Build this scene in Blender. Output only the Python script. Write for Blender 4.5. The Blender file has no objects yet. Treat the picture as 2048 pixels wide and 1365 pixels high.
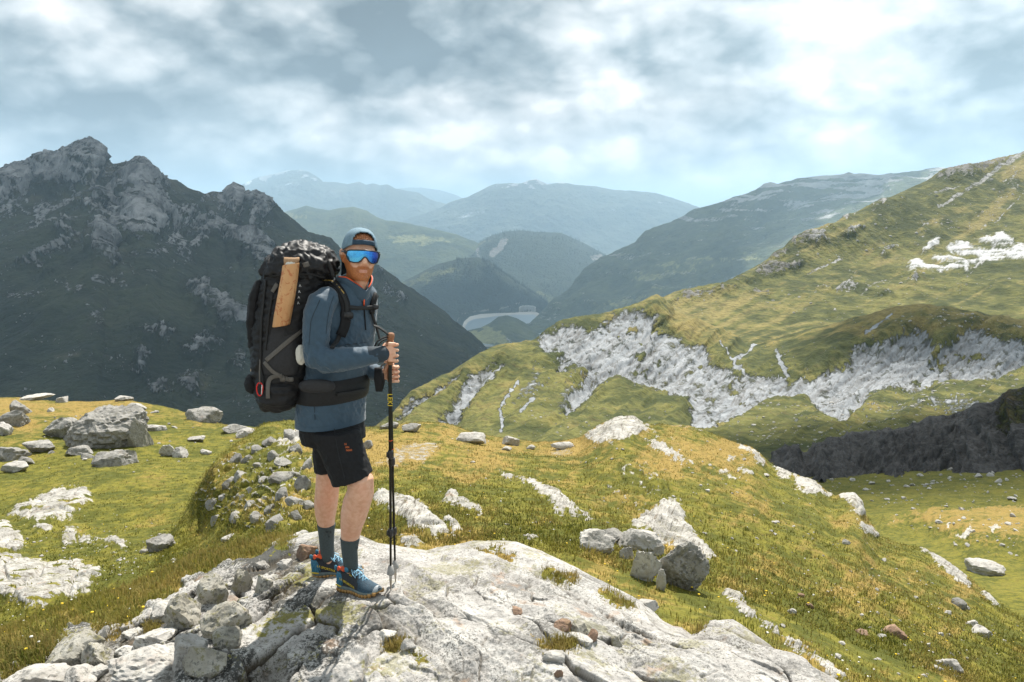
import bpy, bmesh, math, random
import numpy as np
from mathutils import Vector, Matrix
from mathutils.bvhtree import BVHTree

SC = bpy.context.scene
COL = SC.collection
R = math.radians

# ------------------------------------------------------------------ camera, sky, sun, exposure
F, CX, CY = 1593.0, 1024.0, 682.5           # focal length and centre of the 2048 x 1365 photograph, in pixels
PITCH = math.atan((CY - 430.0) / F)          # the horizon lies at v = 430
SP, CP = math.sin(PITCH), math.cos(PITCH)
CAMZ = 1.89                                  # lens height above the rock the hiker stands on

cam_d = bpy.data.cameras.new('camera')
cam = bpy.data.objects.new('camera', cam_d)
COL.objects.link(cam)
cam.location = (0, 0, CAMZ)
cam.rotation_euler = (R(90) - PITCH, 0, 0)
cam_d.sensor_width = 36.0
cam_d.lens = 36.0 * F / 2048.0
cam_d.clip_start = 0.05
cam_d.clip_end = 90000
SC.camera = cam

SUN_EL, SUN_AZ = R(57), R(17)                # azimuth measured from +Y (into the picture) towards +X
SUN_V = Vector((math.sin(SUN_AZ) * math.cos(SUN_EL), math.cos(SUN_AZ) * math.cos(SUN_EL), math.sin(SUN_EL)))


def dirs(u, v):
    u = np.asarray(u, float); v = np.asarray(v, float)
    xc = (u - CX) / F; yc = (CY - v) / F
    dy = CP + yc * SP; dz = -SP + yc * CP
    return xc / dy, dz / dy


def P(u, v, Y):
    a, b = dirs(u, v)
    return np.stack([a * Y, np.broadcast_to(np.asarray(Y, float), np.shape(a)), CAMZ + b * Y], -1)


def PV(u, v, Y):
    return Vector(P(u, v, Y).tolist())


def proj(p):
    p = np.asarray(p, float)
    x, y, z = p[..., 0], p[..., 1], p[..., 2] - CAMZ
    d = y * CP - z * SP; yc = y * SP + z * CP
    return CX + F * x / d, CY - F * yc / d


class NT:
    """tiny node builder"""
    def __init__(s, tree): s.t = tree; s.n = tree.nodes; s.l = tree.links
    def new(s, typ, **kw):
        nd = s.n.new(typ)
        for k, val in kw.items(): setattr(nd, k, val)
        return nd
    def set(s, sock, val):
        if isinstance(val, bpy.types.NodeSocket): s.l.new(val, sock)
        else: sock.default_value = val
    def m(s, op, a, b=None, c=None, clamp=False):
        nd = s.new('ShaderNodeMath', operation=op, use_clamp=clamp)
        s.set(nd.inputs[0], a)
        if b is not None: s.set(nd.inputs[1], b)
        if c is not None: s.set(nd.inputs[2], c)
        return nd.outputs[0]
    def vm(s, op, a, b=None, scale=None):
        nd = s.new('ShaderNodeVectorMath', operation=op)
        s.set(nd.inputs[0], a)
        if b is not None: s.set(nd.inputs[1], b)
        if scale is not None: s.set(nd.inputs['Scale'], scale)
        return nd.outputs['Value'] if op in ('DOT_PRODUCT', 'LENGTH') else nd.outputs[0]
    def rng(s, x, a, b, c=0.0, d=1.0, smooth=True):
        nd = s.new('ShaderNodeMapRange', interpolation_type='SMOOTHSTEP' if smooth else 'LINEAR', clamp=True)
        for k, val in zip(('Value', 'From Min', 'From Max', 'To Min', 'To Max'), (x, a, b, c, d)): s.set(nd.inputs[k], val)
        return nd.outputs[0]
    def noise(s, vec, scale, detail=4.0, rough=0.55, dist=0.0, lac=2.0):
        nd = s.new('ShaderNodeTexNoise')
        s.set(nd.inputs['Vector'], vec); nd.inputs['Scale'].default_value = scale
        nd.inputs['Detail'].default_value = detail; nd.inputs['Roughness'].default_value = rough
        nd.inputs['Distortion'].default_value = dist; nd.inputs['Lacunarity'].default_value = lac
        return nd.outputs[0]
    def vor(s, vec, scale, feature='F1'):
        nd = s.new('ShaderNodeTexVoronoi', feature=feature)
        s.set(nd.inputs['Vector'], vec); nd.inputs['Scale'].default_value = scale
        return nd.outputs['Distance']
    def mix(s, f, a, b, mode='MIX'):
        nd = s.new('ShaderNodeMix', data_type='RGBA', blend_type=mode)
        s.set(nd.inputs[0], f)
        for sock, val in ((nd.inputs[6], a), (nd.inputs[7], b)):
            s.set(sock, val if isinstance(val, bpy.types.NodeSocket) else (val[0], val[1], val[2], 1.0))
        return nd.outputs[2]
    def ramp(s, f, stops):
        nd = s.new('ShaderNodeValToRGB'); s.set(nd.inputs[0], f)
        e = nd.color_ramp.elements
        while len(e) < len(stops): e.new(0.5)
        for el, (p, c) in zip(e, stops): el.position = p; el.color = (c[0], c[1], c[2], 1)
        return nd.outputs[0]
    def attr(s, name):
        return s.new('ShaderNodeAttribute', attribute_name=name).outputs['Fac']


def build_world():
    w = bpy.data.worlds.new('World'); SC.world = w; w.use_nodes = True
    w.cycles.sampling_method = 'MANUAL'; w.cycles.sample_map_resolution = 512
    T = NT(w.node_tree); T.n.clear()
    out = T.new('ShaderNodeOutputWorld')
    sky = T.new('ShaderNodeTexSky', sky_type='NISHITA', sun_disc=False)
    sky.sun_elevation = SUN_EL; sky.sun_rotation = SUN_AZ; sky.altitude = 2400
    bsky = T.new('ShaderNodeBackground'); T.l.new(sky.outputs[0], bsky.inputs[0]); bsky.inputs[1].default_value = 0.10
    g = T.new('ShaderNodeTexCoord').outputs['Generated']
    d = T.vm('NORMALIZE', g)
    sep = T.new('ShaderNodeSeparateXYZ'); T.l.new(d, sep.inputs[0])
    x, y, z = sep.outputs
    p = T.vm('MULTIPLY', d, (1.0, 1.0, 1.75))
    # domain warp for ragged, torn edges
    wn = T.new('ShaderNodeTexNoise'); T.l.new(p, wn.inputs['Vector']); wn.inputs['Scale'].default_value = 7.0; wn.inputs['Detail'].default_value = 6
    wv = T.vm('SCALE', T.vm('SUBTRACT', wn.outputs[1], (0.5, 0.5, 0.5)), scale=0.05)
    p = T.vm('ADD', p, wv)
    p = T.vm('ADD', p, (3.7, 1.9, 0.0))
    def puffs(q):
        nd = T.new('ShaderNodeTexVoronoi', feature='F1', normalize=True); T.l.new(q, nd.inputs['Vector'])
        nd.inputs['Scale'].default_value = 4.6; nd.inputs['Detail'].default_value = 3.0; nd.inputs['Roughness'].default_value = 0.62; nd.inputs['Lacunarity'].default_value = 2.1
        return T.m('SUBTRACT', 0.36, nd.outputs['Distance'])
    p2 = T.vm('ADD', p, (0.014, 0.0, 0.042))
    n1 = T.m('ADD', T.noise(p, 2.6, 8, 0.5), T.m('MULTIPLY', puffs(p), 0.55))
    n2 = T.m('ADD', T.noise(p2, 2.6, 8, 0.5), T.m('MULTIPLY', puffs(p2), 0.55))
    nb = T.noise(T.vm('ADD', p, (9.0, 4.0, 0.0)), 13, 8, 0.6)
    relief = T.m('MULTIPLY', T.m('SUBTRACT', n1, n2), 2.6)
    val = T.m('ADD', T.m('MULTIPLY', T.m('SUBTRACT', n1, 0.5), 1.35), T.m('MULTIPLY', T.m('SUBTRACT', nb, 0.5), 0.5))
    val = T.m('ADD', T.m('ADD', val, relief), 0.41)
    # banks of cloud where the photograph has them: (u, v, radius in px, lighter + / darker -)
    for (u, v, r, a) in SKY_BANKS:
        q = Vector((float(dirs(u, v)[0]), 1.0, float(dirs(u, v)[1]))).normalized()
        ca = math.cos(r / F)
        f = T.rng(T.vm('DOT_PRODUCT', d, tuple(q)), 1.0 - (1.0 - ca) * 1.0, 1.0, 0.0, a)
        val = T.m('ADD', val, f)
    val = T.m('ADD', T.m('MULTIPLY', T.m('SUBTRACT', val, 0.5), 1.25), 0.58)
    colr = T.ramp(val, SKY_RAMP)
    bcl = T.new('ShaderNodeBackground'); T.l.new(colr, bcl.inputs[0]); bcl.inputs[1].default_value = SKY_STRENGTH
    cov = T.m('MULTIPLY', T.rng(n1, 0.15, 0.38, 0.86, 1.0), T.rng(z, -0.06, 0.0))
    mx = T.new('ShaderNodeMixShader'); T.l.new(cov, mx.inputs[0]); T.l.new(bsky.outputs[0], mx.inputs[1]); T.l.new(bcl.outputs[0], mx.inputs[2])
    T.l.new(mx.outputs[0], out.inputs[0])


SKY_STRENGTH = 0.72
SKY_RAMP = [(0.0, (0.19, 0.245, 0.28)), (0.28, (0.34, 0.405, 0.44)), (0.52, (0.55, 0.605, 0.63)), (0.78, (0.80, 0.83, 0.84)), (1.0, (1.12, 1.12, 1.10))]
SKY_BANKS = [(620, 200, 330, -0.24), (330, 120, 300, -0.12), (60, 190, 200, -0.06), (1400, 130, 420, 0.08), (1700, 140, 210, 0.20), (1230, 330, 260, 0.03), (1480, 90, 130, -0.05),
             (1960, 40, 200, -0.06), (1900, 290, 220, -0.2), (950, 60, 200, -0.10), (30, 60, 200, 0.14), (430, 340, 140, 0.25),
             (1000, 300, 300, 0.04), (1230, 360, 200, 0.10), (40, 310, 110, 0.25), (1560, 330, 150, -0.05)]
build_world()

sun_d = bpy.data.lights.new('sun', 'SUN'); sun_d.energy = 4.9; sun_d.angle = R(0.5); sun_d.color = (1.0, 0.945, 0.86)
sun = bpy.data.objects.new('sun', sun_d); COL.objects.link(sun)
sun.rotation_euler = (-SUN_V).to_track_quat('-Z', 'Y').to_euler()
sun.location = (0, 0, 60)

SC.view_settings.view_transform = 'Standard'
SC.view_settings.look = 'None'
SC.view_settings.gamma = 1.0
SC.view_settings.use_curve_mapping = False
SC.view_settings.exposure = 0.85
SC.render.engine = 'CYCLES'
cy = SC.cycles
cy.use_denoising = True
cy.max_bounces = 6; cy.diffuse_bounces = 3; cy.glossy_bounces = 2; cy.transmission_bounces = 3; cy.volume_bounces = 1
cy.transparent_max_bounces = 6
cy.sample_clamp_indirect = 6.0
cy.caustics_reflective = False; cy.caustics_refractive = False

# ------------------------------------------------------------------ numpy noise
_G = np.array([[1,1,0],[-1,1,0],[1,-1,0],[-1,-1,0],[1,0,1],[-1,0,1],[1,0,-1],[-1,0,-1],[0,1,1],[0,-1,1],[0,1,-1],[0,-1,-1],[1,1,0],[-1,1,0],[0,-1,1],[0,-1,-1]], np.float32)


def _h(ix, iy, iz, seed):
    n = (ix.astype(np.uint32) * np.uint32(374761393)) ^ (iy.astype(np.uint32) * np.uint32(668265263)) ^ (iz.astype(np.uint32) * np.uint32(2147483647)) ^ np.uint32((seed * 974634777) & 0xffffffff)
    n = (n ^ (n >> np.uint32(13))) * np.uint32(1274126177)
    n = (n ^ (n >> np.uint32(16))) * np.uint32(2246822519)
    return n ^ (n >> np.uint32(15))


def pnoise(p, seed=0):
    p = np.asarray(p, np.float64)
    i = np.floor(p).astype(np.int64); f = (p - i).astype(np.float32)
    w = f * f * f * (f * (f * 6 - 15) + 10)
    out = 0
    for dx in (0, 1):
        wx = w[..., 0] if dx else 1 - w[..., 0]
        for dy in (0, 1):
            wy = w[..., 1] if dy else 1 - w[..., 1]
            for dz in (0, 1):
                wz = w[..., 2] if dz else 1 - w[..., 2]
                g = _G[_h(i[..., 0] + dx, i[..., 1] + dy, i[..., 2] + dz, seed) & np.uint32(15)]
                dt = g[..., 0] * (f[..., 0] - dx) + g[..., 1] * (f[..., 1] - dy) + g[..., 2] * (f[..., 2] - dz)
                out = out + wx * wy * wz * dt
    return out


def fbm(p, oct=4, gain=0.5, seed=0, lac=2.03):
    s = 0; a = 1.0; tot = 0
    for k in range(oct):
        s = s + a * pnoise(p * (lac ** k) + 17.3 * k, seed + k); tot += a; a *= gain
    return s / tot


def ridged(p, oct=4, gain=0.5, seed=0, lac=2.03):
    s = 0; a = 1.0; tot = 0
    for k in range(oct):
        s = s + a * (1 - 2.2 * np.abs(pnoise(p * (lac ** k) + 11.7 * k, seed + k))); tot += a; a *= gain
    return s / tot


def worley2(x, y, seed=0, jit=0.9):
    ix = np.floor(x).astype(np.int64); iy = np.floor(y).astype(np.int64)
    f1 = np.full(x.shape, 9.0); f2 = np.full(x.shape, 9.0); cid = np.zeros(x.shape, np.uint32)
    ox = np.zeros(x.shape); oy = np.zeros(x.shape)
    for dx in (-1, 0, 1):
        for dy in (-1, 0, 1):
            cx = ix + dx; cyy = iy + dy
            h = _h(cx, cyy, cx * 0, seed)
            px = cx + 0.5 + jit * ((h & np.uint32(1023)) / 1023.0 - 0.5); py = cyy + 0.5 + jit * (((h >> np.uint32(10)) & np.uint32(1023)) / 1023.0 - 0.5)
            d = np.hypot(px - x, py - y)
            nearer = d < f1
            f2 = np.where(nearer, f1, np.minimum(f2, d))
            cid = np.where(nearer, h, cid); ox = np.where(nearer, x - px, ox); oy = np.where(nearer, y - py, oy)
            f1 = np.where(nearer, d, f1)
    return f1, f2, cid, ox, oy


def rnd(cid, k):
    return (((cid * np.uint32(2654435761 + 2 * k * 7919 & 0xffffffff)) >> np.uint32(12)) & np.uint32(4095)) / 4095.0


def sst(a, b, x):
    t = np.clip((x - a) / (b - a), 0, 1)
    return t * t * (3 - 2 * t)


def sd_poly(U, V, pts):
    """signed distance in pixels to a closed outline, negative inside"""
    pts = np.asarray(pts, float)
    d = np.full(U.shape, 1e9); s = np.ones(U.shape)
    n = len(pts)
    for i in range(n):
        a = pts[i]; b = pts[i - 1]
        ex, ey = b - a; wx = U - a[0]; wy = V - a[1]
        t = np.clip((wx * ex + wy * ey) / max(ex * ex + ey * ey, 1e-9), 0, 1)
        d = np.minimum(d, (wx - ex * t) ** 2 + (wy - ey * t) ** 2)
        c1 = V >= a[1]; c2 = V < b[1]; c3 = ex * wy > ey * wx
        s = np.where((c1 & c2 & c3) | (~c1 & ~c2 & ~c3), -s, s)
    return s * np.sqrt(d)


def sd_line(U, V, pts):
    pts = np.asarray(pts, float); d = np.full(U.shape, 1e9)
    for a, b in zip(pts[:-1], pts[1:]):
        ex, ey = b - a; wx = U - a[0]; wy = V - a[1]
        t = np.clip((wx * ex + wy * ey) / max(ex * ex + ey * ey, 1e-9), 0, 1)
        d = np.minimum(d, (wx - ex * t) ** 2 + (wy - ey * t) ** 2)
    return np.sqrt(d)


def zc(s, ox, oy, pts):
    return [(x / s + ox, y / s + oy) for x, y in pts]


def pchip(rows):
    """rows: (k, n) values at t = 0..k-1; returns f(t array) -> (len t, n)"""
    k = rows.shape[0]; dl = np.diff(rows, axis=0)
    m = np.zeros_like(rows)
    if k > 2:
        a, b = dl[:-1], dl[1:]
        m[1:-1] = np.where(a * b > 0, 2 * a * b / np.where(np.abs(a + b) < 1e-12, 1, a + b), 0)
    m[0] = dl[0]; m[-1] = dl[-1]
    def f(t):
        i = np.clip(np.floor(t).astype(int), 0, k - 2); s = (t - i)[:, None]
        h00 = 2 * s**3 - 3 * s**2 + 1; h10 = s**3 - 2 * s**2 + s; h01 = -2 * s**3 + 3 * s**2; h11 = s**3 - s**2
        return h00 * rows[i] + h10 * m[i] + h01 * rows[i + 1] + h11 * m[i + 1]
    return f


# ------------------------------------------------------------------ mesh and object helpers
def np_mesh(name, verts, quads=None, tris=None, smooth=True):
    me = bpy.data.meshes.new(name)
    verts = np.asarray(verts, np.float32).reshape(-1, 3)
    loops = []; starts = []; totals = []
    n = 0
    for fa, k in ((quads, 4), (tris, 3)):
        if fa is None or len(fa) == 0: continue
        fa = np.asarray(fa, np.int32)
        loops.append(fa.ravel()); starts.append(n + k * np.arange(len(fa), dtype=np.int32)); totals.append(np.full(len(fa), k, np.int32))
        n += fa.size
    loops = np.concatenate(loops); starts = np.concatenate(starts)
    me.vertices.add(len(verts)); me.vertices.foreach_set('co', verts.ravel())
    me.loops.add(len(loops)); me.loops.foreach_set('vertex_index', loops)
    me.polygons.add(len(starts)); me.polygons.foreach_set('loop_start', starts)
    me.update(calc_edges=True)
    me.polygons.foreach_set('use_smooth', np.full(len(starts), smooth, bool))
    me.validate()
    return me


def fattr(me, name, arr):
    a = me.attributes.new(name, 'FLOAT', 'POINT')
    a.data.foreach_set('value', np.asarray(arr, np.float32).ravel())


def link(name, me, mat=None, parent=None, loc=None):
    o = bpy.data.objects.new(name, me); COL.objects.link(o)
    if mat is not None and me is not None and not me.materials: me.materials.append(mat)
    if parent is not None: o.parent = parent
    if loc is not None: o.location = loc
    return o


def tag(o, label=None, cat=None, group=None, kind=None):
    if label: o['label'] = label
    if cat: o['category'] = cat
    if group: o['group'] = group
    if kind: o['kind'] = kind
    return o


def grid_quads(nr, nc):
    i = np.arange(nr * nc).reshape(nr, nc)
    return np.stack([i[:-1, :-1], i[:-1, 1:], i[1:, 1:], i[1:, :-1]], -1).reshape(-1, 4)


def normals(G):
    du = np.gradient(G, axis=1); dt = np.gradient(G, axis=0)
    n = np.cross(du, dt); n /= np.linalg.norm(n, axis=-1, keepdims=True) + 1e-12
    return n


class Sheet:
    """a stretch of terrain given by contour rows (u, v, distance), near row first, ridge, then the far side falling away"""
    def __init__(s, name, rows, u0, u1, ustep, vstep, front, disp=None, masks=None, mat=None, label=None, back_sub=5):
        us = np.arange(u0, u1 + ustep, ustep)
        Vr = np.array([np.interp(us, [q[0] for q in r], [q[1] for q in r]) for r in rows])
        Wr = np.array([1.0 / np.exp(np.interp(us, [q[0] for q in r], [math.log(q[2]) for q in r])) for r in rows])
        ts = []
        for i in range(len(rows) - 1):
            k = back_sub if i >= front else max(3, int(math.ceil(np.percentile(np.abs(Vr[i + 1] - Vr[i]), 85) / vstep)))
            ts += list(i + np.arange(k) / k)
        ts.append(len(rows) - 1)
        ts = np.array(ts)
        V = pchip(Vr)(ts); Wv = pchip(Wr)(ts)
        U = np.broadcast_to(us, V.shape)
        G = P(U, V, 1.0 / Wv)
        s.U, s.V, s.Tm = U, V, np.broadcast_to(ts[:, None], V.shape)
        s.N = normals(G); s.G0 = G
        s.S = G[..., 1] / F
        s.front = front
        s.sky = np.clip((front - s.Tm), 0, 1)          # 0 at the ridge, 1 one row below it
        M = masks(s) if masks else {}
        s.M = M
        if disp is not None:
            D = disp(s)
            G = G + (D if D.ndim == 3 else s.N * D[..., None])
        s.G = G
        nr, nc = V.shape
        me = np_mesh(name, G, grid_quads(nr, nc))
        for k, a in M.items(): fattr(me, k, a)
        s.obj = link(name, me, mat); s.obj['kind'] = 'structure'
        if label: s.obj['label'] = label
        s.PU, s.PVv = proj(G)
        s.vis = s.Tm <= front + 0.01

    def at(s, u, v):
        d = (s.PU - u) ** 2 + (s.PVv - v) ** 2 + (~s.vis) * 1e8
        i = np.unravel_index(np.argmin(d), d.shape)
        return s.G[i].copy(), s.N[i].copy(), i


# ------------------------------------------------------------------ materials
def new_mat(name):
    m = bpy.data.materials.new(name); m.use_nodes = True
    T = NT(m.node_tree); T.n.clear()
    out = T.new('ShaderNodeOutputMaterial'); b = T.new('ShaderNodeBsdfPrincipled')
    T.l.new(b.outputs[0], out.inputs[0])
    return m, T, b


def pset(T, b, **kw):
    for k, val in kw.items():
        nm = {'col': 'Base Color', 'rough': 'Roughness', 'metal': 'Metallic', 'spec': 'Specular IOR Level', 'normal': 'Normal', 'sss': 'Subsurface Weight', 'sheen': 'Sheen Weight', 'coat': 'Coat Weight'}[k]
        if k == 'col' and not isinstance(val, bpy.types.NodeSocket): val = (val[0], val[1], val[2], 1)
        T.set(b.inputs[nm], val)


def simple_mat(name, col, rough=0.6, metal=0.0, spec=0.4, var=0.15, scale=60.0, bump=0.0, sheen=0.0, weave=0.0):
    m, T, b = new_mat(name)
    pos = T.new('ShaderNodeTexCoord').outputs['Object']
    n = T.noise(pos, scale, 5, 0.6)
    c = T.mix(T.rng(n, 0.25, 0.75), [x * (1 - var) for x in col], [min(1, x * (1 + var)) for x in col])
    pset(T, b, col=c, rough=rough, metal=metal, spec=spec)
    if sheen: pset(T, b, sheen=sheen)
    if bump or weave:
        bp = T.new('ShaderNodeBump'); bp.inputs['Strength'].default_value = max(bump, weave); bp.inputs['Distance'].default_value = 0.004
        h = n
        if weave: h = T.m('ADD', T.noise(pos, 900, 2, 0.5), T.m('MULTIPLY', n, 0.6))
        T.l.new(h, bp.inputs['Height']); T.l.new(bp.outputs[0], b.inputs['Normal'])
    return m


def terrain_mat(name, g1, g2, g3, r1, r2, r3, gs, rs, bump_g=0.5, bump_r=0.8, dist=0.05, stretch=None, lichen=0.0, thresh=0.5, spread=0.35, patch=None, brk=2.6, dk=0.6):
    """grass colours g1 g2, dry g3 (attribute dry); rock colours r1..r3 (attribute rock); attribute crack = dirt in joints"""
    m, T, b = new_mat(name)
    pos = T.new('ShaderNodeNewGeometry').outputs['Position']
    if stretch:
        sd_, sk_ = Vector(stretch[:3]).normalized(), stretch[3]
        posr = T.vm('SUBTRACT', pos, T.vm('SCALE', tuple(sd_), scale=T.m('MULTIPLY', T.vm('DOT_PRODUCT', pos, tuple(sd_)), 1 - sk_)))
    else: posr = pos
    gn = T.noise(pos, gs, 6, 0.62, 0.2); gn2 = T.noise(pos, gs * 0.17, 4, 0.55, 0.4); gn3 = T.noise(pos, gs * 5.1, 3, 0.6)
    gv = T.m('ADD', T.m('MULTIPLY', gn, 0.6), T.m('MULTIPLY', gn2, 0.4))
    gc = T.mix(T.rng(gv, 0.41, 0.59), g1, g2)
    dry = T.m('ADD', T.attr('dry'), T.m('MULTIPLY', T.m('SUBTRACT', T.m('ADD', T.m('MULTIPLY', gn, 0.5), T.m('MULTIPLY', gn2, 0.5)), 0.5), 3.4))
    gc = T.mix(T.rng(dry, 0.15, 0.85), gc, g3)
    hn = T.noise(pos, gs * 2.3, 5, 0.65, 0.3)
    gc = T.mix(T.rng(T.m('ADD', T.m('MULTIPLY', hn, 0.7), T.m('MULTIPLY', gn2, 0.3)), 0.52, 0.66, 0, 0.55), gc, (g3[0] * 0.42, g3[1] * 0.40, g3[2] * 0.55))
    gc = T.mix(T.rng(gn3, 0.30, 0.62, 0.42, 0.0), gc, [x * 0.35 for x in g1])
    rn = T.noise(posr, rs, 8, 0.62, 0.3); rn2 = T.noise(posr, rs * 4.3, 5, 0.65); rn0 = T.noise(pos, rs * 0.22, 4, 0.55)
    rc = T.ramp(T.m('ADD', T.m('MULTIPLY', rn, 0.65), T.m('MULTIPLY', rn0, 0.35)), [(0.33, r3), (0.47, r2), (0.60, r1), (0.75, [min(1, x * 1.15) for x in r1])])
    rc = T.mix(T.rng(rn2, 0.26, 0.46, dk, 0.0), rc, [x * 0.4 for x in r3])
    if lichen:
        lk = T.m('ADD', 0.62, T.m('MULTIPLY', T.attr('lich'), 0.9))
        l1 = T.rng(T.m('ADD', T.m('MULTIPLY', T.noise(pos, 3.1, 3, 0.5), 0.55), T.m('MULTIPLY', T.noise(pos, 34.0, 5, 0.7), 0.45)), 0.535, 0.59, 0, lichen)
        rc = T.mix(T.m('MULTIPLY', l1, lk, clamp=True), rc, (0.20, 0.185, 0.06))
        l2 = T.rng(T.m('ADD', T.m('MULTIPLY', T.attr('lich'), 0.035),T.m('ADD', T.m('MULTIPLY', T.noise(pos, 2.3, 3, 0.5), 0.5), T.m('MULTIPLY', T.noise(pos, 55.0, 6, 0.75), 0.5))), 0.525, 0.57, 0, lichen)
        rc = T.mix(T.m('MULTIPLY', l2, lk, clamp=True), rc, (0.065, 0.065, 0.060))
        l3 = T.rng(T.m('ADD', T.m('MULTIPLY', T.noise(pos, 90.0, 4, 0.7), 0.75), T.m('MULTIPLY', T.noise(pos, 4.0, 3, 0.5), 0.25)), 0.545, 0.60, 0, 0.85)
        rc = T.mix(l3, rc, (0.10, 0.095, 0.085))
        br = T.rng(T.noise(pos, 5.3, 4, 0.6), 0.60, 0.72, 0, 0.55)
        rc = T.mix(br, rc, (0.30, 0.19, 0.115))
    crack = T.attr('crack')
    rc = T.mix(T.m('MULTIPLY', crack, 0.9, clamp=True), rc, (0.07, 0.055, 0.035))
    f = T.m('ADD', T.attr('rock'), T.m('MULTIPLY', T.m('SUBTRACT', T.m('ADD', T.m('MULTIPLY', rn, 0.5), T.m('MULTIPLY', rn2, 0.5)), 0.5), brk))
    f = T.rng(f, thresh - spread * 0.5, thresh + spread * 0.5)
    c = T.mix(f, gc, rc)
    if patch: c = T.mix(T.attr('patch'), c, patch)
    hg = T.m('ADD', T.m('MULTIPLY', gn, 0.6), T.m('MULTIPLY', gn3, 0.4))
    hr = T.m('ADD', T.m('MULTIPLY', rn, 0.7), T.m('MULTIPLY', rn2, 0.45))
    hh = T.m('ADD', T.m('MULTIPLY', T.m('MULTIPLY', hg, bump_g), T.m('SUBTRACT', 1.0, f)), T.m('MULTIPLY', T.m('MULTIPLY', hr, bump_r), f))
    bp = T.new('ShaderNodeBump'); bp.inputs['Strength'].default_value = 1.0; bp.inputs['Distance'].default_value = dist
    T.l.new(hh, bp.inputs['Height'])
    pset(T, b, col=c, rough=0.92, spec=0.15, normal=bp.outputs[0])
    return m
# ================================================================== THE LAND
def npx(s, px, seed, oct=3):
    """soft noise over the picture-sized patches of a sheet, about px pixels across"""
    p = np.stack([s.U / px, s.V / px * 1.6, np.full(s.U.shape, seed * 1.37)], -1)
    return fbm(p, oct, 0.55, seed)


def patch_mask(s, polys, soft=5.0, warp=6.0, seed=3):
    m = np.zeros(s.U.shape); w = npx(s, 22.0, seed) * warp * 2.2 + npx(s, 8.0, seed + 9) * warp * 1.5 + npx(s, 3.0, seed + 19, 2) * warp * 1.0
    for pts in polys:
        a = np.asarray(pts, float); lo = a.min(0) - 30; hi = a.max(0) + 30
        sel = (s.U > lo[0]) & (s.U < hi[0]) & (s.V > lo[1]) & (s.V < hi[1])
        if not sel.any(): continue
        d = np.full(s.U.shape, 99.0); d[sel] = sd_poly(s.U[sel], s.V[sel], pts)
        m = np.maximum(m, sst(soft, -soft, d + w))
    return m


def stroke_mask(s, lines, soft=2.0, warp=3.0, seed=5):
    m = np.zeros(s.U.shape); w = npx(s, 12.0, seed) * warp * 2
    for pts, width in lines:
        m = np.maximum(m, sst(width + soft, max(width - soft, 0), sd_line(s.U, s.V, pts) + w))
    return m


def z3(p): return zc(2.437, 1348, 300, p)
def z2(p): return zc(2.437, 780, 340, p)
def z1(p): return zc(2.437, 0, 260, p)
def z4(p): return zc(2.333, 0, 780, p)
def z5(p): return zc(2.415, 620, 800, p)
def z6(p): return zc(2.416, 1300, 800, p)
def z7(p): return zc(2.844, 380, 300, p)


def W(s, kx, ky=None, kz=None):
    G = s.G0; ky = ky or kx; kz = kz or ky
    return G * np.array([1 / kx, 1 / ky, 1 / kz])


# ---------------- materials of the land
GRASS_A, GRASS_B, GRASS_D = (0.080, 0.086, 0.014), (0.185, 0.168, 0.026), (0.285, 0.198, 0.056)
M_NEAR = terrain_mat('alpine_turf_and_limestone', GRASS_A, GRASS_B, GRASS_D, (0.50, 0.48, 0.44), (0.36, 0.345, 0.315), (0.20, 0.185, 0.165), 3.2, 6.0, 0.9, 0.9, 0.05, lichen=0.45)
M_SUMMIT = terrain_mat('summit_limestone', GRASS_A, GRASS_B, GRASS_D, (0.47, 0.455, 0.425), (0.36, 0.345, 0.325), (0.18, 0.17, 0.155), 5.0, 9.0, 1.0, 1.0, 0.022, lichen=0.75)
M_MID = terrain_mat('meadow_and_grey_rock', (0.046, 0.056, 0.016), (0.150, 0.146, 0.042), (0.225, 0.180, 0.060), (0.31, 0.325, 0.34), (0.215, 0.228, 0.24), (0.075, 0.08, 0.085), 0.09, 0.30, 4.0, 0.8, 0.6, spread=0.4, brk=1.4, dk=0.3, stretch=(0.62, 0.25, 0.74, 0.12))
M_DARKCLIFF = terrain_mat('dark_slate_cliff', (0.035, 0.042, 0.012), (0.06, 0.06, 0.018), (0.08, 0.06, 0.03), (0.115, 0.11, 0.107), (0.066, 0.063, 0.062), (0.026, 0.025, 0.025), 0.4, 0.5, 1.0, 2.0, 0.5)
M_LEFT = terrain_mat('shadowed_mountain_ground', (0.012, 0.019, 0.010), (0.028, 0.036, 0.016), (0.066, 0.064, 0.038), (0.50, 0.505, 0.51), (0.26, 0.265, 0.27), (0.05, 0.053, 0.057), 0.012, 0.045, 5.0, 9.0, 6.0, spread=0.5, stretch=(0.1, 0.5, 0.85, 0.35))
M_FAR = terrain_mat('far_slope_ground', (0.032, 0.047, 0.020), (0.075, 0.090, 0.034), (0.21, 0.21, 0.085), (0.42, 0.42, 0.40), (0.30, 0.30, 0.29), (0.13, 0.13, 0.13), 0.006, 0.012, 4.0, 5.0, 10.0)
M_FOREST = terrain_mat('far_forest_ground', (0.020, 0.032, 0.016), (0.032, 0.046, 0.020), (0.13, 0.135, 0.05), (0.22, 0.21, 0.19), (0.17, 0.16, 0.15), (0.1, 0.1, 0.1), 0.012, 0.012, 8.0, 5.0, 10.0)
M_RANGE = terrain_mat('distant_range_ground', (0.03, 0.042, 0.03), (0.07, 0.08, 0.05), (0.15, 0.15, 0.11), (0.75, 0.76, 0.78), (0.3, 0.3, 0.31), (0.16, 0.165, 0.17), 0.0015, 0.0015, 4.0, 5.0, 50.0)

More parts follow.
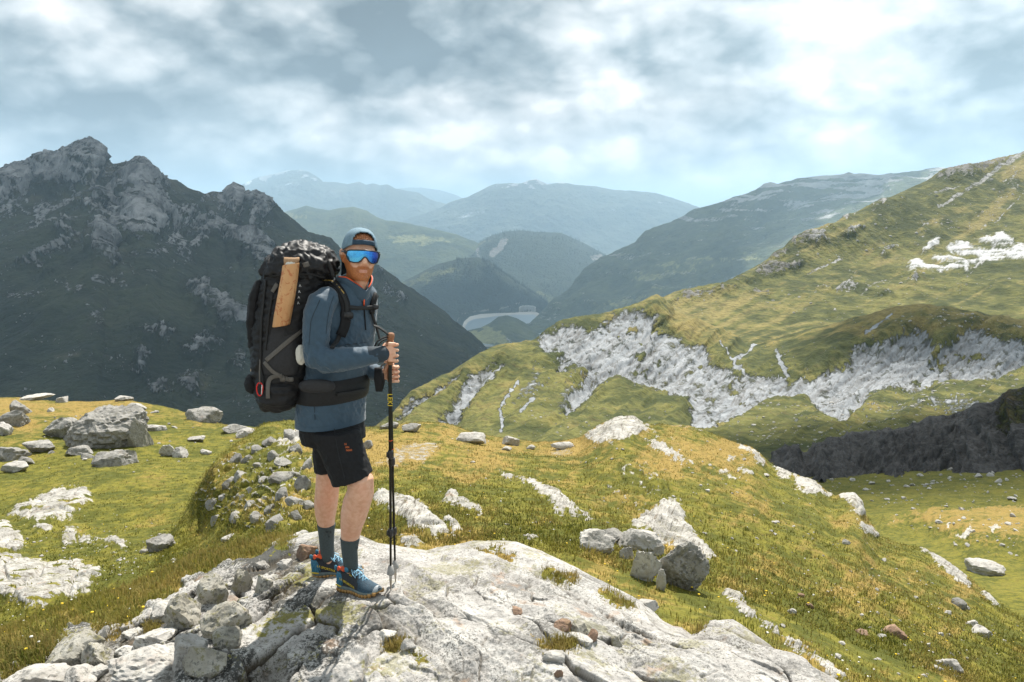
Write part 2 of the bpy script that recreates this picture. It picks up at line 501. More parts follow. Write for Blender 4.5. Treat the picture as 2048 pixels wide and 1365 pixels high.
# ---------------- valley floor: one wide sheet under everything, out to the horizon
vf_n = 60
gx, gy = np.meshgrid(np.linspace(-24000, 24000, vf_n), np.linspace(-1500, 35500, vf_n))
gz = -2000 + 120 * fbm(np.stack([gx / 6000, gy / 6000, gx * 0], -1), 3, seed=4)
gz = np.where(gy < 1500, gz - 0, gz)
me = np_mesh('valley_floor', np.stack([gx, gy, gz], -1), grid_quads(vf_n, vf_n))
o = link('valley_floor', me, M_FOREST); tag(o, kind='structure')


def const(a, b, c): return [(-2500, a, b), (4500, a, b)] if c is None else c


# ---------------- distant ranges
def range_disp(amp, scale, seed, skyk=0.35):
    def f(s):
        p = W(s, scale)
        k = 1 - (1 - skyk) * (1 - s.sky) ** 2
        return s.G0[..., 1] * amp * k * (ridged(p, 6, 0.52, seed) - 0.35)
    return f


def range_masks(snow_v, seed, forest=True):
    def f(s):
        n = npx(s, 26, seed, 5)
        snow = sst(0.12, 0.3, n + 0.35 * sst(snow_v + 22, snow_v - 10, s.V) - 0.12) * sst(snow_v + 30, snow_v, s.V)
        return {'rock': snow * 1.2 + 0.25 * npx(s, 40, seed + 3) + 0.1, 'dry': npx(s, 60, seed + 5) * 0.6, 'crack': 0 * n}
    return f


Sheet('far_mountain_range', [
    [(300, 520, 19297), (1000, 520, 19297)],
    [(300, 460, 20820), (1000, 460, 20820)],
    [(300, 415, 22344), (387, 385, 22344), (405, 388, 22344), (440, 400, 22344), (700, 400, 22344), (790, 380, 22344), (815, 377, 22344), (845, 376, 22344), (880, 381, 22344), (910, 389, 22344), (935, 401, 22344), (1000, 420, 22344)],
    [(300, 600, 26406), (1000, 600, 26406)]], 300, 1000, 3, 4, 2, range_disp(0.006, 2500, 11), range_masks(0, 12), M_RANGE)

Sheet('far_mountain_range', [
    [(330, 640, 9648), (1100, 640, 9648)],
    [(330, 510, 12695), (1100, 520, 12695)],
    [(330, 440, 15234), (400, 405, 15234), (436, 388, 15234), (460, 377, 15234), (485, 367, 15234), (505, 360, 15234), (521, 353, 15234), (545, 349, 15234), (570, 343, 15234), (585, 341, 15234), (600, 341, 15234), (615, 346, 15234),
     (630, 358, 15234), (645, 368, 15234), (672, 368, 15234), (695, 371, 15234), (718, 366, 15234), (732, 373, 15234), (746, 369, 15234), (760, 373, 15234), (774, 370, 15234), (790, 380, 15234), (802, 383, 15234), (834, 391, 15234), (858, 403, 15234), (890, 412, 15234), (940, 430, 15234), (1100, 480, 15234)],
    [(330, 640, 18281), (1100, 640, 18281)]], 330, 1100, 2.2, 2.6, 2, range_disp(0.017, 2100, 21), range_masks(350, 22), M_RANGE)

Sheet('far_mountain_range', [
    [(760, 680, 8633), (1520, 680, 8633)],
    [(760, 540, 10969), (1520, 540, 10969)],
    [(760, 460, 13203), (880, 420, 13203), (903, 410, 13203), (934, 399, 13203), (961, 383, 13203), (978, 374, 13203), (993, 368, 13203), (1020, 367, 13203), (1043, 368, 13203), (1060, 362, 13203), (1072, 360, 13203), (1092, 371, 13203), (1120, 370, 13203),
     (1149, 374, 13203), (1190, 375, 13203), (1231, 380, 13203), (1270, 384, 13203), (1309, 390, 13203), (1346, 402, 13203), (1391, 417, 13203), (1440, 436, 13203), (1520, 470, 13203)],
    [(760, 640, 16250), (1520, 640, 16250)]], 760, 1520, 2.4, 2.8, 2, range_disp(0.019, 2300, 31), range_masks(372, 32), M_RANGE)

# ---------------- hills around the reservoir
def hill_disp(amp, scale, seed, skyk=0.4):
    def f(s):
        k = 1 - (1 - skyk) * (1 - s.sky) ** 2
        return s.G0[..., 1] * amp * k * fbm(W(s, scale), 6, 0.55, seed)
    return f


def hill_masks(lit_dry_polys, rock_polys, seed, base=-0.45, strokes=()):
    def f(s):
        dry = patch_mask(s, lit_dry_polys, 6, 7, seed) if lit_dry_polys else np.zeros(s.U.shape)  # yellow patches: sunlit spots on the hills painted in with the dry grass tone
        rk = patch_mask(s, rock_polys, 4, 5, seed + 1) if rock_polys else np.zeros(s.U.shape)
        if strokes: rk = np.maximum(rk, stroke_mask(s, strokes))
        return {'rock': rk * 1.1 - 0.35, 'dry': base + dry * 1.3 + 0.3 * npx(s, 70, seed + 4), 'crack': 0 * rk}
    return f


Sheet('far_hill', [
    [(480, 660, 6600), (1000, 660, 6600)],
    [(480, 520, 7400), (620, 500, 7400), (760, 505, 7400), (900, 520, 7300), (1000, 560, 7200)],
    [(480, 440, 8600), (520, 424, 8600), (538, 416, 8600), (563, 428, 8500), (590, 419, 8400), (612, 412, 8400), (633, 418, 8400), (658, 421, 8400), (686, 416, 8300), (707, 414, 8300), (735, 421, 8300), (753, 434, 8200), (770, 441, 8200), (812, 446, 8100), (848, 452, 8000), (886, 462, 8000), (915, 470, 7900), (950, 484, 7900), (1000, 520, 7800)],
    [(480, 640, 10000), (1000, 640, 10000)]], 480, 1000, 2.4, 2.6, 2, hill_disp(0.012, 1100, 41),
    hill_masks([[(530, 412), (565, 420), (610, 430), (570, 440), (530, 440)], [(780, 470), (860, 465), (900, 475), (880, 490), (800, 490)], z2([(0, 330), (100, 310), (260, 330), (300, 350), (100, 355), (0, 370)])], [], 42), M_FAR)

WH1 = Sheet('wooded_hill', [
    [(880, 680, 5800), (1320, 680, 5800)],
    [(880, 570, 6700), (1320, 570, 6700)],
    [(880, 540, 8000), (930, 508, 8000), (944, 497, 8000), (960, 482, 8000), (977, 472, 8000), (1010, 463, 8000), (1043, 461, 8000), (1065, 464, 8000), (1092, 466, 8000), (1120, 467, 8000), (1141, 475, 8000), (1174, 490, 8000), (1207, 508, 8000), (1260, 540, 8000), (1320, 580, 8000)],
    [(880, 690, 9500), (1320, 690, 9500)]], 880, 1320, 2.4, 2.6, 2, hill_disp(0.010, 800, 51),
    hill_masks([z2([(380, 375), (470, 340), (480, 350), (440, 380), (400, 400)]), z2([(715, 590), (745, 590), (800, 620), (770, 645), (735, 615)])],
               [z2([(480, 400), (530, 350), (575, 345), (560, 380), (500, 440), (480, 430)]), z2([(415, 385), (435, 380), (440, 430), (420, 430)]), z2([(985, 430), (1030, 410), (1030, 440), (1000, 445)])], 52), M_FOREST)

WH2 = Sheet('wooded_hill', [
    [(700, 700, 4700), (1180, 700, 4700)],
    [(700, 645, 5250), (900, 640, 5250), (1000, 618, 5500), (1080, 618, 5600), (1180, 640, 5600)],
    [(700, 610, 6000), (760, 585, 6000), (807, 563, 6000), (833, 549, 6000), (856, 536, 6000), (878, 526, 6000), (920, 517, 6000), (952, 516, 6000), (981, 527, 6000), (1010, 549, 6000), (1043, 571, 6000), (1075, 592, 6000), (1100, 615, 6000), (1180, 660, 6000)],
    [(700, 740, 7000), (1180, 740, 7000)]], 700, 1180, 2.2, 2.4, 2, hill_disp(0.008, 500, 61),
    hill_masks([z2([(65, 545), (130, 515), (240, 490), (330, 475), (345, 490), (270, 510), (190, 545), (80, 560)])], [], 62,
               strokes=[(z2([(325, 740), (345, 705), (420, 690), (540, 680), (620, 655), (650, 640)]), 1.6)]), M_FOREST)

# reservoir with its drawn-down shore, lying flat in the valley
LAKE_Z = -655.0
def lake_poly(pts, z):
    a = np.array(pts, float); k = dirs(a[:, 0], a[:, 1]); Y = (z - CAMZ) / k[1]
    return np.stack([k[0] * Y, Y, np.full(len(a), z)], -1)
def flat_poly(name, pts, z, mat, edge=20.0):
    V3 = lake_poly(pts, z)
    bm = bmesh.new(); vs = [bm.verts.new(p) for p in V3]; bm.faces.new(vs)
    bmesh.ops.recalc_face_normals(bm, faces=bm.faces)
    if bm.faces[:][0].normal.z < 0: bmesh.ops.reverse_faces(bm, faces=bm.faces)
    ex = bmesh.ops.extrude_face_region(bm, geom=bm.faces[:])
    for e in ex['geom']:
        if isinstance(e, bmesh.types.BMVert): e.co.z -= edge
    bmesh.ops.triangulate(bm, faces=bm.faces)
    me = bpy.data.meshes.new(name); bm.to_mesh(me); bm.free()
    o = link(name, me, mat); tag(o, kind='structure'); return o
M_SHORE = simple_mat('pale_shore_silt', (0.42, 0.40, 0.36), 0.95, scale=0.01)
m, T, b = new_mat('reservoir_water'); pset(T, b, col=(0.09, 0.15, 0.185), rough=0.38, spec=0.8)
wn = T.noise(T.new('ShaderNodeNewGeometry').outputs['Position'], 0.02, 4, 0.6)
bp = T.new('ShaderNodeBump'); bp.inputs['Strength'].default_value = 0.5; bp.inputs['Distance'].default_value = 3.0
T.l.new(wn, bp.inputs['Height']); T.l.new(bp.outputs[0], b.inputs['Normal']); M_WATER = m
flat_poly('lake_shore', z2([(352, 765), (362, 738), (390, 715), (440, 703), (520, 699), (600, 697), (690, 690), (720, 696), (745, 715), (790, 738), (800, 790), (700, 840), (500, 860), (380, 850)]), LAKE_Z + 3, M_SHORE)
flat_poly('lake', z2([(366, 765), (380, 742), (410, 727), (455, 722), (520, 713), (600, 706), (700, 706), (735, 724), (775, 745), (790, 790), (700, 838), (500, 855), (385, 845)]), LAKE_Z + 6, M_WATER)

# dam at the far end
dm = lake_poly(z2([(628, 697), (640, 690), (670, 688), (700, 690), (712, 697)]), LAKE_Z)
dv = []
for p_ in dm: dv += [p_ + np.array([0, 0, -10.0]), p_ + np.array([0, 0, 34.0]), p_ + np.array([0, 40.0, 34.0]), p_ + np.array([0, 60.0, -10.0])]
o = link('dam', np_mesh('dam', dv, [(4 * i + a, 4 * i + (a + 1) % 4, 4 * i + 4 + (a + 1) % 4, 4 * i + 4 + a) for i in range(4) for a in range(4)] + [(0, 1, 2, 3), (16, 17, 18, 19)], smooth=False), simple_mat('dam_concrete', (0.45, 0.44, 0.41), 0.9, scale=0.02))
tag(o, 'low pale concrete dam at the far end of the valley reservoir', 'dam')

Sheet('green_knoll', [
    [(880, 780, 3300), (1180, 780, 3300)],
    [(880, 720, 3800), (1000, 715, 3800), (1180, 720, 3700)],
    [(880, 720, 4300), (920, 672, 4350), (936, 661, 4350), (961, 656, 4400), (981, 646, 4400), (997, 634, 4400), (1014, 631, 4400), (1034, 637, 4400), (1050, 646, 4400), (1063, 656, 4350), (1078, 668, 4300), (1110, 690, 4200), (1180, 740, 4100)],
    [(880, 800, 4800), (1180, 800, 4800)]], 880, 1180, 1.8, 1.8, 2, hill_disp(0.004, 300, 71, 0.3),
    hill_masks([z2([(390, 790), (470, 770), (560, 800), (600, 850), (400, 850)])], [], 72, base=0.0, strokes=[(z2([(560, 815), (580, 825), (600, 850)]), 1.0)]), M_FAR)

# ---------------- long blue slope on the right, beyond the meadow
def fs_masks(s):
    p = np.stack([s.U / 90 + s.V / 60, s.V / 9, s.U * 0], -1)
    st = fbm(p, 5, 0.55, 81)
    top = sst(470, 370, s.V + (s.U - 1500) * 0.05)
    lt = patch_mask(s, [z2([(1300, 470), (1480, 435), (1706, 425), (1706, 455), (1500, 465), (1330, 490)]), z2([(1180, 520), (1350, 505), (1490, 500), (1420, 520), (1200, 545)]), z2([(950, 680), (1100, 650), (1250, 600), (1350, 590), (1200, 650), (980, 710)]), z3([(0, 560), (250, 530), (450, 520), (420, 540), (200, 560), (0, 590)])], 6, 9, 83)
    return {'rock': sst(-0.02, 0.34, st + 0.14 * top) * (0.45 + 0.85 * top) - 0.02, 'dry': lt * 0.8 + 0.9 * st - 0.15, 'crack': st * 0}
def fs_disp(s):
    k = 1 - 0.55 * (1 - s.sky) ** 2
    d = 0.012 * fbm(W(s, 900), 6, 0.55, 84) + 0.012 * (ridged(W(s, 420, 800, 260), 5, 0.55, 85) - 0.4)
    return s.G0[..., 1] * k * d
Sheet('far_slope', [
    [(1000, 760, 3600), (1300, 760, 2600), (2200, 760, 2300)],
    [(1000, 690, 4400), (1100, 660, 4400), (1300, 640, 3800), (1600, 560, 3500), (2200, 480, 3300)],
    [(1000, 680, 4800), (1060, 648, 4900), (1084, 621, 5000), (1108, 595, 5100), (1137, 582, 5200), (1170, 538, 5300), (1203, 513, 5400), (1231, 501, 5400), (1258, 490, 5400), (1272, 484, 5400), (1289, 468, 5400), (1310, 457, 5400), (1334, 448, 5400), (1362, 434, 5400), (1387, 419, 5400), (1410, 413, 5400), (1434, 407, 5400),
     (1471, 394, 5300), (1490, 389, 5300), (1512, 380, 5300), (1530, 371, 5200), (1541, 368, 5200), (1556, 371, 5200), (1570, 366, 5200), (1590, 361, 5200), (1611, 357, 5200), (1643, 355, 5100), (1680, 353, 5100), (1697, 349, 5100), (1709, 352, 5100), (1758, 349, 5100), (1780, 345, 5000), (1799, 346, 5000), (1840, 342, 5000), (1880, 337, 5000), (1922, 336, 5000), (2200, 310, 5000)],
    [(1000, 800, 6200), (2200, 620, 6200)]], 1000, 2200, 2.6, 2.4, 2, fs_disp, fs_masks, M_FAR)

# ---------------- dark mountain on the left
LM_SKY = [(-260, 372), (-120, 358), (0, 345), (41, 337), (74, 332), (94, 319), (139, 305), (152, 297), (164, 291), (180, 286), (195, 290), (201, 303), (205, 317), (217, 324), (226, 331), (246, 326), (257, 328), (263, 333), (267, 326), (275, 322), (283, 320), (295, 324), (306, 338), (314, 348),
          (349, 365), (382, 385), (410, 397), (427, 391), (440, 394), (453, 400), (460, 392), (464, 387), (475, 385), (477, 392), (480, 400), (490, 394), (496, 391), (509, 396), (513, 399), (517, 397), (520, 404), (525, 400), (529, 410), (550, 421), (574, 440), (615, 465), (656, 482), (673, 497), (720, 520), (760, 543), (802, 572), (847, 602), (872, 617), (900, 638), (928, 656), (944, 669), (973, 694), (1010, 735), (1080, 800)]
def lm_Y(u): return np.interp(u, [-260, 0, 180, 300, 480, 670, 800, 973, 1080], [1950, 2000, 2050, 2000, 2300, 2350, 2450, 2500, 2500])
def lm_row(frac, yk):
    r = []
    for u, v in LM_SKY:
        bot = 940.0; ys = float(lm_Y(u)); yb = 640.0
        w = (1 - yk) / yb + yk / ys
        r.append((u, bot + (v - bot) * frac, 1 / w))
    return r
LM_ROCK = [z1([(-120, 240), (0, 205), (230, 140), (440, 55), (495, 100), (500, 150), (490, 190), (400, 240), (300, 260), (150, 300), (0, 330), (-120, 350)]),
           z1([(560, 215), (640, 160), (700, 145), (760, 200), (800, 280), (805, 350), (860, 400), (855, 450), (780, 510), (650, 545), (560, 540), (510, 600), (575, 650), (540, 690), (465, 680), (450, 620), (445, 520), (475, 430), (560, 380), (640, 320), (560, 300), (460, 370), (430, 380), (520, 270)]),
           z1([(860, 380), (930, 400), (1000, 440), (1030, 425), (1100, 445), (1180, 490), (1250, 530), (1295, 570), (1300, 650), (1270, 690), (1230, 620), (1150, 560), (1080, 540), (1000, 580), (950, 560), (990, 480), (900, 430)]),
           z1([(90, 690), (200, 640), (300, 600), (340, 560), (380, 580), (320, 620), (200, 680), (120, 700)]),
           z1([(880, 790), (1000, 785), (1060, 830), (1120, 870), (1190, 920), (1200, 980), (1130, 1010), (1050, 930), (950, 880)]),
           z1([(700, 1000), (770, 970), (830, 1010), (800, 1030)]), z1([(890, 1080), (1000, 1000), (1080, 1060), (980, 1130)]), z1([(720, 1220), (790, 1210), (830, 1270), (780, 1280)]), z1([(870, 1220), (960, 1210), (960, 1280), (890, 1270)]),
           z1([(660, 1170), (690, 1090), (715, 1080), (700, 1180)]), z1([(1130, 1150), (1190, 1090), (1210, 1110), (1140, 1180)]),
           z1([(1105, 320), (1130, 305), (1162, 300), (1168, 345), (1110, 350)]), z1([(1180, 330), (1215, 315), (1290, 340), (1300, 370), (1340, 395), (1300, 400), (1230, 360)]),
           z1([(1820, 730), (1900, 790), (1950, 850), (1930, 870), (1860, 800)]), z1([(300, 510), (370, 480), (370, 540), (310, 540)]), z1([(250, 735), (320, 738), (310, 748), (250, 745)])]
LM_SCREE = [z1([(780, 560), (860, 450), (900, 450), (930, 540), (970, 620), (940, 660), (870, 620)]), z1([(150, 485), (200, 400), (280, 330), (370, 295), (390, 330), (290, 410), (220, 485)]), z1([(0, 340), (110, 315), (130, 350), (60, 420), (0, 430)]),
            z1([(270, 805), (400, 790), (560, 740), (610, 800), (480, 810), (350, 830)]), z1([(0, 800), (60, 820), (240, 835), (240, 855), (100, 850), (0, 830)]), z1([(430, 260), (480, 200), (500, 210), (430, 330), (400, 340)]), z1([(1090, 650), (1120, 650), (1160, 710), (1130, 710)]), z1([(450, 880), (520, 860), (490, 930), (495, 1030), (470, 980)]),
            z1([(680, 640), (740, 600), (770, 560), (800, 600), (720, 640)]), z1([(1000, 330), (1060, 330), (1150, 360), (1260, 400), (1330, 440), (1240, 430), (1080, 370)])]
def lm_masks(s):
    rk = patch_mask(s, LM_ROCK, 9, 9, 91); sc = patch_mask(s, LM_SCREE, 12, 14, 92)
    sc = np.maximum(sc, 0.9 * stroke_mask(s, [(z1([(-200, 560), (0, 525), (130, 500), (280, 465), (420, 428), (500, 370)]), 2.5), (z1([(-100, 800), (40, 825), (150, 850), (240, 850)]), 2.5)], 2, 3))
    s.rk, s.sc = patch_mask(s, LM_ROCK, 18, 6, 91), sc
    sp = npx(s, 9, 93, 4); big = npx(s, 110, 94, 3)
    speck = sst(0.20, 0.44, sp + 0.45 * big) * 0.65
    rock = rk * (0.78 + 0.5 * npx(s, 12, 97, 4)) + 0.56 * sc * (0.8 + 1.2 * npx(s, 7, 96)) + speck - 0.10 + 0.15 * npx(s, 40, 98, 3)
    stl = fbm(np.stack([(s.U + 0.4 * s.V) / 55, (s.V - 0.30 * s.U) / 7.0, 0 * s.U], -1), 4, 0.55, 89); stv = fbm(np.stack([(s.U - 0.2 * s.V) / 8, s.V / 50, 0 * s.U], -1), 4, 0.55, 88)
    rock = rock + (rk * 0.95 * stl + 0.7 * sc * stv + 0.45 * rk * stv) - 0.05 * rk
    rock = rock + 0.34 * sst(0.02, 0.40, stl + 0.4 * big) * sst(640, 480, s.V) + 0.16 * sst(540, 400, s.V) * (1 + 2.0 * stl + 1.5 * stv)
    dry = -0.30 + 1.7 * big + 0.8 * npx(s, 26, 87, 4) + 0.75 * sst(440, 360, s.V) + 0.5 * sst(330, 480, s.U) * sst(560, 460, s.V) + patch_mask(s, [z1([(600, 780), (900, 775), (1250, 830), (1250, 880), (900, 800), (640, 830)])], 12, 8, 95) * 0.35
    return {'rock': rock, 'dry': dry, 'crack': 0 * rk}
def lm_disp(s):
    Y = s.G0[..., 1]; k = 1 - 0.60 * (1 - s.sky) ** 3
    wq = fbm(W(s, 500), 3, 0.5, 101)[..., None] * 0.5
    gully = ridged(W(s, 170, 520, 420) + wq, 5, 0.55, 102) - 0.35
    big = fbm(W(s, 700), 4, 0.5, 103)
    strata = np.sin(s.G0[..., 2] / 9.0 + s.G0[..., 0] / 60.0 + 5 * fbm(W(s, 130), 3, 0.5, 104))
    crag = ridged(W(s, 60, 60, 150), 5, 0.6, 105) - 0.3
    fine = fbm(W(s, 35), 4, 0.6, 106)
    d = 34 * big + 34 * gully + 7 * fine + s.rk * (24 + 20 * crag + 5.0 * strata + 12 * fine)
    return d * k * Y / 2000
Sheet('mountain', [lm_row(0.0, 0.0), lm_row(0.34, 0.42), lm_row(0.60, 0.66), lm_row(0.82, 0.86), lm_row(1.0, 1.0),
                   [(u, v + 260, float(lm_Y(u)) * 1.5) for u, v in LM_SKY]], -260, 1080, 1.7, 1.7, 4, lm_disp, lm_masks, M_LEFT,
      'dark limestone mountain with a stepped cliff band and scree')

# ---------------- sunlit hillside on the right
HS_SKY = [(1150, 660, 560), (1250, 630, 560), (1300, 608, 570), (1348, 588, 580), (1397, 579, 590), (1442, 569, 600), (1462, 558, 610), (1483, 546, 620), (1520, 530, 640), (1545, 513, 650), (1558, 503, 655), (1570, 497, 660), (1582, 484, 665), (1594, 476, 670), (1615, 466, 680), (1640, 458, 690), (1660, 452, 700), (1684, 436, 710), (1700, 430, 720), (1730, 417, 730), (1771, 400, 760), (1812, 382, 790), (1840, 370, 810), (1860, 359, 820), (1873, 353, 830), (1890, 343, 840), (1922, 337, 850), (1963, 327, 870), (1985, 321, 880), (2004, 318, 890), (2021, 314, 900), (2048, 304, 910), (2200, 240, 960), (2330, 190, 1000)]
HS_WHITE = [z3([(1890, 0), (1900, 0), (1890, 10)]), z3([(1325, 465), (1400, 450), (1500, 475), (1600, 490), (1706, 485), (1780, 480), (1780, 520), (1680, 525), (1560, 515), (1450, 500), (1350, 485)]), z3([(1470, 432), (1530, 435), (1590, 420), (1650, 445), (1655, 465), (1600, 465), (1540, 455)]),
            z3([(1150, 535), (1180, 515), (1230, 560), (1330, 565), (1440, 555), (1430, 580), (1330, 590), (1200, 580), (1150, 580)]), z3([(1240, 520), (1330, 510), (1430, 540), (1520, 505), (1600, 515), (1540, 535), (1440, 560), (1380, 540), (1290, 535)]),
            z3([(1215, 490), (1260, 450), (1300, 422), (1290, 450), (1240, 485)]), z3([(1640, 470), (1800, 440), (1800, 500), (1660, 500)])]
HS_ROCK = [z3([(1278, 138), (1330, 105), (1400, 92), (1500, 62), (1610, 42), (1640, 40), (1600, 70), (1490, 120), (1400, 135), (1340, 148)]), z3([(400, 600), (420, 570), (470, 550), (560, 552), (620, 548), (580, 585), (500, 605), (420, 625)]), z3([(570, 470), (590, 432), (640, 408), (740, 405), (740, 450), (650, 460), (600, 470)]),
           z3([(640, 405), (760, 372), (800, 380), (740, 400)]), z3([(825, 410), (850, 380), (915, 380), (890, 405), (840, 415)]), z3([(790, 690), (820, 655), (860, 643), (895, 660), (880, 680), (830, 690)]), z3([(700, 680), (740, 660), (765, 668), (750, 685), (715, 688)]),
           z3([(0, 745), (60, 700), (180, 690), (240, 680), (300, 690), (240, 705), (150, 715), (60, 735)]), z3([(280, 660), (340, 620), (380, 630), (330, 655)]), z3([(350, 710), (400, 698), (460, 695), (450, 710)]), z3([(480, 525), (520, 500), (560, 490), (540, 515)]), z3([(1000, 500), (1080, 450), (1110, 460), (1060, 490), (1010, 515)]),
           z3([(1120, 650), (1150, 620), (1180, 590), (1210, 630), (1170, 655)]), z3([(985, 710), (1000, 700), (1060, 690), (1050, 705)]), z3([(1370, 665), (1400, 655), (1420, 658), (1390, 672)]), z3([(970, 275), (1030, 245), (1040, 255), (990, 278)]), z3([(1080, 250), (1110, 225), (1120, 240), (1090, 255)]), z3([(760, 790), (785, 778), (795, 788), (765, 795)]), z3([(820, 335), (830, 318), (860, 315), (850, 330)])]
HS_SCREE = [z3([(1640, 90), (1760, 40), (1800, 120), (1700, 200), (1620, 260), (1580, 330), (1500, 390), (1440, 390), (1540, 290), (1580, 190)]), z3([(1180, 380), (1220, 345), (1280, 340), (1285, 380), (1220, 410), (1140, 480), (1130, 470)]), z3([(850, 545), (880, 540), (910, 590), (890, 610), (860, 590)]), z3([(1040, 540), (1110, 515), (1130, 530), (1060, 560)])]
HS_STREAK = [(z3([(1720, 0), (1560, 112), (1440, 192), (1290, 282)]), 4.5), (z3([(830, 515), (740, 560), (650, 602)]), 2.2), (z3([(1035, 620), (960, 665), (908, 695)]), 2.0), (z3([(1620, 380), (1500, 560)]), 1.5), (z3([(1706, 215), (1560, 370)]), 1.5), (z3([(1390, 180), (1250, 210)]), 2.5), (z3([(1500, 540), (1400, 640)]), 1.2)]
def hs_masks(s):
    wh = patch_mask(s, HS_WHITE, 3, 5, 111); rk = patch_mask(s, HS_ROCK, 4, 5, 112); sc = patch_mask(s, HS_SCREE, 7, 8, 113); sk = stroke_mask(s, HS_STREAK, 1.5, 2.5, 114)
    gaps = sst(0.05, 0.3, fbm(np.stack([s.U / 40 + s.V / 20, s.V / 3.2, 0 * s.U], -1), 3, 0.5, 119))
    wh = wh * (1 - 0.8 * gaps)
    s.rk, s.wh = patch_mask(s, HS_ROCK, 10, 3, 112), patch_mask(s, HS_WHITE, 8, 3, 111)
    sp = npx(s, 6, 115, 4); big = npx(s, 130, 116, 3)
    spk = sst(0.34, 0.48, sp + 0.3 * big + 0.12 * sst(640, 480, s.V)) * 0.7
    rock = 1.0 * rk * (0.75 + 0.6 * npx(s, 8, 118)) + 1.2 * wh + 0.55 * sc * (0.8 + 0.8 * npx(s, 5, 117)) + 0.75 * sk + spk - 0.2
    veg = fbm(np.stack([s.U / 60 + s.V / 45, (s.V - s.U * -0.45) / 16, 0 * s.U], -1), 4, 0.55, 120)
    dry = 0.12 + 1.1 * veg + 0.25 * sst(1750, 1450, s.U) * sst(560, 620, s.V) + 0.4 * sc
    return {'rock': rock, 'dry': dry, 'crack': np.clip(rk * 0.5 * sst(1640, 1600, s.U) + 0.6 * rk * sst(380, 340, s.V), 0, 1), 'patch': np.clip(wh, 0, 1)}
def hs_disp(s):
    k = 1 - 0.6 * (1 - s.sky) ** 3
    d = 7 * fbm(W(s, 130), 4, 0.5, 121) + 5.0 * (ridged(W(s, 50, 130, 110) + 0.4 * fbm(W(s, 120), 2, 0.5, 124)[..., None], 4, 0.5, 122) - 0.35) + 0.5 * fbm(W(s, 7), 3, 0.6, 123)
    d = d + s.rk * (3.0 + 4.0 * (ridged(W(s, 14), 4, 0.55, 125) - 0.3)) + s.wh * (1.8 + 0.9 * (ridged(np.stack([s.U / 60 + s.V / 30, s.V / 4.0, 0 * s.U], -1), 4, 0.5, 126) - 0.3))
    return d * k * s.G0[..., 1] / 600
M_HS = terrain_mat('hillside_meadow_and_rock', (0.050, 0.059, 0.017), (0.150, 0.147, 0.042), (0.235, 0.195, 0.070), (0.36, 0.355, 0.34), (0.26, 0.257, 0.25), (0.13, 0.13, 0.13), 0.07, 0.16, 3.5, 2.0, 1.2, spread=0.3, patch=(0.52, 0.52, 0.52))
HS = Sheet('hillside', [
    [(1150, 900, 240), (1500, 900, 240), (2330, 900, 220)],
    [(1150, 700, 430), (1300, 670, 440), (1500, 668, 450), (1750, 655, 440), (2048, 650, 420), (2330, 650, 420)],
    [(1150, 680, 500), (1300, 632, 510), (1348, 614, 520), (1480, 600, 540), (1600, 560, 580), (1750, 520, 620), (1900, 480, 660), (2048, 450, 680), (2330, 400, 700)],
    HS_SKY, [(u, v + 160, Y * 1.5) for u, v, Y in HS_SKY]], 1150, 2330, 2.0, 1.7, 3, hs_disp, hs_masks, M_HS, 'sunlit grassy hillside with white rock bands and gravel streaks')

# ---------------- rocky ridge in the middle distance
MR_SKY = [(640, 960, 210), (720, 880, 230), (786, 825, 245), (803, 806, 250), (821, 791, 255), (840, 777, 262), (862, 763, 270), (880, 754, 275), (899, 746, 280), (920, 735, 287), (944, 722, 295), (962, 708, 302), (981, 697, 310), (996, 691, 316), (1010, 689, 320), (1043, 687, 330), (1067, 676, 335), (1084, 656, 340), (1100, 646, 345), (1121, 638, 350), (1150, 635, 355), (1174, 633, 360), (1200, 629, 364), (1223, 623, 368), (1240, 616, 372), (1260, 609, 376), (1289, 600, 382), (1300, 596, 386), (1313, 594, 390), (1324, 598, 394), (1332, 604, 398), (1350, 622, 402), (1400, 640, 405), (1450, 660, 405), (1490, 684, 400), (1530, 686, 395), (1580, 672, 385), (1640, 655, 370), (1700, 640, 360), (1734, 632, 350), (1760, 624, 345), (1779, 619, 340), (1810, 613, 336), (1840, 610, 333), (1870, 612, 330), (1894, 616, 328), (1930, 620, 325), (1963, 624, 322), (2000, 632, 320), (2048, 640, 318), (2330, 680, 310)]
MR_FACE = [z2([(700, 825), (740, 775), (790, 745), (900, 735), (1000, 745), (1080, 705), (1160, 672), (1240, 668), (1290, 690), (1340, 735), (1380, 780), (1480, 820), (1550, 850), (1590, 930), (1690, 985), (1640, 1080), (1560, 1180), (1500, 1240), (1450, 1235), (1455, 1160), (1460, 1100), (1350, 1085), (1180, 1030), (1100, 1000), (1010, 1040), (930, 1110), (890, 1150), (860, 1170), (880, 1100), (950, 1010), (970, 960), (880, 900), (850, 960), (820, 970), (850, 870), (780, 880), (720, 860)]),
           z2([(570, 935), (480, 920), (420, 970), (330, 1080), (250, 1200), (240, 1230), (320, 1210), (420, 1080), (500, 1000), (560, 950)]), z2([(0, 1230), (40, 1170), (150, 1100), (290, 1005), (335, 1000), (230, 1090), (110, 1160), (60, 1210)]),
           z3([(325, 1095), (420, 1085), (560, 1075), (700, 1065), (820, 1015), (870, 945), (930, 930), (1000, 930), (1100, 885), (1200, 840), (1240, 870), (1275, 945), (1240, 1000), (1330, 930), (1400, 870), (1500, 845), (1570, 895), (1640, 900), (1706, 910), (1900, 900), (1900, 1010), (1706, 1045), (1600, 1095), (1360, 1115), (1270, 1110), (1250, 1150), (1100, 1145), (980, 1150), (900, 1230), (830, 1310), (700, 1250), (640, 1185), (480, 1185), (350, 1265), (200, 1325), (100, 1345), (110, 1290), (150, 1230), (210, 1160)])]
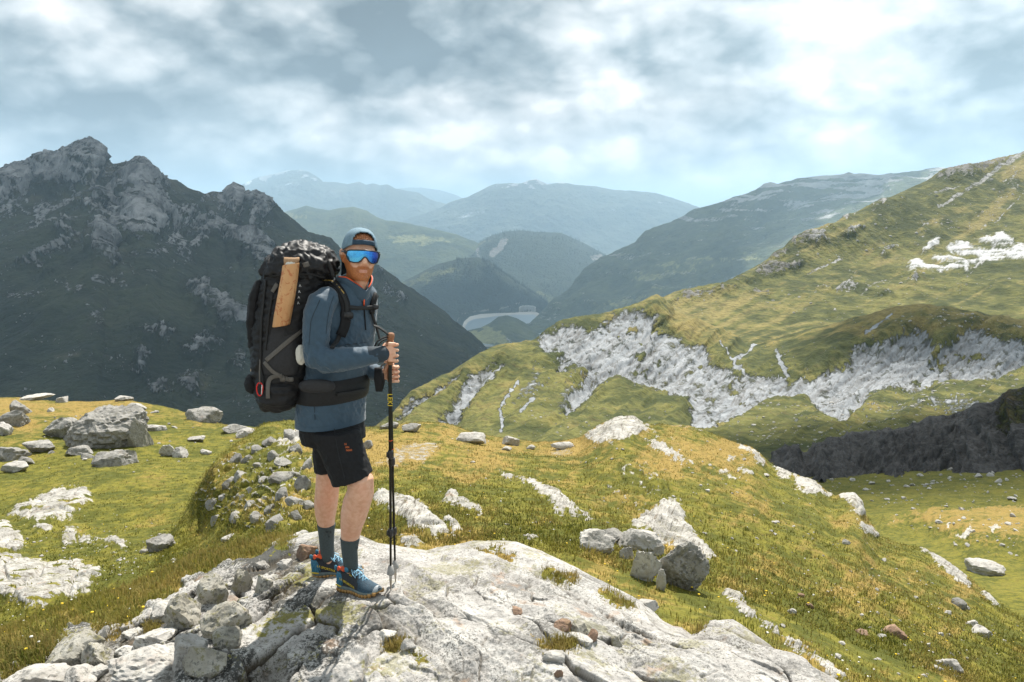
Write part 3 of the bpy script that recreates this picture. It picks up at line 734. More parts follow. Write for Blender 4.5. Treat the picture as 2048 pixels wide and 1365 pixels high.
MR_SCREE = [z3([(385, 880), (400, 838), (500, 838), (492, 866), (430, 884), (395, 920)]), z3([(1060, 1235), (1120, 1215), (1180, 1210), (1260, 1190), (1340, 1185), (1440, 1200), (1480, 1230), (1470, 1290), (1330, 1290), (1320, 1240), (1200, 1240), (1110, 1250)]), z2([(640, 1040), (720, 1010), (740, 1060), (640, 1130), (600, 1150)]), z2([(860, 1060), (1000, 1000), (1050, 1040), (920, 1110), (870, 1160), (760, 1210), (820, 1130)]), z2([(820, 930), (880, 890), (960, 900), (990, 960), (860, 980)]), z2([(680, 980), (700, 950), (740, 990), (690, 1010)]), z3([(555, 1340), (640, 1300), (670, 1300), (600, 1345)]), z3([(850, 1195), (900, 1180), (920, 1200), (860, 1215)])]
STREAM = z3([(575, 838), (540, 846), (500, 852), (470, 862), (450, 880), (425, 905), (400, 930), (380, 958), (360, 980), (330, 998), (300, 1010), (296, 1030), (298, 1052), (318, 1068), (335, 1082)])
MR_STREAK = [(STREAM, 3.2), (z3([(505, 830), (512, 848)]), 3.0), (z3([(575, 838), (540, 850)]), 4.0), (z2([(625, 1040), (570, 1120), (535, 1180), (550, 1230), (545, 1290)]), 3.0), (z2([(700, 1130), (640, 1200)]), 3.0), (z3([(220, 930), (260, 990), (300, 1040)]), 1.6), (z3([(500, 980), (520, 1040), (550, 1075)]), 4.0), (z3([(640, 1110), (720, 1210), (840, 1310)]), 1.6), (z3([(1000, 850), (930, 905), (1060, 800)]), 3.0)]
def mr_masks(s):
    fc = patch_mask(s, MR_FACE, 9, 6, 131); sc = patch_mask(s, MR_SCREE, 14, 12, 132); sk = stroke_mask(s, MR_STREAK, 1.5, 3, 133)
    holes = sst(0.16, 0.34, npx(s, 30, 134, 4)) * sst(0.2, -0.2, npx(s, 90, 135)) 
    fc = fc * (1 - 0.8 * holes)
    s.fc = patch_mask(s, MR_FACE, 16, 3, 131); s.sc = sc
    sp = npx(s, 5, 136, 3); big = npx(s, 120, 137, 3)
    spk = sst(0.36, 0.46, sp + 0.25 * big + 0.05 * sst(1500, 1650, s.U)) * 0.8
    dg = fbm(np.stack([(s.U + s.V) / 70, (s.V - s.U * 0.1) / 22, 0 * s.U], -1), 4, 0.55, 138)
    dry = 0.0 + 1.0 * dg + 0.45 * sst(690, 640, s.V) * sst(1300, 1400, s.U) + 0.25 * sst(60, 5, s.V - np.interp(s.U, [q[0] for q in MR_SKY], [q[1] for q in MR_SKY]))
    ln = fbm(np.stack([(s.U * 0.75 + s.V) / 9.0, (s.V * 0.4 - s.U) / 90.0, 0 * s.U], -1), 3, 0.5, 139)
    ln2 = fbm(np.stack([(s.U * 0.9 - s.V * 0.4) / 5.0, (s.V * 0.8) / 40.0, 0 * s.U], -1), 3, 0.5, 140)
    s.ln, s.ln2 = ln, ln2
    crack = np.clip(fc * (sst(0.07, 0.0, np.abs(ln)) * 0.55 + sst(0.05, 0.0, np.abs(ln2)) * 0.2 + 0.35 * sst(0.05, 0.35, ln)), 0, 0.85)
    return {'rock': fc * (0.86 + 0.7 * npx(s, 16, 146, 4)) + sc * (0.58 + 0.5 * npx(s, 8, 147, 3)) + sk * 0.85 + spk - 0.1 + 0.25 * npx(s, 45, 148, 3), 'dry': dry, 'crack': crack}
def mr_disp(s):
    k = 1 - 0.6 * (1 - s.sky) ** 3
    d = 3.2 * fbm(W(s, 60), 4, 0.5, 141) + 3.6 * (ridged(np.stack([(s.U * 0.8 + s.V) / 55.0, (s.V - s.U * 0.5) / 260.0, 0 * s.U], -1) + 0.5 * fbm(W(s, 60), 2, 0.5, 144)[..., None], 4, 0.5, 142) - 0.35) * (1 - 0.75 * s.fc) + 0.22 * fbm(W(s, 3.5), 3, 0.6, 143)
    d = d + s.fc * (-4.5 + 3.2 * fbm(W(s, 30, 30, 45), 3, 0.45, 145) + 2.4 * (ridged(np.stack([(s.U * 0.75 + s.V) / 26.0 + 0.8 * npx(s, 50, 149), (s.V * 0.4 - s.U) / 160.0, 0 * s.U], -1), 3, 0.42, 150) - 0.4) - 0.6 * sst(0.10, 0.0, np.abs(s.ln)) + 0.8 * s.ln2)
    return d * k * s.G0[..., 1] / 330
MR = Sheet('rocky_ridge', [
    [(640, 1020, 120), (1000, 980, 110), (1500, 990, 105), (2330, 990, 105)],
    [(640, 990, 150), (900, 900, 190), (1100, 880, 180), (1400, 865, 185), (1500, 870, 175), (1700, 860, 165), (2048, 815, 170), (2330, 800, 170)],
    [(640, 975, 185), (786, 850, 225), (950, 790, 245), (1050, 770, 255), (1200, 765, 265), (1400, 770, 275), (1550, 770, 265), (1700, 765, 255), (1850, 755, 255), (2048, 740, 250), (2330, 740, 250)],
    MR_SKY, [(u, v + 110, Y * 1.3) for u, v, Y in MR_SKY]], 640, 2330, 2.0, 1.7, 3, mr_disp, mr_masks, M_MID, 'middle ridge of pale grey rock faces and green gullies')
# ---------------- gully floor to the right of the near slope
def gf_masks(s):
    sp = npx(s, 5, 151, 3); big = npx(s, 100, 152, 3)
    md = patch_mask(s, [[(1770, 1046), (1838, 1036), (1900, 1030), (2012, 1026), (2400, 1020), (2400, 1150), (2048, 1115), (1960, 1110), (1900, 1085), (1850, 1060)]], 14, 12, 153)
    rk = patch_mask(s, [z6([(1640, 690), (1680, 670), (1700, 690), (1660, 720)]), z6([(1440, 650), (1460, 640), (1470, 655), (1450, 665)]), z6([(1480, 700), (1530, 690), (1560, 660), (1570, 720), (1500, 725)])], 3, 4, 154)
    s.md = md
    spk = sst(0.30, 0.42, sp + 0.25 * big + 0.14 * md) * (0.6 + 0.2 * md)
    return {'rock': spk + rk - 0.3, 'dry': -0.25 + 0.6 * big + md * 0.95, 'crack': 0 * md}
def gf_disp(s):
    return 1.0 * patch_mask(s, [[(1770, 1046), (1838, 1036), (1900, 1030), (2012, 1026), (2400, 1020), (2400, 1150), (2048, 1115), (1960, 1110), (1900, 1085), (1850, 1060)]], 30, 3, 153) + 0.7 * fbm(W(s, 9), 4, 0.5, 155) + 0.15 * s.md * ridged(W(s, 3), 3, 0.5, 156) + 0.10 * fbm(W(s, 0.8), 3, 0.6, 157)
GF = Sheet('gully_floor', [
    [(1400, 1420, 13), (2400, 1420, 13)], [(1400, 1300, 19), (2400, 1300, 19)], [(1400, 1180, 30), (2400, 1160, 32)], [(1400, 1060, 55), (1800, 1058, 55), (1950, 1040, 58), (2400, 1030, 60)],
    [(1400, 960, 100), (1700, 960, 100), (2048, 930, 100), (2400, 900, 100)], [(1400, 900, 165), (1540, 900, 165), (2048, 880, 165), (2400, 870, 165)], [(1400, 870, 215), (2048, 850, 215), (2400, 850, 215)], [(1400, 960, 300), (2400, 960, 300)]],
    1400, 2400, 2.2, 1.8, 6, gf_disp, gf_masks, M_NEAR, 'green gully floor strewn with pale stones')

# ---------------- dark cliff across the gully
DC_SKY = [(1500, 960, 118), (1530, 935, 118), (1540, 924, 118), (1552, 914, 118), (1565, 908, 118), (1590, 901, 119), (1600, 906, 119), (1606, 909, 119), (1618, 901, 119), (1631, 895, 120), (1650, 888, 120), (1672, 879, 121), (1700, 873, 122), (1714, 868, 122), (1755, 864, 122), (1797, 862, 122), (1812, 858, 122), (1830, 854, 122), (1855, 841, 122), (1870, 834, 122), (1892, 833, 121), (1915, 831, 121), (1942, 823, 120), (1960, 812, 119), (1983, 804, 118), (2015, 790, 117), (2048, 780, 116), (2400, 700, 112)]
DC_BOT = [(1500, 972, 104), (1540, 930, 110), (1565, 936, 108), (1590, 940, 107), (1615, 938, 107), (1714, 950, 104), (1797, 956, 103), (1888, 958, 102), (1933, 946, 101), (2004, 925, 100), (2048, 905, 99), (2400, 850, 95)]
def dc_masks(s):
    g = patch_mask(s, [[(2000, 800), (2060, 780), (2200, 770), (2100, 830), (2020, 880), (1990, 860)]], 8, 8, 161)
    return {'rock': 1.15 - 0.75 * g - 0.5 * sst(0.2, 0.4, npx(s, 14, 162)), 'dry': npx(s, 40, 163), 'crack': 0 * g}
def dc_disp(s):
    k = (1 - 0.75 * (1 - s.sky) ** 2)
    sl = (s.U + (s.V - 850) * 0.75) / 26.0
    slab = ridged(np.stack([sl, s.V / 70.0, 0 * s.U], -1), 5, 0.58, 164)
    col = ridged(np.stack([(s.U - (s.V - 850) * 0.2) / 60.0, s.V / 150.0, 0 * s.U], -1), 3, 0.5, 165)
    return k * (1.6 * slab + 2.2 * col + 0.5 * fbm(W(s, 1.2), 4, 0.6, 166) - 1.0)
def mixrow(A, B, t, bulge=0.0):
    us = sorted(set([q[0] for q in A] + [q[0] for q in B])); out = []
    for u in us:
        va, Ya = np.interp(u, [q[0] for q in A], [q[1] for q in A]), np.interp(u, [q[0] for q in A], [q[2] for q in A])
        vb, Yb = np.interp(u, [q[0] for q in B], [q[1] for q in B]), np.interp(u, [q[0] for q in B], [q[2] for q in B])
        out.append((u, va + (vb - va) * t, Ya + (Yb - Ya) * t + bulge))
    return out
Sheet('dark_cliff', [[(u, v + 45, Y - 8) for u, v, Y in DC_BOT], DC_BOT, mixrow(DC_BOT, DC_SKY, 0.5, -1.0), DC_SKY, [(u, v + 6, Y + 14) for u, v, Y in DC_SKY], [(u, v + 120, Y + 40) for u, v, Y in DC_SKY]], 1500, 2400, 1.8, 1.6, 3, dc_disp, dc_masks, M_DARKCLIFF, 'dark slabby slate cliff across the gully on the right')

# ---------------- left meadow bowl
LB_SKY = [(-300, 796, 46), (0, 796, 45), (43, 796, 45), (86, 799, 44), (124, 803, 43), (171, 804, 42), (231, 800, 41), (266, 801, 40), (300, 808, 39), (356, 818, 38), (386, 826, 37), (429, 843, 36), (450, 851, 35), (497, 852, 34), (527, 857, 33), (600, 862, 32), (760, 870, 31), (900, 900, 30)]
LB_SLABS = [z4([(40, 580), (90, 530), (150, 510), (200, 495), (250, 478), (340, 465), (390, 455), (435, 510), (410, 545), (370, 575), (330, 602), (230, 607), (110, 612)]), z4([(-60, 590), (0, 590), (30, 610), (60, 650), (110, 690), (110, 735), (60, 752), (0, 760), (-80, 760)]),
            z4([(155, 632), (200, 628), (250, 640), (240, 668), (190, 668)]), z4([(285, 665), (330, 640), (360, 650), (340, 690), (300, 702)]), z4([(370, 670), (410, 655), (425, 668), (380, 685)]), z4([(440, 660), (520, 655), (560, 680), (600, 690), (560, 722), (520, 700), (480, 675)]),
            z4([(-60, 775), (60, 768), (110, 790), (180, 780), (260, 790), (370, 788), (400, 820), (470, 825), (487, 880), (440, 900), (430, 945), (360, 975), (290, 1000), (240, 1035), (140, 1048), (70, 1020), (0, 1000), (-80, 1010)])]
def lb_masks(s):
    rk = patch_mask(s, LB_SLABS, 6, 6, 171)
    gaps = sst(0.12, 0.30, fbm(np.stack([s.U / 60 + s.V / 30, s.V / 9, 0 * s.U], -1), 3, 0.5, 172))
    rk = rk * (1 - 0.85 * gaps)
    s.rk = patch_mask(s, LB_SLABS, 13, 2.5, 171); big = npx(s, 130, 173, 3); sp = npx(s, 6, 174, 3)
    yellow = sst(930, 800, s.V) * 0.65
    s.spk = sst(0.36, 0.44, sp + 0.2 * big) * (s.V > 1040)
    return {'rock': rk * 1.0 + s.spk * 0.5 - 0.15, 'dry': -0.05 + 0.9 * big + yellow + 0.25 * npx(s, 25, 175), 'crack': rk * 0.8 * sst(0.06, 0.0, np.abs(fbm(np.stack([s.U / 40 + s.V / 20, s.V / 10, 0 * s.U], -1), 3, 0.5, 176)))}
def lb_disp(s):
    k = 1 - 0.75 * (1 - s.sky) ** 2
    d = 0.30 * fbm(W(s, 4.5), 3, 0.5, 177) + 0.07 * fbm(W(s, 0.9), 3, 0.55, 178) + 0.035 * fbm(W(s, 0.22), 2, 0.5, 179)
    f1, f2, cid, ox, oy = worley2(s.G0[..., 0] / 0.75 + s.G0[..., 1] / 2.0, s.G0[..., 1] / 1.3, 18)
    d = d + s.rk * (0.07 + 0.07 * (rnd(cid, 1) - 0.5) - 0.06 * sst(0.12, 0.0, f2 - f1) + 0.05 * ridged(W(s, 0.6), 4, 0.55, 180))
    return d * (0.4 + 0.6 * k)
LB = Sheet('left_meadow', [[(-300, 1420, 7.5), (900, 1420, 6.5)], [(-300, 1330, 9.2), (900, 1330, 7.5)], [(-300, 1150, 12.8), (0, 1150, 12.5), (400, 1150, 11.0), (900, 1150, 10.5)], [(-300, 1000, 20.5), (0, 1000, 20), (400, 1000, 18.5), (900, 1000, 17)], [(-300, 880, 31), (300, 885, 29), (900, 930, 26)], LB_SKY,
    [(u, v + 40, Y + 4) for u, v, Y in LB_SKY], [(u, v + 330, Y + 30) for u, v, Y in LB_SKY]], -300, 760, 1.8, 1.4, 5, lb_disp, lb_masks, M_NEAR, 'sunlit green meadow bowl with white slabs')

# ---------------- near grassy slope behind and right of the hiker
NS_SKY = [(200, 1300, 9.0), (260, 1220, 10.0), (300, 1150, 11.4), (340, 1078, 14.0), (375, 1012, 16.2), (399, 966, 16.0), (415, 945, 15.6), (429, 927, 15.2), (450, 907, 16), (467, 892, 16.6), (501, 868, 17.6), (527, 848, 18.6), (550, 842, 19.2), (570, 840, 19.8), (609, 842, 20.5), (660, 850, 21), (719, 857, 22), (757, 854, 23), (798, 848, 24), (844, 842, 25), (889, 844, 25.5), (931, 857, 25.5), (980, 869, 25), (1034, 881, 24.5), (1075, 886, 24), (1117, 884, 23.5), (1160, 876, 23), (1185, 860, 22.6), (1208, 846, 22.4), (1225, 838, 22.3), (1241, 834, 22.2), (1266, 836, 22.2), (1285, 848, 22.3), (1300, 852, 22.4), (1341, 852, 23), (1380, 852, 23.5), (1403, 856, 24), (1437, 869, 24.5), (1474, 886, 25), (1503, 895, 25), (1528, 918, 24.6), (1548, 936, 24.2), (1590, 952, 23.8), (1631, 965, 23.4), (1656, 986, 22.8), (1672, 992, 22.5), (1685, 988, 22.3), (1706, 988, 22), (1720, 1003, 21.6), (1730, 1030, 21), (1755, 1072, 20), (1797, 1088, 19.4), (1842, 1096, 19), (1880, 1119, 18.4), (1942, 1160, 17.4), (1995, 1208, 16.2), (2048, 1240, 15.4), (2200, 1330, 13.5), (2500, 1500, 11)]
NS_SLABS = [z5([(310, 460), (350, 437), (400, 465), (480, 480), (540, 520), (590, 580), (660, 640), (695, 680), (600, 682), (500, 640), (440, 600), (400, 560), (330, 520)]), z5([(640, 510), (670, 460), (740, 480), (800, 530), (855, 577), (760, 552), (680, 525)]), z5([(630, 588), (680, 588), (730, 650), (710, 662), (650, 620)]),
            z5([(920, 338), (1000, 368), (1080, 388), (1150, 420), (1230, 480), (1290, 530), (1302, 552), (1240, 548), (1190, 557), (1150, 490), (1060, 415), (960, 375)]), z5([(1300, 540), (1330, 545), (1365, 575), (1350, 580)]),
            z6([(-105, 590), (-60, 560), (0, 545), (60, 480), (100, 470), (150, 480), (170, 580), (230, 650), (335, 778), (290, 790), (180, 720), (110, 690), (60, 690), (0, 640), (-80, 620)]), z6([(0, 205), (100, 240), (220, 308), (150, 310), (90, 290), (0, 245)]), z6([(330, 345), (360, 345), (405, 380), (390, 388)]), z6([(425, 330), (470, 320), (490, 350), (440, 360)]),
            z6([(370, 270), (420, 275), (410, 292), (380, 290)]), z6([(415, 205), (470, 225), (510, 245), (552, 290), (545, 312), (500, 290), (450, 250)]), z6([(585, 318), (640, 325), (700, 360), (800, 392), (840, 440), (880, 458), (840, 470), (760, 462), (715, 430), (680, 385), (620, 365)]), z6([(905, 460), (980, 448), (1030, 485), (1050, 575), (1010, 560), (960, 510)]), z6([(1000, 590), (1050, 610), (1105, 660), (1040, 655)]),
            z6([(1310, 712), (1345, 735), (1430, 770), (1500, 830), (1550, 868), (1550, 918), (1490, 895), (1420, 830), (1370, 790)]), z6([(1580, 915), (1640, 930), (1690, 1000), (1640, 975)]), z6([(340, 920), (380, 920), (450, 970), (440, 1000), (500, 1060), (590, 1125), (600, 1165), (540, 1130), (430, 1050), (360, 975)]), z6([(590, 1160), (700, 1230), (900, 1350), (960, 1420), (860, 1370), (700, 1260)]),
            z5([(1320, 172), (1420, 98), (1500, 66), (1570, 72), (1650, 150), (1600, 160), (1560, 190), (1500, 195), (1420, 220), (1370, 200)]), z5([(1600, 195), (1660, 200), (1739, 245), (1720, 255), (1640, 225)]), z5([(440, 700), (520, 705), (560, 725), (480, 745)]),
            z4([(1300, 265), (1330, 210), (1400, 175), (1460, 170), (1475, 240), (1400, 250)]), z5([(1010, 690), (1080, 685), (1110, 705), (1050, 710)])]
NS_RUBBLE = [z4([(930, 430), (1000, 335), (1090, 262), (1200, 235), (1320, 215), (1460, 250), (1500, 350), (1480, 430), (1400, 560), (1330, 640), (1180, 640), (1020, 610), (940, 560), (890, 480)]), z5([(1440, 330), (1560, 300), (1739, 330), (1739, 480), (1600, 470), (1560, 400)]), z5([(1400, 390), (1480, 400), (1600, 500), (1739, 580), (1700, 640), (1560, 560)]), z6([(-60, 130), (60, 160), (160, 250), (120, 300), (0, 270)])]
NS_GRAVEL = [z5([(295, 318), (400, 250), (500, 215), (600, 205), (650, 215), (610, 255), (560, 285), (470, 295), (380, 312)]), z5([(1140, 250), (1200, 228), (1290, 240), (1260, 262), (1180, 265)]), z6([(60, 115), (140, 118), (260, 140), (250, 155), (120, 140)])]
def ns_masks(s):
    rk = patch_mask(s, NS_SLABS, 5, 6, 191); ru = patch_mask(s, NS_RUBBLE, 12, 12, 192); gr = patch_mask(s, NS_GRAVEL, 5, 6, 193)
    s.rk = patch_mask(s, NS_SLABS, 11, 2.5, 191); s.ru = patch_mask(s, NS_RUBBLE, 18, 4, 192)
    big = npx(s, 150, 194, 3); sp = npx(s, 7, 195, 4); stk = fbm(np.stack([(s.U * 0.8 + s.V) / 14, (s.V - s.U * 0.8) / 60, 0 * s.U], -1), 3, 0.5, 196)
    s.spk = np.maximum(sst(0.36, 0.46, sp + 0.2 * big) * 0.6, ru * sst(0.05, 0.2, npx(s, 11, 197, 4)))
    dry = 0.22 - 0.27 * sst(500, 360, s.U) + 1.3 * big + 0.35 * sst(1000, 880, s.V) * (s.U > 700) + 0.45 * stk + 0.5 * gr + 0.25 * npx(s, 22, 198)
    crack = np.clip(rk * 0.9 * sst(0.05, 0.0, np.abs(fbm(np.stack([(s.U + s.V) / 12, (s.V - s.U) / 60, 0 * s.U], -1), 3, 0.5, 199))) + gr * 0.25, 0, 1)
    return {'rock': rk * 1.0 + s.spk * 0.7 + gr * 0.60 - 0.15, 'dry': dry, 'crack': crack}
def ns_disp(s):
    k = 1 - 0.6 * (1 - s.sky) ** 2
    d = 0.20 * fbm(W(s, 3.0), 3, 0.5, 201) + 0.075 * fbm(W(s, 0.55), 3, 0.55, 202) + 0.035 * fbm(W(s, 0.16), 2, 0.5, 203)
    d = d * np.clip((s.G0[..., 1] - 3) / 6, 0.3, 1)
    f1, f2, cid, ox, oy = worley2((s.G0[..., 0] * 0.66 - s.G0[..., 1] * 0.75) / 1.1, (s.G0[..., 0] * 0.75 + s.G0[..., 1] * 0.66) / 0.35, 21)
    g1, g2, gid, _, _ = worley2(s.G0[..., 0] / 0.45, s.G0[..., 1] / 0.7, 22)
    d = d + s.rk * (0.06 + 0.06 * (rnd(cid, 1) - 0.5) - 0.05 * sst(0.10, 0.0, f2 - f1) + 0.05 * ridged(W(s, 0.5), 4, 0.55, 204))
    d = d + s.ru * (0.07 * rnd(gid, 2) - 0.05 * sst(0.2, 0.0, g2 - g1)) + s.spk * 0.03
    return d * (0.35 + 0.65 * k)
NS = Sheet('near_slope', [
    [(200, 1500, 4.2), (2500, 1560, 5.0)], [(200, 1400, 6.0), (400, 1300, 6.2), (560, 1240, 5.9), (1000, 1230, 5.1), (1450, 1300, 4.9), (1700, 1400, 4.8), (2048, 1440, 6.2), (2500, 1560, 7.5)],
    [(200, 1350, 7.6), (300, 1235, 9.0), (400, 1125, 10.8), (480, 1112, 8.8), (560, 1100, 7.4), (1000, 1120, 6.4), (1300, 1180, 6.5), (1450, 1230, 6.2), (1700, 1345, 5.9), (2048, 1400, 7.2), (2500, 1540, 8.5)],
    [(200, 1310, 8.4), (300, 1185, 10.4), (400, 1055, 13.9), (480, 1030, 11.8), (560, 1010, 10.4), (800, 1000, 10.2), (1000, 1010, 9.8), (1300, 1050, 10.2), (1500, 1090, 10.2), (1700, 1180, 9.8), (1880, 1250, 9.8), (2048, 1320, 10.0), (2500, 1510, 10)],
    NS_SKY, [(u, v + 25, Y + 1.6) for u, v, Y in NS_SKY], [(u, v + 260, Y + 14) for u, v, Y in NS_SKY]], 200, 2500, 1.9, 1.3, 4, ns_disp, ns_masks, M_NEAR, 'near dry grass slope with pale rock slabs behind the hiker')

# ---------------- the rock summit under the hiker, with its grass flank on the left
SM_SKY = [(-320, 1400, 6.6), (-150, 1330, 7.3), (0, 1266, 7.6), (86, 1228, 7.6), (193, 1192, 7.5), (257, 1180, 7.3), (321, 1146, 7.0), (400, 1112, 6.7), (480, 1090, 6.3), (540, 1078, 5.9), (570, 1073, 5.6), (620, 1066, 5.3), (660, 1058, 5.2), (690, 1060, 5.1), (723, 1073, 5.0), (757, 1088, 4.95), (798, 1096, 4.95), (852, 1105, 4.95), (910, 1092, 5.1), (940, 1086, 5.15), (976, 1083, 5.2), (1010, 1084, 5.2), (1034, 1087, 5.15), (1075, 1104, 5.05), (1125, 1126, 4.95), (1167, 1147, 4.85), (1216, 1172, 4.75), (1258, 1196, 4.65), (1282, 1207, 4.6), (1300, 1222, 4.5), (1325, 1243, 4.4), (1345, 1254, 4.35), (1362, 1257, 4.35), (1383, 1274, 4.3), (1400, 1262, 4.35), (1420, 1246, 4.4), (1445, 1242, 4.4), (1466, 1243, 4.4), (1494, 1258, 4.3), (1548, 1296, 4.15), (1606, 1320, 4.0), (1664, 1354, 3.9), (1750, 1420, 3.7), (1950, 1530, 3.4)]
SM_ROCK = z4([(1330, 690), (1170, 790), (1060, 800), (940, 865), (890, 890), (840, 900), (860, 930), (800, 970), (700, 1010), (650, 1050), (600, 1110), (480, 1095), (400, 1100), (300, 1125), (225, 1215), (180, 1285), (120, 1300), (30, 1300), (-50, 1340), (-250, 1500), (-400, 1900), (5000, 1900), (5000, 300), (1500, 300)])
SM_TUFT = [z5([(1060, 1180), (1100, 1210), (1190, 1225), (1310, 1205), (1290, 1260), (1200, 1290), (1130, 1270)]), z5([(340, 1210), (400, 1160), (470, 1150), (450, 1210), (380, 1260)]), z5([(510, 1270), (550, 1265), (570, 1295), (520, 1300)]), z6([(190, 1100), (280, 1085), (250, 1120), (200, 1140)]), z5([(1400, 940), (1480, 950), (1570, 1000), (1540, 1020), (1450, 990)]), z5([(790, 740), (850, 720), (910, 740), (980, 770), (960, 790), (850, 765)]), z4([(1300, 700), (1400, 690), (1330, 760), (1270, 790)]), z4([(420, 1090), (560, 1110), (540, 1160), (460, 1150)]), z4([(690, 1090), (770, 1080), (760, 1140), (700, 1130)]), z4([(20, 1310), (110, 1330), (80, 1365), (0, 1365)]), z5([(1120, 845), (1190, 850), (1280, 880), (1270, 910), (1180, 885)]), z5([(1260, 860), (1290, 870), (1280, 890), (1255, 880)])]
def sm_masks(s):
    w = npx(s, 40, 211, 4) * 16
    rk = sst(7, -7, sd_poly(s.U, s.V, SM_ROCK) + w)
    tf = patch_mask(s, SM_TUFT, 5, 9, 212)
    s.rk0 = rk
    rk = rk * (1 - 0.9 * tf)
    s.rk = rk
    x, y = s.G0[..., 0], s.G0[..., 1]
    wq = fbm(np.stack([x / 0.5, y / 0.5, 0 * x], -1), 3, 0.5, 213)
    p = x * 0.66 - y * 0.75; q = x * 0.75 + y * 0.66
    A = worley2(p / 0.75 + 0.35 * wq, q / 0.20 + 0.8 * wq, 31); B = worley2(p / 0.26 + 0.6 * wq, q / 0.075 + 1.2 * wq, 32)
    wl = fbm(np.stack([x / 0.3, y / 0.3, 0 * x], -1), 3, 0.5, 214)
    C = worley2(x / 0.30 + 0.4 * wl, y / 0.38 + 0.4 * wl, 33); D = worley2(x / 0.10 + 0.5 * wl, y / 0.12 + 0.5 * wl, 34)
    left = sst(800, 560, s.U + 0.35 * (1200 - s.V))
    e1 = lambda q_, w_: sst(w_, 0.0, q_[1] - q_[0])
    hA = 0.055 * (rnd(A[2], 1) - 0.5) + 0.12 * (rnd(A[2], 2) - 0.15) * A[4] - 0.034 * e1(A, 0.05) * (rnd(A[2], 4) > 0.3)
    hB = 0.018 * (rnd(B[2], 1) - 0.5) + 0.034 * (rnd(B[2], 2) - 0.3) * B[4] - 0.008 * e1(B, 0.06) * (rnd(B[2], 3) > 0.40)
    hC = 0.09 * (rnd(C[2], 1) - 0.5) + 0.11 * (rnd(C[2], 2) - 0.4) * C[4] + 0.09 * (rnd(C[2], 3) - 0.5) * C[3] - 0.05 * e1(C, 0.08)
    hD = 0.03 * (rnd(D[2], 1) - 0.5) + 0.03 * (rnd(D[2], 2) - 0.4) * D[4] - 0.010 * e1(D, 0.08)
    G3 = s.G0
    rough = 0.07 * fbm(G3 / 0.75, 2, 0.5, 225) + 0.020 * fbm(G3 / 0.22, 4, 0.55, 215) + 0.012 * ridged(G3 / 0.07, 4, 0.6, 216) + 0.004 * fbm(G3 / 0.018, 2, 0.6, 217)
    h = (1 - left) * (hA + hB) + left * (hC + hD) + rough
    calm = sst(55, 120, np.hypot((s.U - 715), (s.V - 1170) * 1.8))       # trodden flat where he stands
    s.h = h * (0.30 + 0.70 * calm)
    def blur(a):
        a = np.pad(a, 1, mode='edge'); a = (a[:-2] + 2 * a[1:-1] + a[2:]) / 4; return (a[:, :-2] + 2 * a[:, 1:-1] + a[:, 2:]) / 4
    s.h = blur(s.h); sm_ = s.h
    for _ in range(10): sm_ = blur(sm_)
    bl = sst(0.85, 0.4, s.sky) * sst(800, 700, s.U)
    s.h = s.h * (1 - bl) + sm_ * bl
    dirt = (1 - left) * np.maximum(e1(A, 0.045) * (rnd(A[2], 4) > 0.3), 0.7 * e1(B, 0.05) * (rnd(B[2], 3) > 0.40)) + left * np.maximum(e1(C, 0.05), 0.3 * e1(D, 0.05))
    dry = 0.15 + 0.9 * npx(s, 90, 218, 3) + 0.7 * npx(s, 18, 219, 3) + 0.25 * (1 - rk)
    low = sst(-0.02, -0.07, s.h)
    return {'rock': rk * 1.25 - 0.12 - 0.5 * rk * low * sst(0.0, 0.3, npx(s, 60, 220)), 'dry': dry, 'crack': np.clip((dirt * 0.8 + 0.5 * sst(-0.01, -0.05, s.h)) * rk, 0, 1), 'lich': np.clip(left * 0.9 + 0.5 * npx(s, 60, 224, 3), 0, 1)}
def sm_disp(s):
    k = 0.35 + 0.65 * s.sky
    k = k * (1 - (1 - sst(0.0, 0.55, s.sky)) * 0.9 * sst(760, 640, s.U))
    h = s.rk0 * (s.h + 0.03) + (1 - s.rk0) * (0.10 * fbm(W(s, 0.9), 3, 0.5, 221) + 0.06 * fbm(W(s, 0.22), 3, 0.6, 222))
    out = np.zeros(s.G0.shape); out[..., 2] = h * k
    out[..., 1] = -0.25 * h * k
    return out
SM = Sheet('rock_summit', [
    [(-320, 1560, 2.6), (1950, 1640, 2.4)],
    [(-320, 1450, 3.5), (-150, 1340, 3.95), (0, 1310, 4.15), (150, 1272, 4.3), (330, 1225, 4.25), (450, 1180, 4.3), (600, 1160, 4.15), (690, 1180, 3.95), (740, 1190, 3.86), (800, 1182, 3.9), (900, 1185, 3.95), (1100, 1205, 3.95), (1300, 1290, 3.75), (1450, 1300, 3.8), (1600, 1365, 3.5), (1750, 1440, 3.3), (1950, 1560, 3.0)],
    SM_SKY, [(u, v + 30, Y + 0.25) for u, v, Y in SM_SKY], [(u, v + 230, Y + 1.3) for u, v, Y in SM_SKY]], -320, 1950, 1.6, 1.3, 2, sm_disp, sm_masks, M_SUMMIT, 'white lichened limestone summit the hiker stands on')

# ---------------- the summit carries on behind the camera
bx, by = np.meshgrid(np.linspace(-70, 70, 141), np.concatenate([np.linspace(-90, -6, 57), np.linspace(-5.5, 2.75, 40)]))
bz = -0.22 - 0.02 * np.hypot(bx, by) - 0.0022 * bx ** 2 * 0.5 + 0.10 * fbm(np.stack([bx / 1.5, by / 1.5, 0 * bx], -1), 4, 0.5, 231)
me = np_mesh('rock_summit', np.stack([bx, by, bz], -1), grid_quads(*bx.shape))
fattr(me, 'rock', 0.75 + 0.5 * fbm(np.stack([bx / 4, by / 4, 0 * bx], -1), 3, 0.5, 232)); fattr(me, 'dry', 0.2 + 0 * bx); fattr(me, 'crack', 0 * bx)
o = link('rock_summit', me, M_SUMMIT); tag(o, kind='structure')
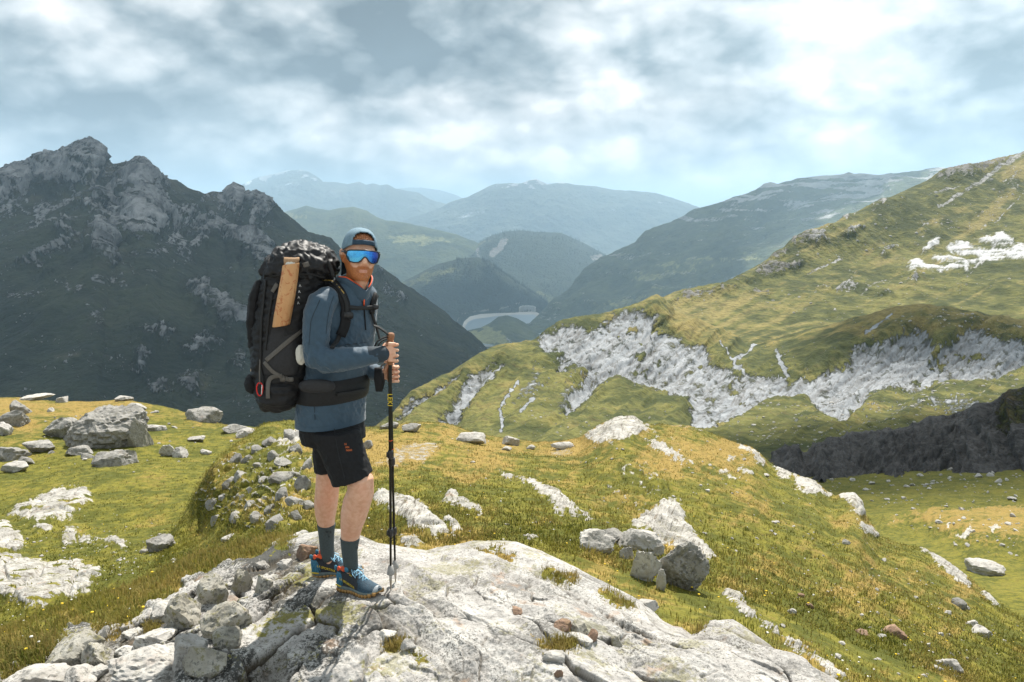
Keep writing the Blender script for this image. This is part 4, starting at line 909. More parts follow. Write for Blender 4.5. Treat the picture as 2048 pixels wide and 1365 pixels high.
# ================================================================== ROCKS AND GRASS
def rock_mat(name, c1, c2, c3, lich=0.5, olive=0.4, brown=0.3, scale=7.0):
    m, T, b = new_mat(name)
    oi = T.new('ShaderNodeObjectInfo')
    pos = T.vm('ADD', T.new('ShaderNodeNewGeometry').outputs['Position'], T.vm('SCALE', (7.0, 3.0, 5.0), scale=oi.outputs['Random']))
    n = T.noise(pos, scale, 8, 0.62, 0.3); n2 = T.noise(pos, scale * 5, 5, 0.65)
    c = T.ramp(n, [(0.32, c3), (0.46, c2), (0.62, c1), (0.8, [min(1, x * 1.12) for x in c1])])
    c = T.mix(T.rng(n2, 0.25, 0.45, 0.55, 0), c, [x * 0.4 for x in c3])
    c = T.mix(T.rng(T.noise(pos, scale * 0.9, 4, 0.6), 0.58, 0.72, 0, brown), c, (0.22, 0.125, 0.07))
    c = T.mix(T.rng(T.noise(pos, scale * 3.1, 6, 0.75), 0.54, 0.60, 0, olive), c, (0.165, 0.15, 0.045))
    c = T.mix(T.rng(T.noise(T.vm('ADD', pos, (5, 1, 2)), scale * 3.7, 6, 0.78), 0.535, 0.58, 0, lich), c, (0.085, 0.085, 0.075))
    c = T.mix(oi.outputs['Random'], c, T.mix(0.5, c, [x * 0.72 for x in c2]))
    bp = T.new('ShaderNodeBump'); bp.inputs['Strength'].default_value = 0.9; bp.inputs['Distance'].default_value = 0.16 / scale
    T.l.new(T.m('ADD', T.m('MULTIPLY', n, 0.7), T.m('MULTIPLY', n2, 0.4)), bp.inputs['Height'])
    pset(T, b, col=c, rough=0.92, spec=0.15, normal=bp.outputs[0])
    return m


RM_WHITE = rock_mat('white_lichened_limestone', (0.54, 0.52, 0.48), (0.42, 0.40, 0.37), (0.24, 0.225, 0.20), 0.8, 0.25, 0.35)
RM_OLIVE = rock_mat('olive_lichened_limestone', (0.44, 0.42, 0.37), (0.31, 0.29, 0.24), (0.15, 0.14, 0.12), 0.9, 0.85, 0.3)
RM_GREY = rock_mat('grey_boulder_stone', (0.38, 0.365, 0.34), (0.27, 0.26, 0.24), (0.13, 0.125, 0.115), 0.7, 0.3, 0.3, 3.0)
RM_BROWN = rock_mat('rusty_brown_stone', (0.36, 0.25, 0.18), (0.25, 0.16, 0.11), (0.12, 0.08, 0.06), 0.4, 0.2, 0.8)
RM_PALE = rock_mat('pale_field_stone', (0.52, 0.50, 0.46), (0.41, 0.39, 0.36), (0.22, 0.21, 0.19), 0.5, 0.1, 0.3, 4.0)

_ico = {}
def ico(sub):
    if sub not in _ico:
        bm = bmesh.new(); bmesh.ops.create_icosphere(bm, subdivisions=sub, radius=1.0)
        _ico[sub] = (np.array([v.co[:] for v in bm.verts]), np.array([[v.index for v in f.verts] for f in bm.faces])); bm.free()
    return _ico[sub]


def rock_mesh(name, seed, sub=3, cuts=10, rough=0.10, flat=0.0, soft=40.0, block=0.0):
    d, tri = ico(sub); rg = np.random.RandomState(seed)
    n = rg.normal(size=(cuts, 3)); n /= np.linalg.norm(n, axis=1, keepdims=True)
    off = rg.uniform(0.40, 0.78, cuts)
    if block:                                             # squared faces: bedding and joints
        ax = np.array([[1, 0, 0], [-1, 0, 0], [0, 1, 0], [0, -1, 0], [0, 0, 1], [0, 0, -1]], float) + rg.normal(size=(6, 3)) * 0.34
        ax /= np.linalg.norm(ax, axis=1, keepdims=True)
        n = np.concatenate([ax, n[:4]]); off = np.concatenate([rg.uniform(0.56, 0.82, 6), off[:4] * 0.95])
    q = np.maximum(d @ n.T, 1e-3) / off
    q = np.concatenate([q, np.full((len(d), 1), 1.0)], 1)
    r = (q ** soft).sum(1) ** (-1 / soft)
    p = d * r[:, None]
    p = p / np.abs(p).max(0)
    r2 = 1 + rough * fbm(p * 2.1 + seed, 4, 0.55, seed) + rough * 0.75 * (ridged(p * 3.5 + seed, 4, 0.55, seed + 5) - 0.3)
    p = p * r2[:, None]
    if sub >= 4: p = p * (1 + 0.4 * rough * fbm(p * 14 + seed, 3, 0.6, seed + 8))[:, None]
    if sub >= 4:                                          # thin broken beds across the block
        ax_ = rg.normal(size=3) + np.array([0, 0, 1.2]); ax_ /= np.linalg.norm(ax_); t_ = (p @ ax_) * rg.uniform(3, 5) + 0.5 * fbm(p * 1.7 + seed, 3, 0.5, seed + 11)
        p = p * (1 - 0.05 * sst(0.36, 0.5, np.abs(t_ - np.round(t_))))[:, None]
    me = np_mesh(name, p, tris=tri, smooth=True)
    me.set_sharp_from_angle(angle=R(24))
    return me


def add_rock(me, base, w, h, dpt, rotz=0.0, tilt=(0, 0), mat=None, name='rock', label=None, cat='rock', group=None, sink=0.35):
    o = bpy.data.objects.new(name, me); COL.objects.link(o)
    if mat is not None and not me.materials: me.materials.append(mat)
    if mat is not None and me.materials[0] != mat:
        o.material_slots[0].link = 'OBJECT'; o.material_slots[0].material = mat
    hz_ = h * (0.5 + sink * 0.5)
    o.scale = (w * 0.56, dpt * 0.56, hz_ * 1.05)
    o.rotation_euler = (tilt[0], tilt[1], rotz)
    o.location = (base[0], base[1] + dpt * 0.35, base[2] + h - hz_)
    tag(o, label, cat, group)
    return o


LIB = [rock_mesh('stone_shape', 300 + i, 3, 9 + i % 5, 0.13, soft=45, block=(i % 2 == 0)) for i in range(14)]
rgn = np.random.RandomState(77)


def px_rock(sheet, u, vb, w, h, label, mat, name='boulder', cat='boulder', group=None, seed=None, sub=4, tilt=(0, 0), rotz=0.0, dk=0.8, block=0.0, rough=0.15, soft=45, cuts=11, sink=0.5):
    p, n, i = sheet.at(u, vb); S = p[1] / F
    me = rock_mesh(name, seed or int(u * 7 + vb), sub, cuts, rough, soft=soft, block=block)
    return add_rock(me, p, w * S, h * S, w * S * dk, rotz, tilt, mat, name, label, cat, group, sink)


# ---- left meadow: boulders and stones that can be told apart
for a in [
    (192, 893, 150, 76, 'large rounded grey boulder with a dark overhung front in the left meadow', RM_GREY, dict(seed=8, sub=5, cuts=20, rough=0.2, soft=16)),
    (112, 876, 66, 40, 'grey slab leaning on the left side of the large meadow boulder', RM_GREY, dict(tilt=(0, -0.35), seed=11)),
    (272, 893, 44, 56, 'upright mossy dark boulder touching the right side of the large meadow boulder', RM_OLIVE, dict(seed=12)),
    (34, 828, 42, 24, 'grey pointed boulder on the meadow rim at the far left', RM_GREY, dict(seed=13, block=1)),
    (14, 853, 62, 34, 'broad pale boulder at the left picture edge below the rim', RM_GREY, dict(seed=14)),
    (6, 872, 34, 24, 'small grey boulder at the left edge beneath the broad pale boulder', RM_PALE, dict(seed=15)),
    (70, 905, 68, 26, 'low flat brownish boulder between two stones left of the large boulder', RM_GREY, dict(seed=16)),
    (16, 922, 60, 26, 'long dark grey flat rock at the left edge of the meadow', RM_GREY, dict(seed=17, block=1)),
    (52, 930, 36, 16, 'small dark rock beside the long flat rock on the left', RM_GREY, dict(seed=18)),
    (24, 946, 52, 22, 'tilted pale wedge of rock below the long flat rock', RM_PALE, dict(seed=19, tilt=(0, -0.4))),
    (150, 912, 52, 16, 'low grey stone in front of the large meadow boulder', RM_GREY, dict(seed=20)),
    (220, 933, 72, 30, 'flat topped grey block with a dark front on the green meadow', RM_GREY, dict(seed=21, block=1)),
    (172, 918, 32, 9, 'thin flat stone left of the flat topped grey block', RM_GREY, dict(seed=22)),
    (272, 839, 34, 18, 'dark brown rock up behind the large meadow boulder', RM_GREY, dict(seed=23)),
    (272, 821, 40, 14, 'pale low rock just under the meadow rim', RM_PALE, dict(seed=24)),
    (398, 843, 66, 24, 'long whaleback grey rock on the meadow rim left of the backpack', RM_GREY, dict(seed=25)),
    (246, 803, 34, 12, 'white rock on top of the meadow rim', RM_PALE, dict(seed=26)),
    (124, 806, 28, 11, 'small pointed rock on the rim left of the white rim rock', RM_PALE, dict(seed=27, block=1)),
    (60, 801, 60, 8, 'thin pale ledge of rock along the rim at the far left', RM_PALE, dict(seed=28)),
    (331, 912, 30, 26, 'bright white upright rock in the middle of the left meadow', RM_PALE, dict(seed=29, block=1)),
    (357, 914, 30, 17, 'white block beside the bright upright rock', RM_PALE, dict(seed=30, block=1)),
    (408, 909, 26, 8, 'small flat white stone right of the white block', RM_PALE, dict(seed=31)),
    (391, 883, 32, 11, 'pale flat stone on the grass above the white block', RM_PALE, dict(seed=32)),
    (483, 876, 46, 15, 'pale rounded rock on the rim near the hiker', RM_PALE, dict(seed=33)),
    (462, 866, 50, 14, 'grey jumble rock on the rim left of the rubble mound', RM_GREY, dict(seed=34)),
    (238, 877, 26, 8, 'small stone half hidden in grass below the mossy boulder', RM_PALE, dict(seed=35)),
    (312, 1104, 54, 26, 'brownish grey rock alone on the grass in front of the white slabs', RM_GREY, dict(seed=36)),
    (288, 1106, 20, 9, 'small flat stone touching the lone brownish rock', RM_GREY, dict(seed=37)),
    (305, 862, 40, 14, 'low pale rock right of the mossy boulder', RM_PALE, dict(seed=38)),
    (322, 857, 26, 7, 'thin grey slab behind the low pale rock', RM_GREY, dict(seed=39)),
    (236, 911, 22, 8, 'little pale stone above the flat topped block', RM_PALE, dict(seed=40)),
    (398, 1062, 16, 8, 'single small stone on open grass left of the rubble', RM_PALE, dict(seed=41)),
]:
    px_rock(LB, a[0], a[1], a[2], a[3], a[4], a[5], **a[6])

# ---- pile of boulders right of the hiker
for a in [
    (1188, 1108, 74, 44, 'pale rounded boulder at the left end of the boulder pile', dict(seed=51)),
    (1284, 1106, 92, 46, 'broad grey boulder at the back of the boulder pile', dict(seed=52)),
    (1228, 1088, 70, 22, 'long low boulder along the back of the boulder pile', dict(seed=53)),
    (1294, 1164, 64, 74, 'smooth rounded boulder at the front of the boulder pile', dict(seed=54)),
    (1364, 1178, 92, 98, 'largest boulder of the pile with a dark undercut face', dict(seed=58, sub=5, cuts=16, soft=16, tilt=(0.2, 0.15))),
    (1252, 1118, 30, 26, 'small boulder wedged in the moss of the pile', dict(seed=56)),
    (1320, 1180, 24, 44, 'narrow upright stone between the two front boulders of the pile', dict(seed=57)),
    (1212, 1098, 36, 24, 'grey stone beside the pale left boulder of the pile', dict(seed=58)),
]:
    px_rock(NS, a[0], a[1], a[2], a[3], a[4], RM_GREY if a[0] in (1228, 1364) else RM_PALE, group='boulders in the pile right of the hiker', **{**dict(soft=14, cuts=14), **a[5]})

# ---- stones on the slope right of the hiker
for a in [
    (1695, 1091, 18, 9, 'small white stone high on the right slope under the edge rocks', RM_PALE, {}), (1922, 1220, 30, 22, 'grey pointed stone on the lower right slope', RM_GREY, dict(block=1)),
    (1898, 1231, 16, 9, 'pale stone left of the grey pointed stone', RM_PALE, {}), (1968, 1276, 46, 22, 'white wedge shaped rock near the right edge of the slope', RM_PALE, dict(seed=61, block=1)),
    (1946, 1254, 26, 10, 'thin tilted slab above the white wedge rock', RM_PALE, {}), (1794, 1276, 46, 18, 'tan rounded rock in the middle of the lower right slope', RM_BROWN, {}),
    (1764, 1276, 18, 7, 'little flat stone left of the tan rounded rock', RM_PALE, {}), (1908, 1346, 56, 22, 'white rock at the bottom right of the slope', RM_PALE, dict(seed=62)),
    (1880, 1343, 22, 8, 'flat chip of stone left of the bottom right white rock', RM_PALE, {}), (1859, 1298, 11, 13, 'small upright white stone on the right slope', RM_PALE, dict(block=1)),
    (1623, 1220, 18, 12, 'tan stone on the slope beyond the summit rock', RM_BROWN, {}), (1604, 1193, 14, 8, 'small brownish stone above the tan stone', RM_BROWN, {}),
    (1726, 1272, 24, 8, 'flat tan stone right of the long rock strip', RM_BROWN, {}), (1682, 1289, 16, 6, 'tiny flat pale stone left of the flat tan stone', RM_PALE, {}),
    (1584, 1228, 20, 10, 'pale stone close to the strip of rock on the slope', RM_PALE, {}), (1678, 1318, 16, 8, 'pale chip low on the right slope', RM_PALE, {}),
    (948, 889, 66, 22, 'broad white boulder on the grass crest right of the poles', RM_PALE, dict(seed=63)), (1018, 893, 40, 18, 'smaller white boulder right of the broad crest boulder', RM_PALE, dict(seed=64)),
    (1012, 900, 22, 8, 'small stone in front of the smaller crest boulder', RM_PALE, {}), (820, 866, 40, 16, 'pale rock on the crest just right of the poles', RM_PALE, dict(seed=65)),
    (778, 860, 34, 14, 'grey rock on the crest behind the poles', RM_GREY, dict(seed=66)), (1062, 900, 18, 8, 'lone little stone between the crest boulders and the rock peak', RM_PALE, {}),
    (734, 898, 26, 16, 'brown stone beside the shorts at the crest', RM_GREY, dict(seed=67)), (1128, 897, 46, 12, 'low tan rocks on the crest left of the peak', RM_PALE, dict(seed=68)),
    (595, 1108, 34, 20, 'white block on the grass behind the rear shoe', RM_PALE, dict(seed=69, block=1)), (556, 1105, 26, 14, 'pale square stone left of the rear shoe', RM_PALE, dict(seed=70, block=1)),
    (456, 1084, 34, 14, 'white flat rock on the brown grass left of the legs', RM_PALE, dict(seed=71)), (596, 1082, 36, 16, 'tilted pale slab at the rubble foot by the rear leg', RM_PALE, dict(seed=72)),
]:
    px_rock(NS, a[0], a[1], a[2], a[3], a[4], a[5], name='rock', cat='rock', sub=3, **a[6])
px_rock(GF, 1975, 1150, 80, 20, 'long flat pale slab on the bright green gully floor', RM_PALE, name='slab', cat='slab', seed=81, block=1)

# ---- rubble mound left of the legs
rubble = [(420, 1019, 34, 20), (455, 980, 40, 22), (478, 960, 36, 18), (500, 985, 30, 16), (515, 935, 42, 20), (545, 920, 36, 16), (566, 930, 44, 18), (590, 905, 36, 20), (536, 890, 40, 18), (600, 880, 44, 30), (575, 876, 30, 18), (430, 1046, 40, 22), (470, 1040, 44, 24),
          (512, 1050, 50, 26), (548, 1058, 66, 34), (585, 1040, 50, 30), (560, 1000, 48, 24), (606, 980, 44, 30), (610, 940, 36, 24), (528, 965, 34, 16), (492, 925, 30, 14), (556, 965, 44, 18), (470, 925, 30, 14), (445, 1000, 30, 14), (590, 1010, 40, 20), (615, 1020, 36, 26), (540, 1025, 34, 18), (500, 1015, 30, 14), (525, 1000, 26, 12), (580, 955, 30, 16), (510, 905, 26, 12), (485, 1000, 22, 12)]
rub = []
for k, (u, vb, w, h) in enumerate(rubble):
    p, n, i = NS.at(u, vb); S = p[1] / F
    w, h = w * rgn.uniform(.55, 1.15), h * rgn.uniform(.5, .95)
    o_ = add_rock(LIB[rgn.randint(14)], p, w * S, h * S, w * S * 0.9, rgn.uniform(0, 6.28), (rgn.uniform(-.2, .2), rgn.uniform(-.35, .1)), RM_GREY, 'rock', 'grey weathered rock in the rubble mound left of the legs', 'rock', 'rocks of the rubble mound behind the hiker', 0.85)
    rub.append((u, vb, w * S, o_))
RUB = rub


# ---- small stones strewn over the grass: counted things, each an object
def single_out(items, what, where):
    """items: (u, v, size, object): the ones that stand out in a group get a label of their own"""
    left = list(items)
    for key, word in ((lambda q: -q[2], 'largest'), (lambda q: q[0], 'leftmost'), (lambda q: -q[0], 'rightmost'), (lambda q: q[1], 'farthest and uppermost'), (lambda q: -q[1], 'nearest and lowest')):
        best = min(items, key=key)
        if best in left: left.remove(best); best[3]['label'] = word + ' ' + what + ' ' + where
def strew(sheet, poly, n, wmin, wmax, label, group, mat, seed, what, name='stone'):
    rg = np.random.RandomState(seed); poly = np.array(poly, float); lo, hi = poly.min(0), poly.max(0); c = 0; t = 0; items = []
    while c < n and t < n * 30:
        t += 1
        u, v = rg.uniform(lo[0], hi[0]), rg.uniform(lo[1], hi[1])
        if sd_poly(np.array([u]), np.array([v]), poly)[0] > 0: continue
        p, nn, i = sheet.at(u, v)
        if abs(sheet.PU[i] - u) > 6 or abs(sheet.PVv[i] - v) > 6: continue
        if sheet.M['rock'][i] > 0.45: continue
        S = p[1] / F; w = wmin + (wmax - wmin) * rg.rand() ** 3.0
        o_ = add_rock(LIB[rg.randint(14)], p, w * S, w * S * rg.uniform(0.22, 0.5), w * S * rg.uniform(0.6, 1.1), rg.uniform(0, 6.28), (rg.uniform(-.35, .35), rg.uniform(-.35, .35)), mat, name, label, 'stone', group, 0.6); c += 1; items.append((u, v, w * S, o_))
    single_out(items, *what)


strew(NS, [(1100, 900), (1430, 880), (1640, 990), (1760, 1100), (2040, 1260), (2040, 1360), (1700, 1360), (1440, 1190), (1240, 1010)], 120, 4, 15, 'small pale stone on the grass slope right of the boulder pile', 'stones strewn over the right slope', RM_PALE, 401, ('pale stone', 'of those strewn over the slope right of the boulder pile'))
strew(NS, [(760, 870), (1150, 890), (1300, 1000), (1150, 1090), (900, 1080), (760, 960)], 30, 4, 10, 'small pale stone on the dry grass between the poles and the boulder pile', 'stones on the dry grass behind the poles', RM_PALE, 402, ('pale stone', 'on the dry grass behind the poles'))
strew(LB, [(0, 1050), (230, 1080), (420, 1040), (400, 1130), (260, 1180), (210, 1160), (60, 1110)], 60, 3, 10, 'small white stone in the grass around the left slabs', 'stones around the left slabs', RM_PALE, 403, ('white stone', 'around the left slabs'))
strew(LB, [(0, 800), (300, 815), (520, 865), (420, 940), (200, 960), (0, 950)], 55, 4, 15, 'small pale stone among the boulders of the far left meadow', 'stones of the far left meadow', RM_PALE, 404, ('small stone', 'among the far left meadow boulders'))
strew(GF, [(1640, 950), (2040, 930), (2040, 1020), (1800, 1035), (1720, 1010)], 80, 4, 20, 'pale stone on the shaded gully floor below the dark cliff', 'stones below the dark cliff', RM_PALE, 405, ('pale stone', 'on the gully floor below the dark cliff'))
strew(GF, [(1800, 1050), (2040, 1030), (2040, 1120), (1900, 1090)], 40, 4, 16, 'pale stone on the brown mound right of the slope', 'stones on the brown mound', RM_PALE, 406, ('pale stone', 'on the brown mound at right'))


single_out(RUB, 'grey rock', 'of the rubble mound left of the legs')

# ---- loose stones on the far meadows: too many and too small to pick apart
def stone_stuff(name, sheets, n, seed):
    rg = np.random.RandomState(seed); d, tri = ico(1); Vv = []; Tt = []; k = 0
    for sheet, poly, cnt, w0, w1 in sheets:
        pl = np.array(poly, float); inside = (sd_poly(sheet.U, sheet.V, pl) < 0) & sheet.vis
        idx = np.argwhere(inside); pick = idx[rg.randint(0, len(idx), cnt)]
        for a, b_ in pick:
            p = sheet.G[a, b_]; S = p[1] / F; w = (w0 + (w1 - w0) * rg.rand() ** 4) * S
            q = d * (1 + 0.35 * rg.normal(size=(len(d), 1)).clip(-1, 1)) * np.array([w * .55, w * .5, w * .38]) + p
            Vv.append(q); Tt.append(tri + k); k += len(d)
    o = link(name, np_mesh(name, np.concatenate(Vv), tris=np.concatenate(Tt), smooth=False), RM_PALE); tag(o, kind='stuff'); return o
stone_stuff('scree', [(MR, [(1480, 800), (1700, 770), (2040, 740), (2040, 800), (1850, 850), (1600, 900), (1450, 880)], 420, 2.0, 9), (MR, [(1000, 800), (1150, 790), (1380, 860), (1380, 880), (1000, 880)], 130, 1.5, 6),
                      (HS, [(1480, 600), (1700, 560), (1900, 540), (2040, 560), (1900, 600), (1650, 650)], 160, 1.5, 7), (HS, [(1560, 500), (1800, 400), (1990, 330), (2040, 420), (1850, 480), (1650, 530)], 150, 1.5, 7), (MR, [(1760, 640), (1880, 620), (2040, 650), (2040, 680), (1900, 660)], 120, 1.5, 7),
                      (GF, [(1600, 950), (2040, 930), (2040, 1020), (1700, 1010)], 200, 1.5, 6), (LB, [(60, 1060), (420, 1020), (330, 1120), (230, 1160)], 160, 1.2, 5), (NS, [(1350, 900), (1640, 990), (2040, 1260), (2040, 1360), (1700, 1330), (1500, 1120)], 420, 1.2, 6)], 0, 9)

def conifers(name, jobs, seed):
    rg = np.random.RandomState(seed); Vv = []; Tt = []; k = 0
    for sheet, sel, n, h0, h1 in jobs:
        idx = np.argwhere(sel & sheet.vis); pick = idx[rg.randint(0, len(idx), n)]
        for a, b_ in pick:
            p = sheet.G[a, b_]; h = rg.uniform(h0, h1); r_ = h * .24; a0 = rg.uniform(0, 6.28)
            for z0, z1, rr in ((0, .62, 1.0), (.35, 1.0, .66)):
                ring = [p + np.array([math.cos(a0 + i * 1.2566) * r_ * rr, math.sin(a0 + i * 1.2566) * r_ * rr, h * z0 - 2]) for i in range(5)]
                Vv += ring + [p + np.array([0, 0, h * z1])]; Tt += [(k + i, k + (i + 1) % 5, k + 5) for i in range(5)]; k += 6
    o = link(name, np_mesh(name, np.array(Vv), tris=np.array(Tt), smooth=False), simple_mat('dark_conifer_green', (0.016, 0.028, 0.014), .9, var=.3, scale=.02)); tag(o, kind='stuff')
conifers('forest', [(WH2, (npx(WH2, 30, 901, 3) > -0.08) & (WH2.M['dry'] < 0.3) & (WH2.U > 880), 2600, 11, 24), (WH2, (WH2.Tm > 1.93) & (WH2.U > 985), 160, 16, 30), (WH1, (npx(WH1, 40, 902, 3) > -0.05) & (WH1.M['rock'] < 0.2), 2200, 12, 25)], 900)

# ---- blocks and stones of the summit rock
FB = [
    (855, 1300, 150, 205, 'tall white block standing at the lower left of the summit', RM_WHITE, dict(block=1, tilt=(0.05, 0.12), rotz=0.4)),
    (300, 1318, 235, 205, 'big dark spotted boulder at the lower left corner of the rocks', RM_OLIVE, dict(seed=502, block=1)),
    (995, 985, 140, 150, 'rounded lichened boulder at the upper edge of the broken rocks', RM_OLIVE, dict(seed=503)),
    (1105, 950, 90, 160, 'upright dark slab behind the rounded lichened boulder', RM_OLIVE, dict(block=1, tilt=(0, 0.2))),
    (845, 1112, 160, 195, 'tilted slab covered in olive lichen left of the feet', RM_OLIVE, dict(block=1, tilt=(0.1, 0.35), seed=505)),
    (745, 1095, 185, 130, 'grey weathered boulder below the tilted olive slab', RM_WHITE, dict(seed=506)),
    (1030, 1150, 200, 190, 'large two toned block with lichen patches left of the rear shoe', RM_OLIVE, dict(block=1, seed=507)),
    (700, 1212, 170, 100, 'pale broken block above the long low boulder', RM_WHITE, dict(block=1, seed=508)),
    (520, 1142, 80, 40, 'small white stone on the dry grass at the rock edge', RM_WHITE, dict(seed=509)),
    (420, 1295, 130, 130, 'grey stone with yellow lichen right of the big dark boulder', RM_OLIVE, dict(seed=510)),
    (606, 1175, 80, 70, 'angular white stone by the dry tufts', RM_WHITE, dict(block=1, seed=511)),
    (700, 1400, 370, 190, 'long low white and rust boulder at the bottom edge', RM_WHITE, dict(seed=512, sub=5)),
    (150, 1385, 240, 90, 'flat pale stone at the bottom left corner', RM_WHITE, dict(seed=513)),
    (960, 1320, 180, 150, 'olive lichened lump right of the tall white block', RM_OLIVE, dict(seed=514)),
    (1060, 1210, 140, 125, 'dark hollowed knob of rock under the two toned block', RM_OLIVE, dict(seed=515)),
    (450, 1350, 110, 80, 'rounded white cobble left of the long low boulder', RM_WHITE, dict(seed=516)),
    (560, 1262, 90, 70, 'pale wedge behind the long low boulder', RM_WHITE, dict(block=1, seed=517)),
    (340, 1385, 150, 80, 'white cobble at the bottom edge near the corner', RM_WHITE, dict(seed=518)),
    (750, 1258, 70, 70, 'small olive stone left of the tall white block', RM_OLIVE, dict(seed=519)),
    (1215, 950, 80, 120, 'narrow dark slab standing left of the rear shoe', RM_OLIVE, dict(block=1, seed=520, tilt=(0, 0.25))),
    (1425, 790, 90, 80, 'brown edged block on the rock behind the rear shoe', RM_BROWN, dict(block=1, seed=521)),
    (380, 1225, 70, 70, 'small grey stone at the top of the corner rocks', RM_WHITE, dict(seed=522)),
    (480, 1165, 60, 90, 'thin upright stone at the rock edge left of the tall block', RM_WHITE, dict(seed=523, block=1)),
    (1330, 830, 70, 50, 'white rounded stone at the upper rim of the summit', RM_WHITE, dict(seed=524)),
    (1225, 830, 60, 50, 'small pale stone on the summit rim left of the legs', RM_WHITE, dict(seed=525)),
]
for x, y, w, h, lab, mt, kw in FB:
    kw = dict(kw); kw.setdefault('seed', 500 + int(x)); kw.setdefault('sub', 4)
    px_rock(SM, x / 2.333, 780 + y / 2.333, w / 2.333 * 1.15, h / 2.333 * 0.72, lab, mt, name='rock', cat='rock', soft=55, rough=0.14, dk=0.85, sink=0.62, **kw)
for x, y, w, h, lab, mt, kw in [
    (1218, 1118, 110, 50, 'rusty brown slab lying in the crack right of centre', RM_BROWN, dict(seed=541, block=1, rotz=-0.6)), (1290, 1135, 90, 80, 'grey brown block in the crack beside the rusty slab', RM_OLIVE, dict(seed=542, block=1, rotz=-0.6)),
    (1362, 1165, 70, 70, 'dark rusty block at the lower end of the crack', RM_BROWN, dict(seed=543, block=1, rotz=-0.5)), (1315, 1185, 120, 60, 'pale pinkish slab in front of the crack blocks', RM_PALE, dict(seed=544, block=1, rotz=-0.3)),
    (1540, 1095, 70, 60, 'white stone with a rusty side on the right of the summit', RM_PALE, dict(seed=545, block=1)), (1000, 1030, 70, 40, 'small rusty stone in the upper crack', RM_BROWN, dict(seed=546, rotz=-0.6)),
    (1175, 1265, 110, 50, 'flat pale stone beside the green tuft near the bottom', RM_PALE, dict(seed=547, block=1)), (1200, 1345, 50, 60, 'rusty chip at the bottom edge of the summit', RM_BROWN, dict(seed=548)),
    (475, 1215, 80, 70, 'pinkish stone by the grass tuft below the shoes', RM_PALE, dict(seed=549)), (370, 1165, 110, 50, 'long pale stone at the rim of the hollow below the shoes', RM_PALE, dict(seed=550, rotz=-0.5)),
    (1650, 1000, 90, 50, 'dark edged stone at the right rim of the summit', RM_WHITE, dict(seed=551, block=1)), (1480, 1190, 60, 60, 'lichened stone on the right part of the summit', RM_OLIVE, dict(seed=552)),
]:
    kw = dict(kw); px_rock(SM, x / 2.415 + 620, y / 2.415 + 800, w / 2.415, h / 2.415 * 0.75, lab, mt, name='rock', cat='rock', sub=4, soft=55, rough=0.12, sink=0.62, **kw)


# ---- grass blades on the near turf
def blade_mat(name, g1, g2, dry):
    m, T, b = new_mat(name)
    n = T.noise(T.new('ShaderNodeNewGeometry').outputs['Position'], 2.0, 4, 0.6)
    c = T.mix(T.rng(n, 0.38, 0.62), g1, g2); c = T.mix(T.attr('dry'), c, dry)
    tr = T.new('ShaderNodeBsdfTranslucent'); T.l.new(c, tr.inputs[0])
    pset(T, b, col=c, rough=0.75, spec=0.2)
    mx = T.new('ShaderNodeMixShader'); mx.inputs[0].default_value = 0.4
    out = [q for q in T.n if q.type == 'OUTPUT_MATERIAL'][0]
    T.l.new(b.outputs[0], mx.inputs[1]); T.l.new(tr.outputs[0], mx.inputs[2]); T.l.new(mx.outputs[0], out.inputs[0])
    return m
M_BLADE = blade_mat('grass_blade', (0.100, 0.112, 0.017), (0.185, 0.175, 0.028), (0.285, 0.210, 0.068))


def tufts(name, sheet, ntuft, blades, hmin, hmax, wid, seed, sel, dry0=0.0, spread=0.05):
    rg = np.random.RandomState(seed)
    ok = sheet.vis & (sheet.M['rock'] < 0.40) & sel
    idx = np.argwhere(ok)
    if len(idx) == 0: return
    pick = idx[rg.randint(0, len(idx), ntuft)]
    g = sheet.G[pick[:, 0], pick[:, 1]]; dr = sheet.M['dry'][pick[:, 0], pick[:, 1]]
    jit = rg.uniform(-1, 1, (ntuft, 3)) * (sheet.S[pick[:, 0], pick[:, 1]] * 1.2)[:, None]; jit[:, 2] = 0
    g = g + jit
    hgt = hmin + (hmax - hmin) * rg.rand(ntuft) ** 2
    B_ = blades; N = ntuft * B_
    c = np.repeat(g, B_, 0) + np.stack([rg.normal(size=N) * spread, rg.normal(size=N) * spread, np.full(N, -0.008)], -1)
    h = np.repeat(hgt, B_) * rg.uniform(0.55, 1.15, N)
    az = rg.uniform(0, 2 * math.pi, N); lean = rg.uniform(0.15, 0.95, N)
    side = np.stack([np.cos(az), np.sin(az), 0 * az], -1); ldir = np.stack([-np.sin(az), np.cos(az), 0 * az], -1)
    ldir = ldir * np.cos(1.1 * rg.uniform(-1, 1, N))[:, None]
    w = wid * rg.uniform(0.6, 1.3, N)
    a = c - side * w[:, None] / 2; b_ = c + side * w[:, None] / 2
    mid = c + ldir * (lean * h * 0.35)[:, None] + np.array([0, 0, 1]) * (h * 0.62)[:, None]
    m1 = mid - side * w[:, None] * 0.36; m2 = mid + side * w[:, None] * 0.36
    tip = c + ldir * (lean * h)[:, None] + np.array([0, 0, 1]) * (h * (1 - 0.3 * lean))[:, None]
    V = np.stack([a, b_, m2, m1, tip], 1).reshape(-1, 3); k = np.arange(N) * 5
    me = np_mesh(name, V, np.stack([k, k + 1, k + 2, k + 3], -1), np.stack([k + 3, k + 2, k + 4], -1))
    dd = np.clip(np.repeat(dr, B_) * 0.75 + 0.12 + dry0 + rg.normal(size=N) * 0.2, 0, 1)
    fattr(me, 'dry', np.repeat(dd, 5))
    o = link(name, me, M_BLADE); tag(o, kind='stuff'); return o


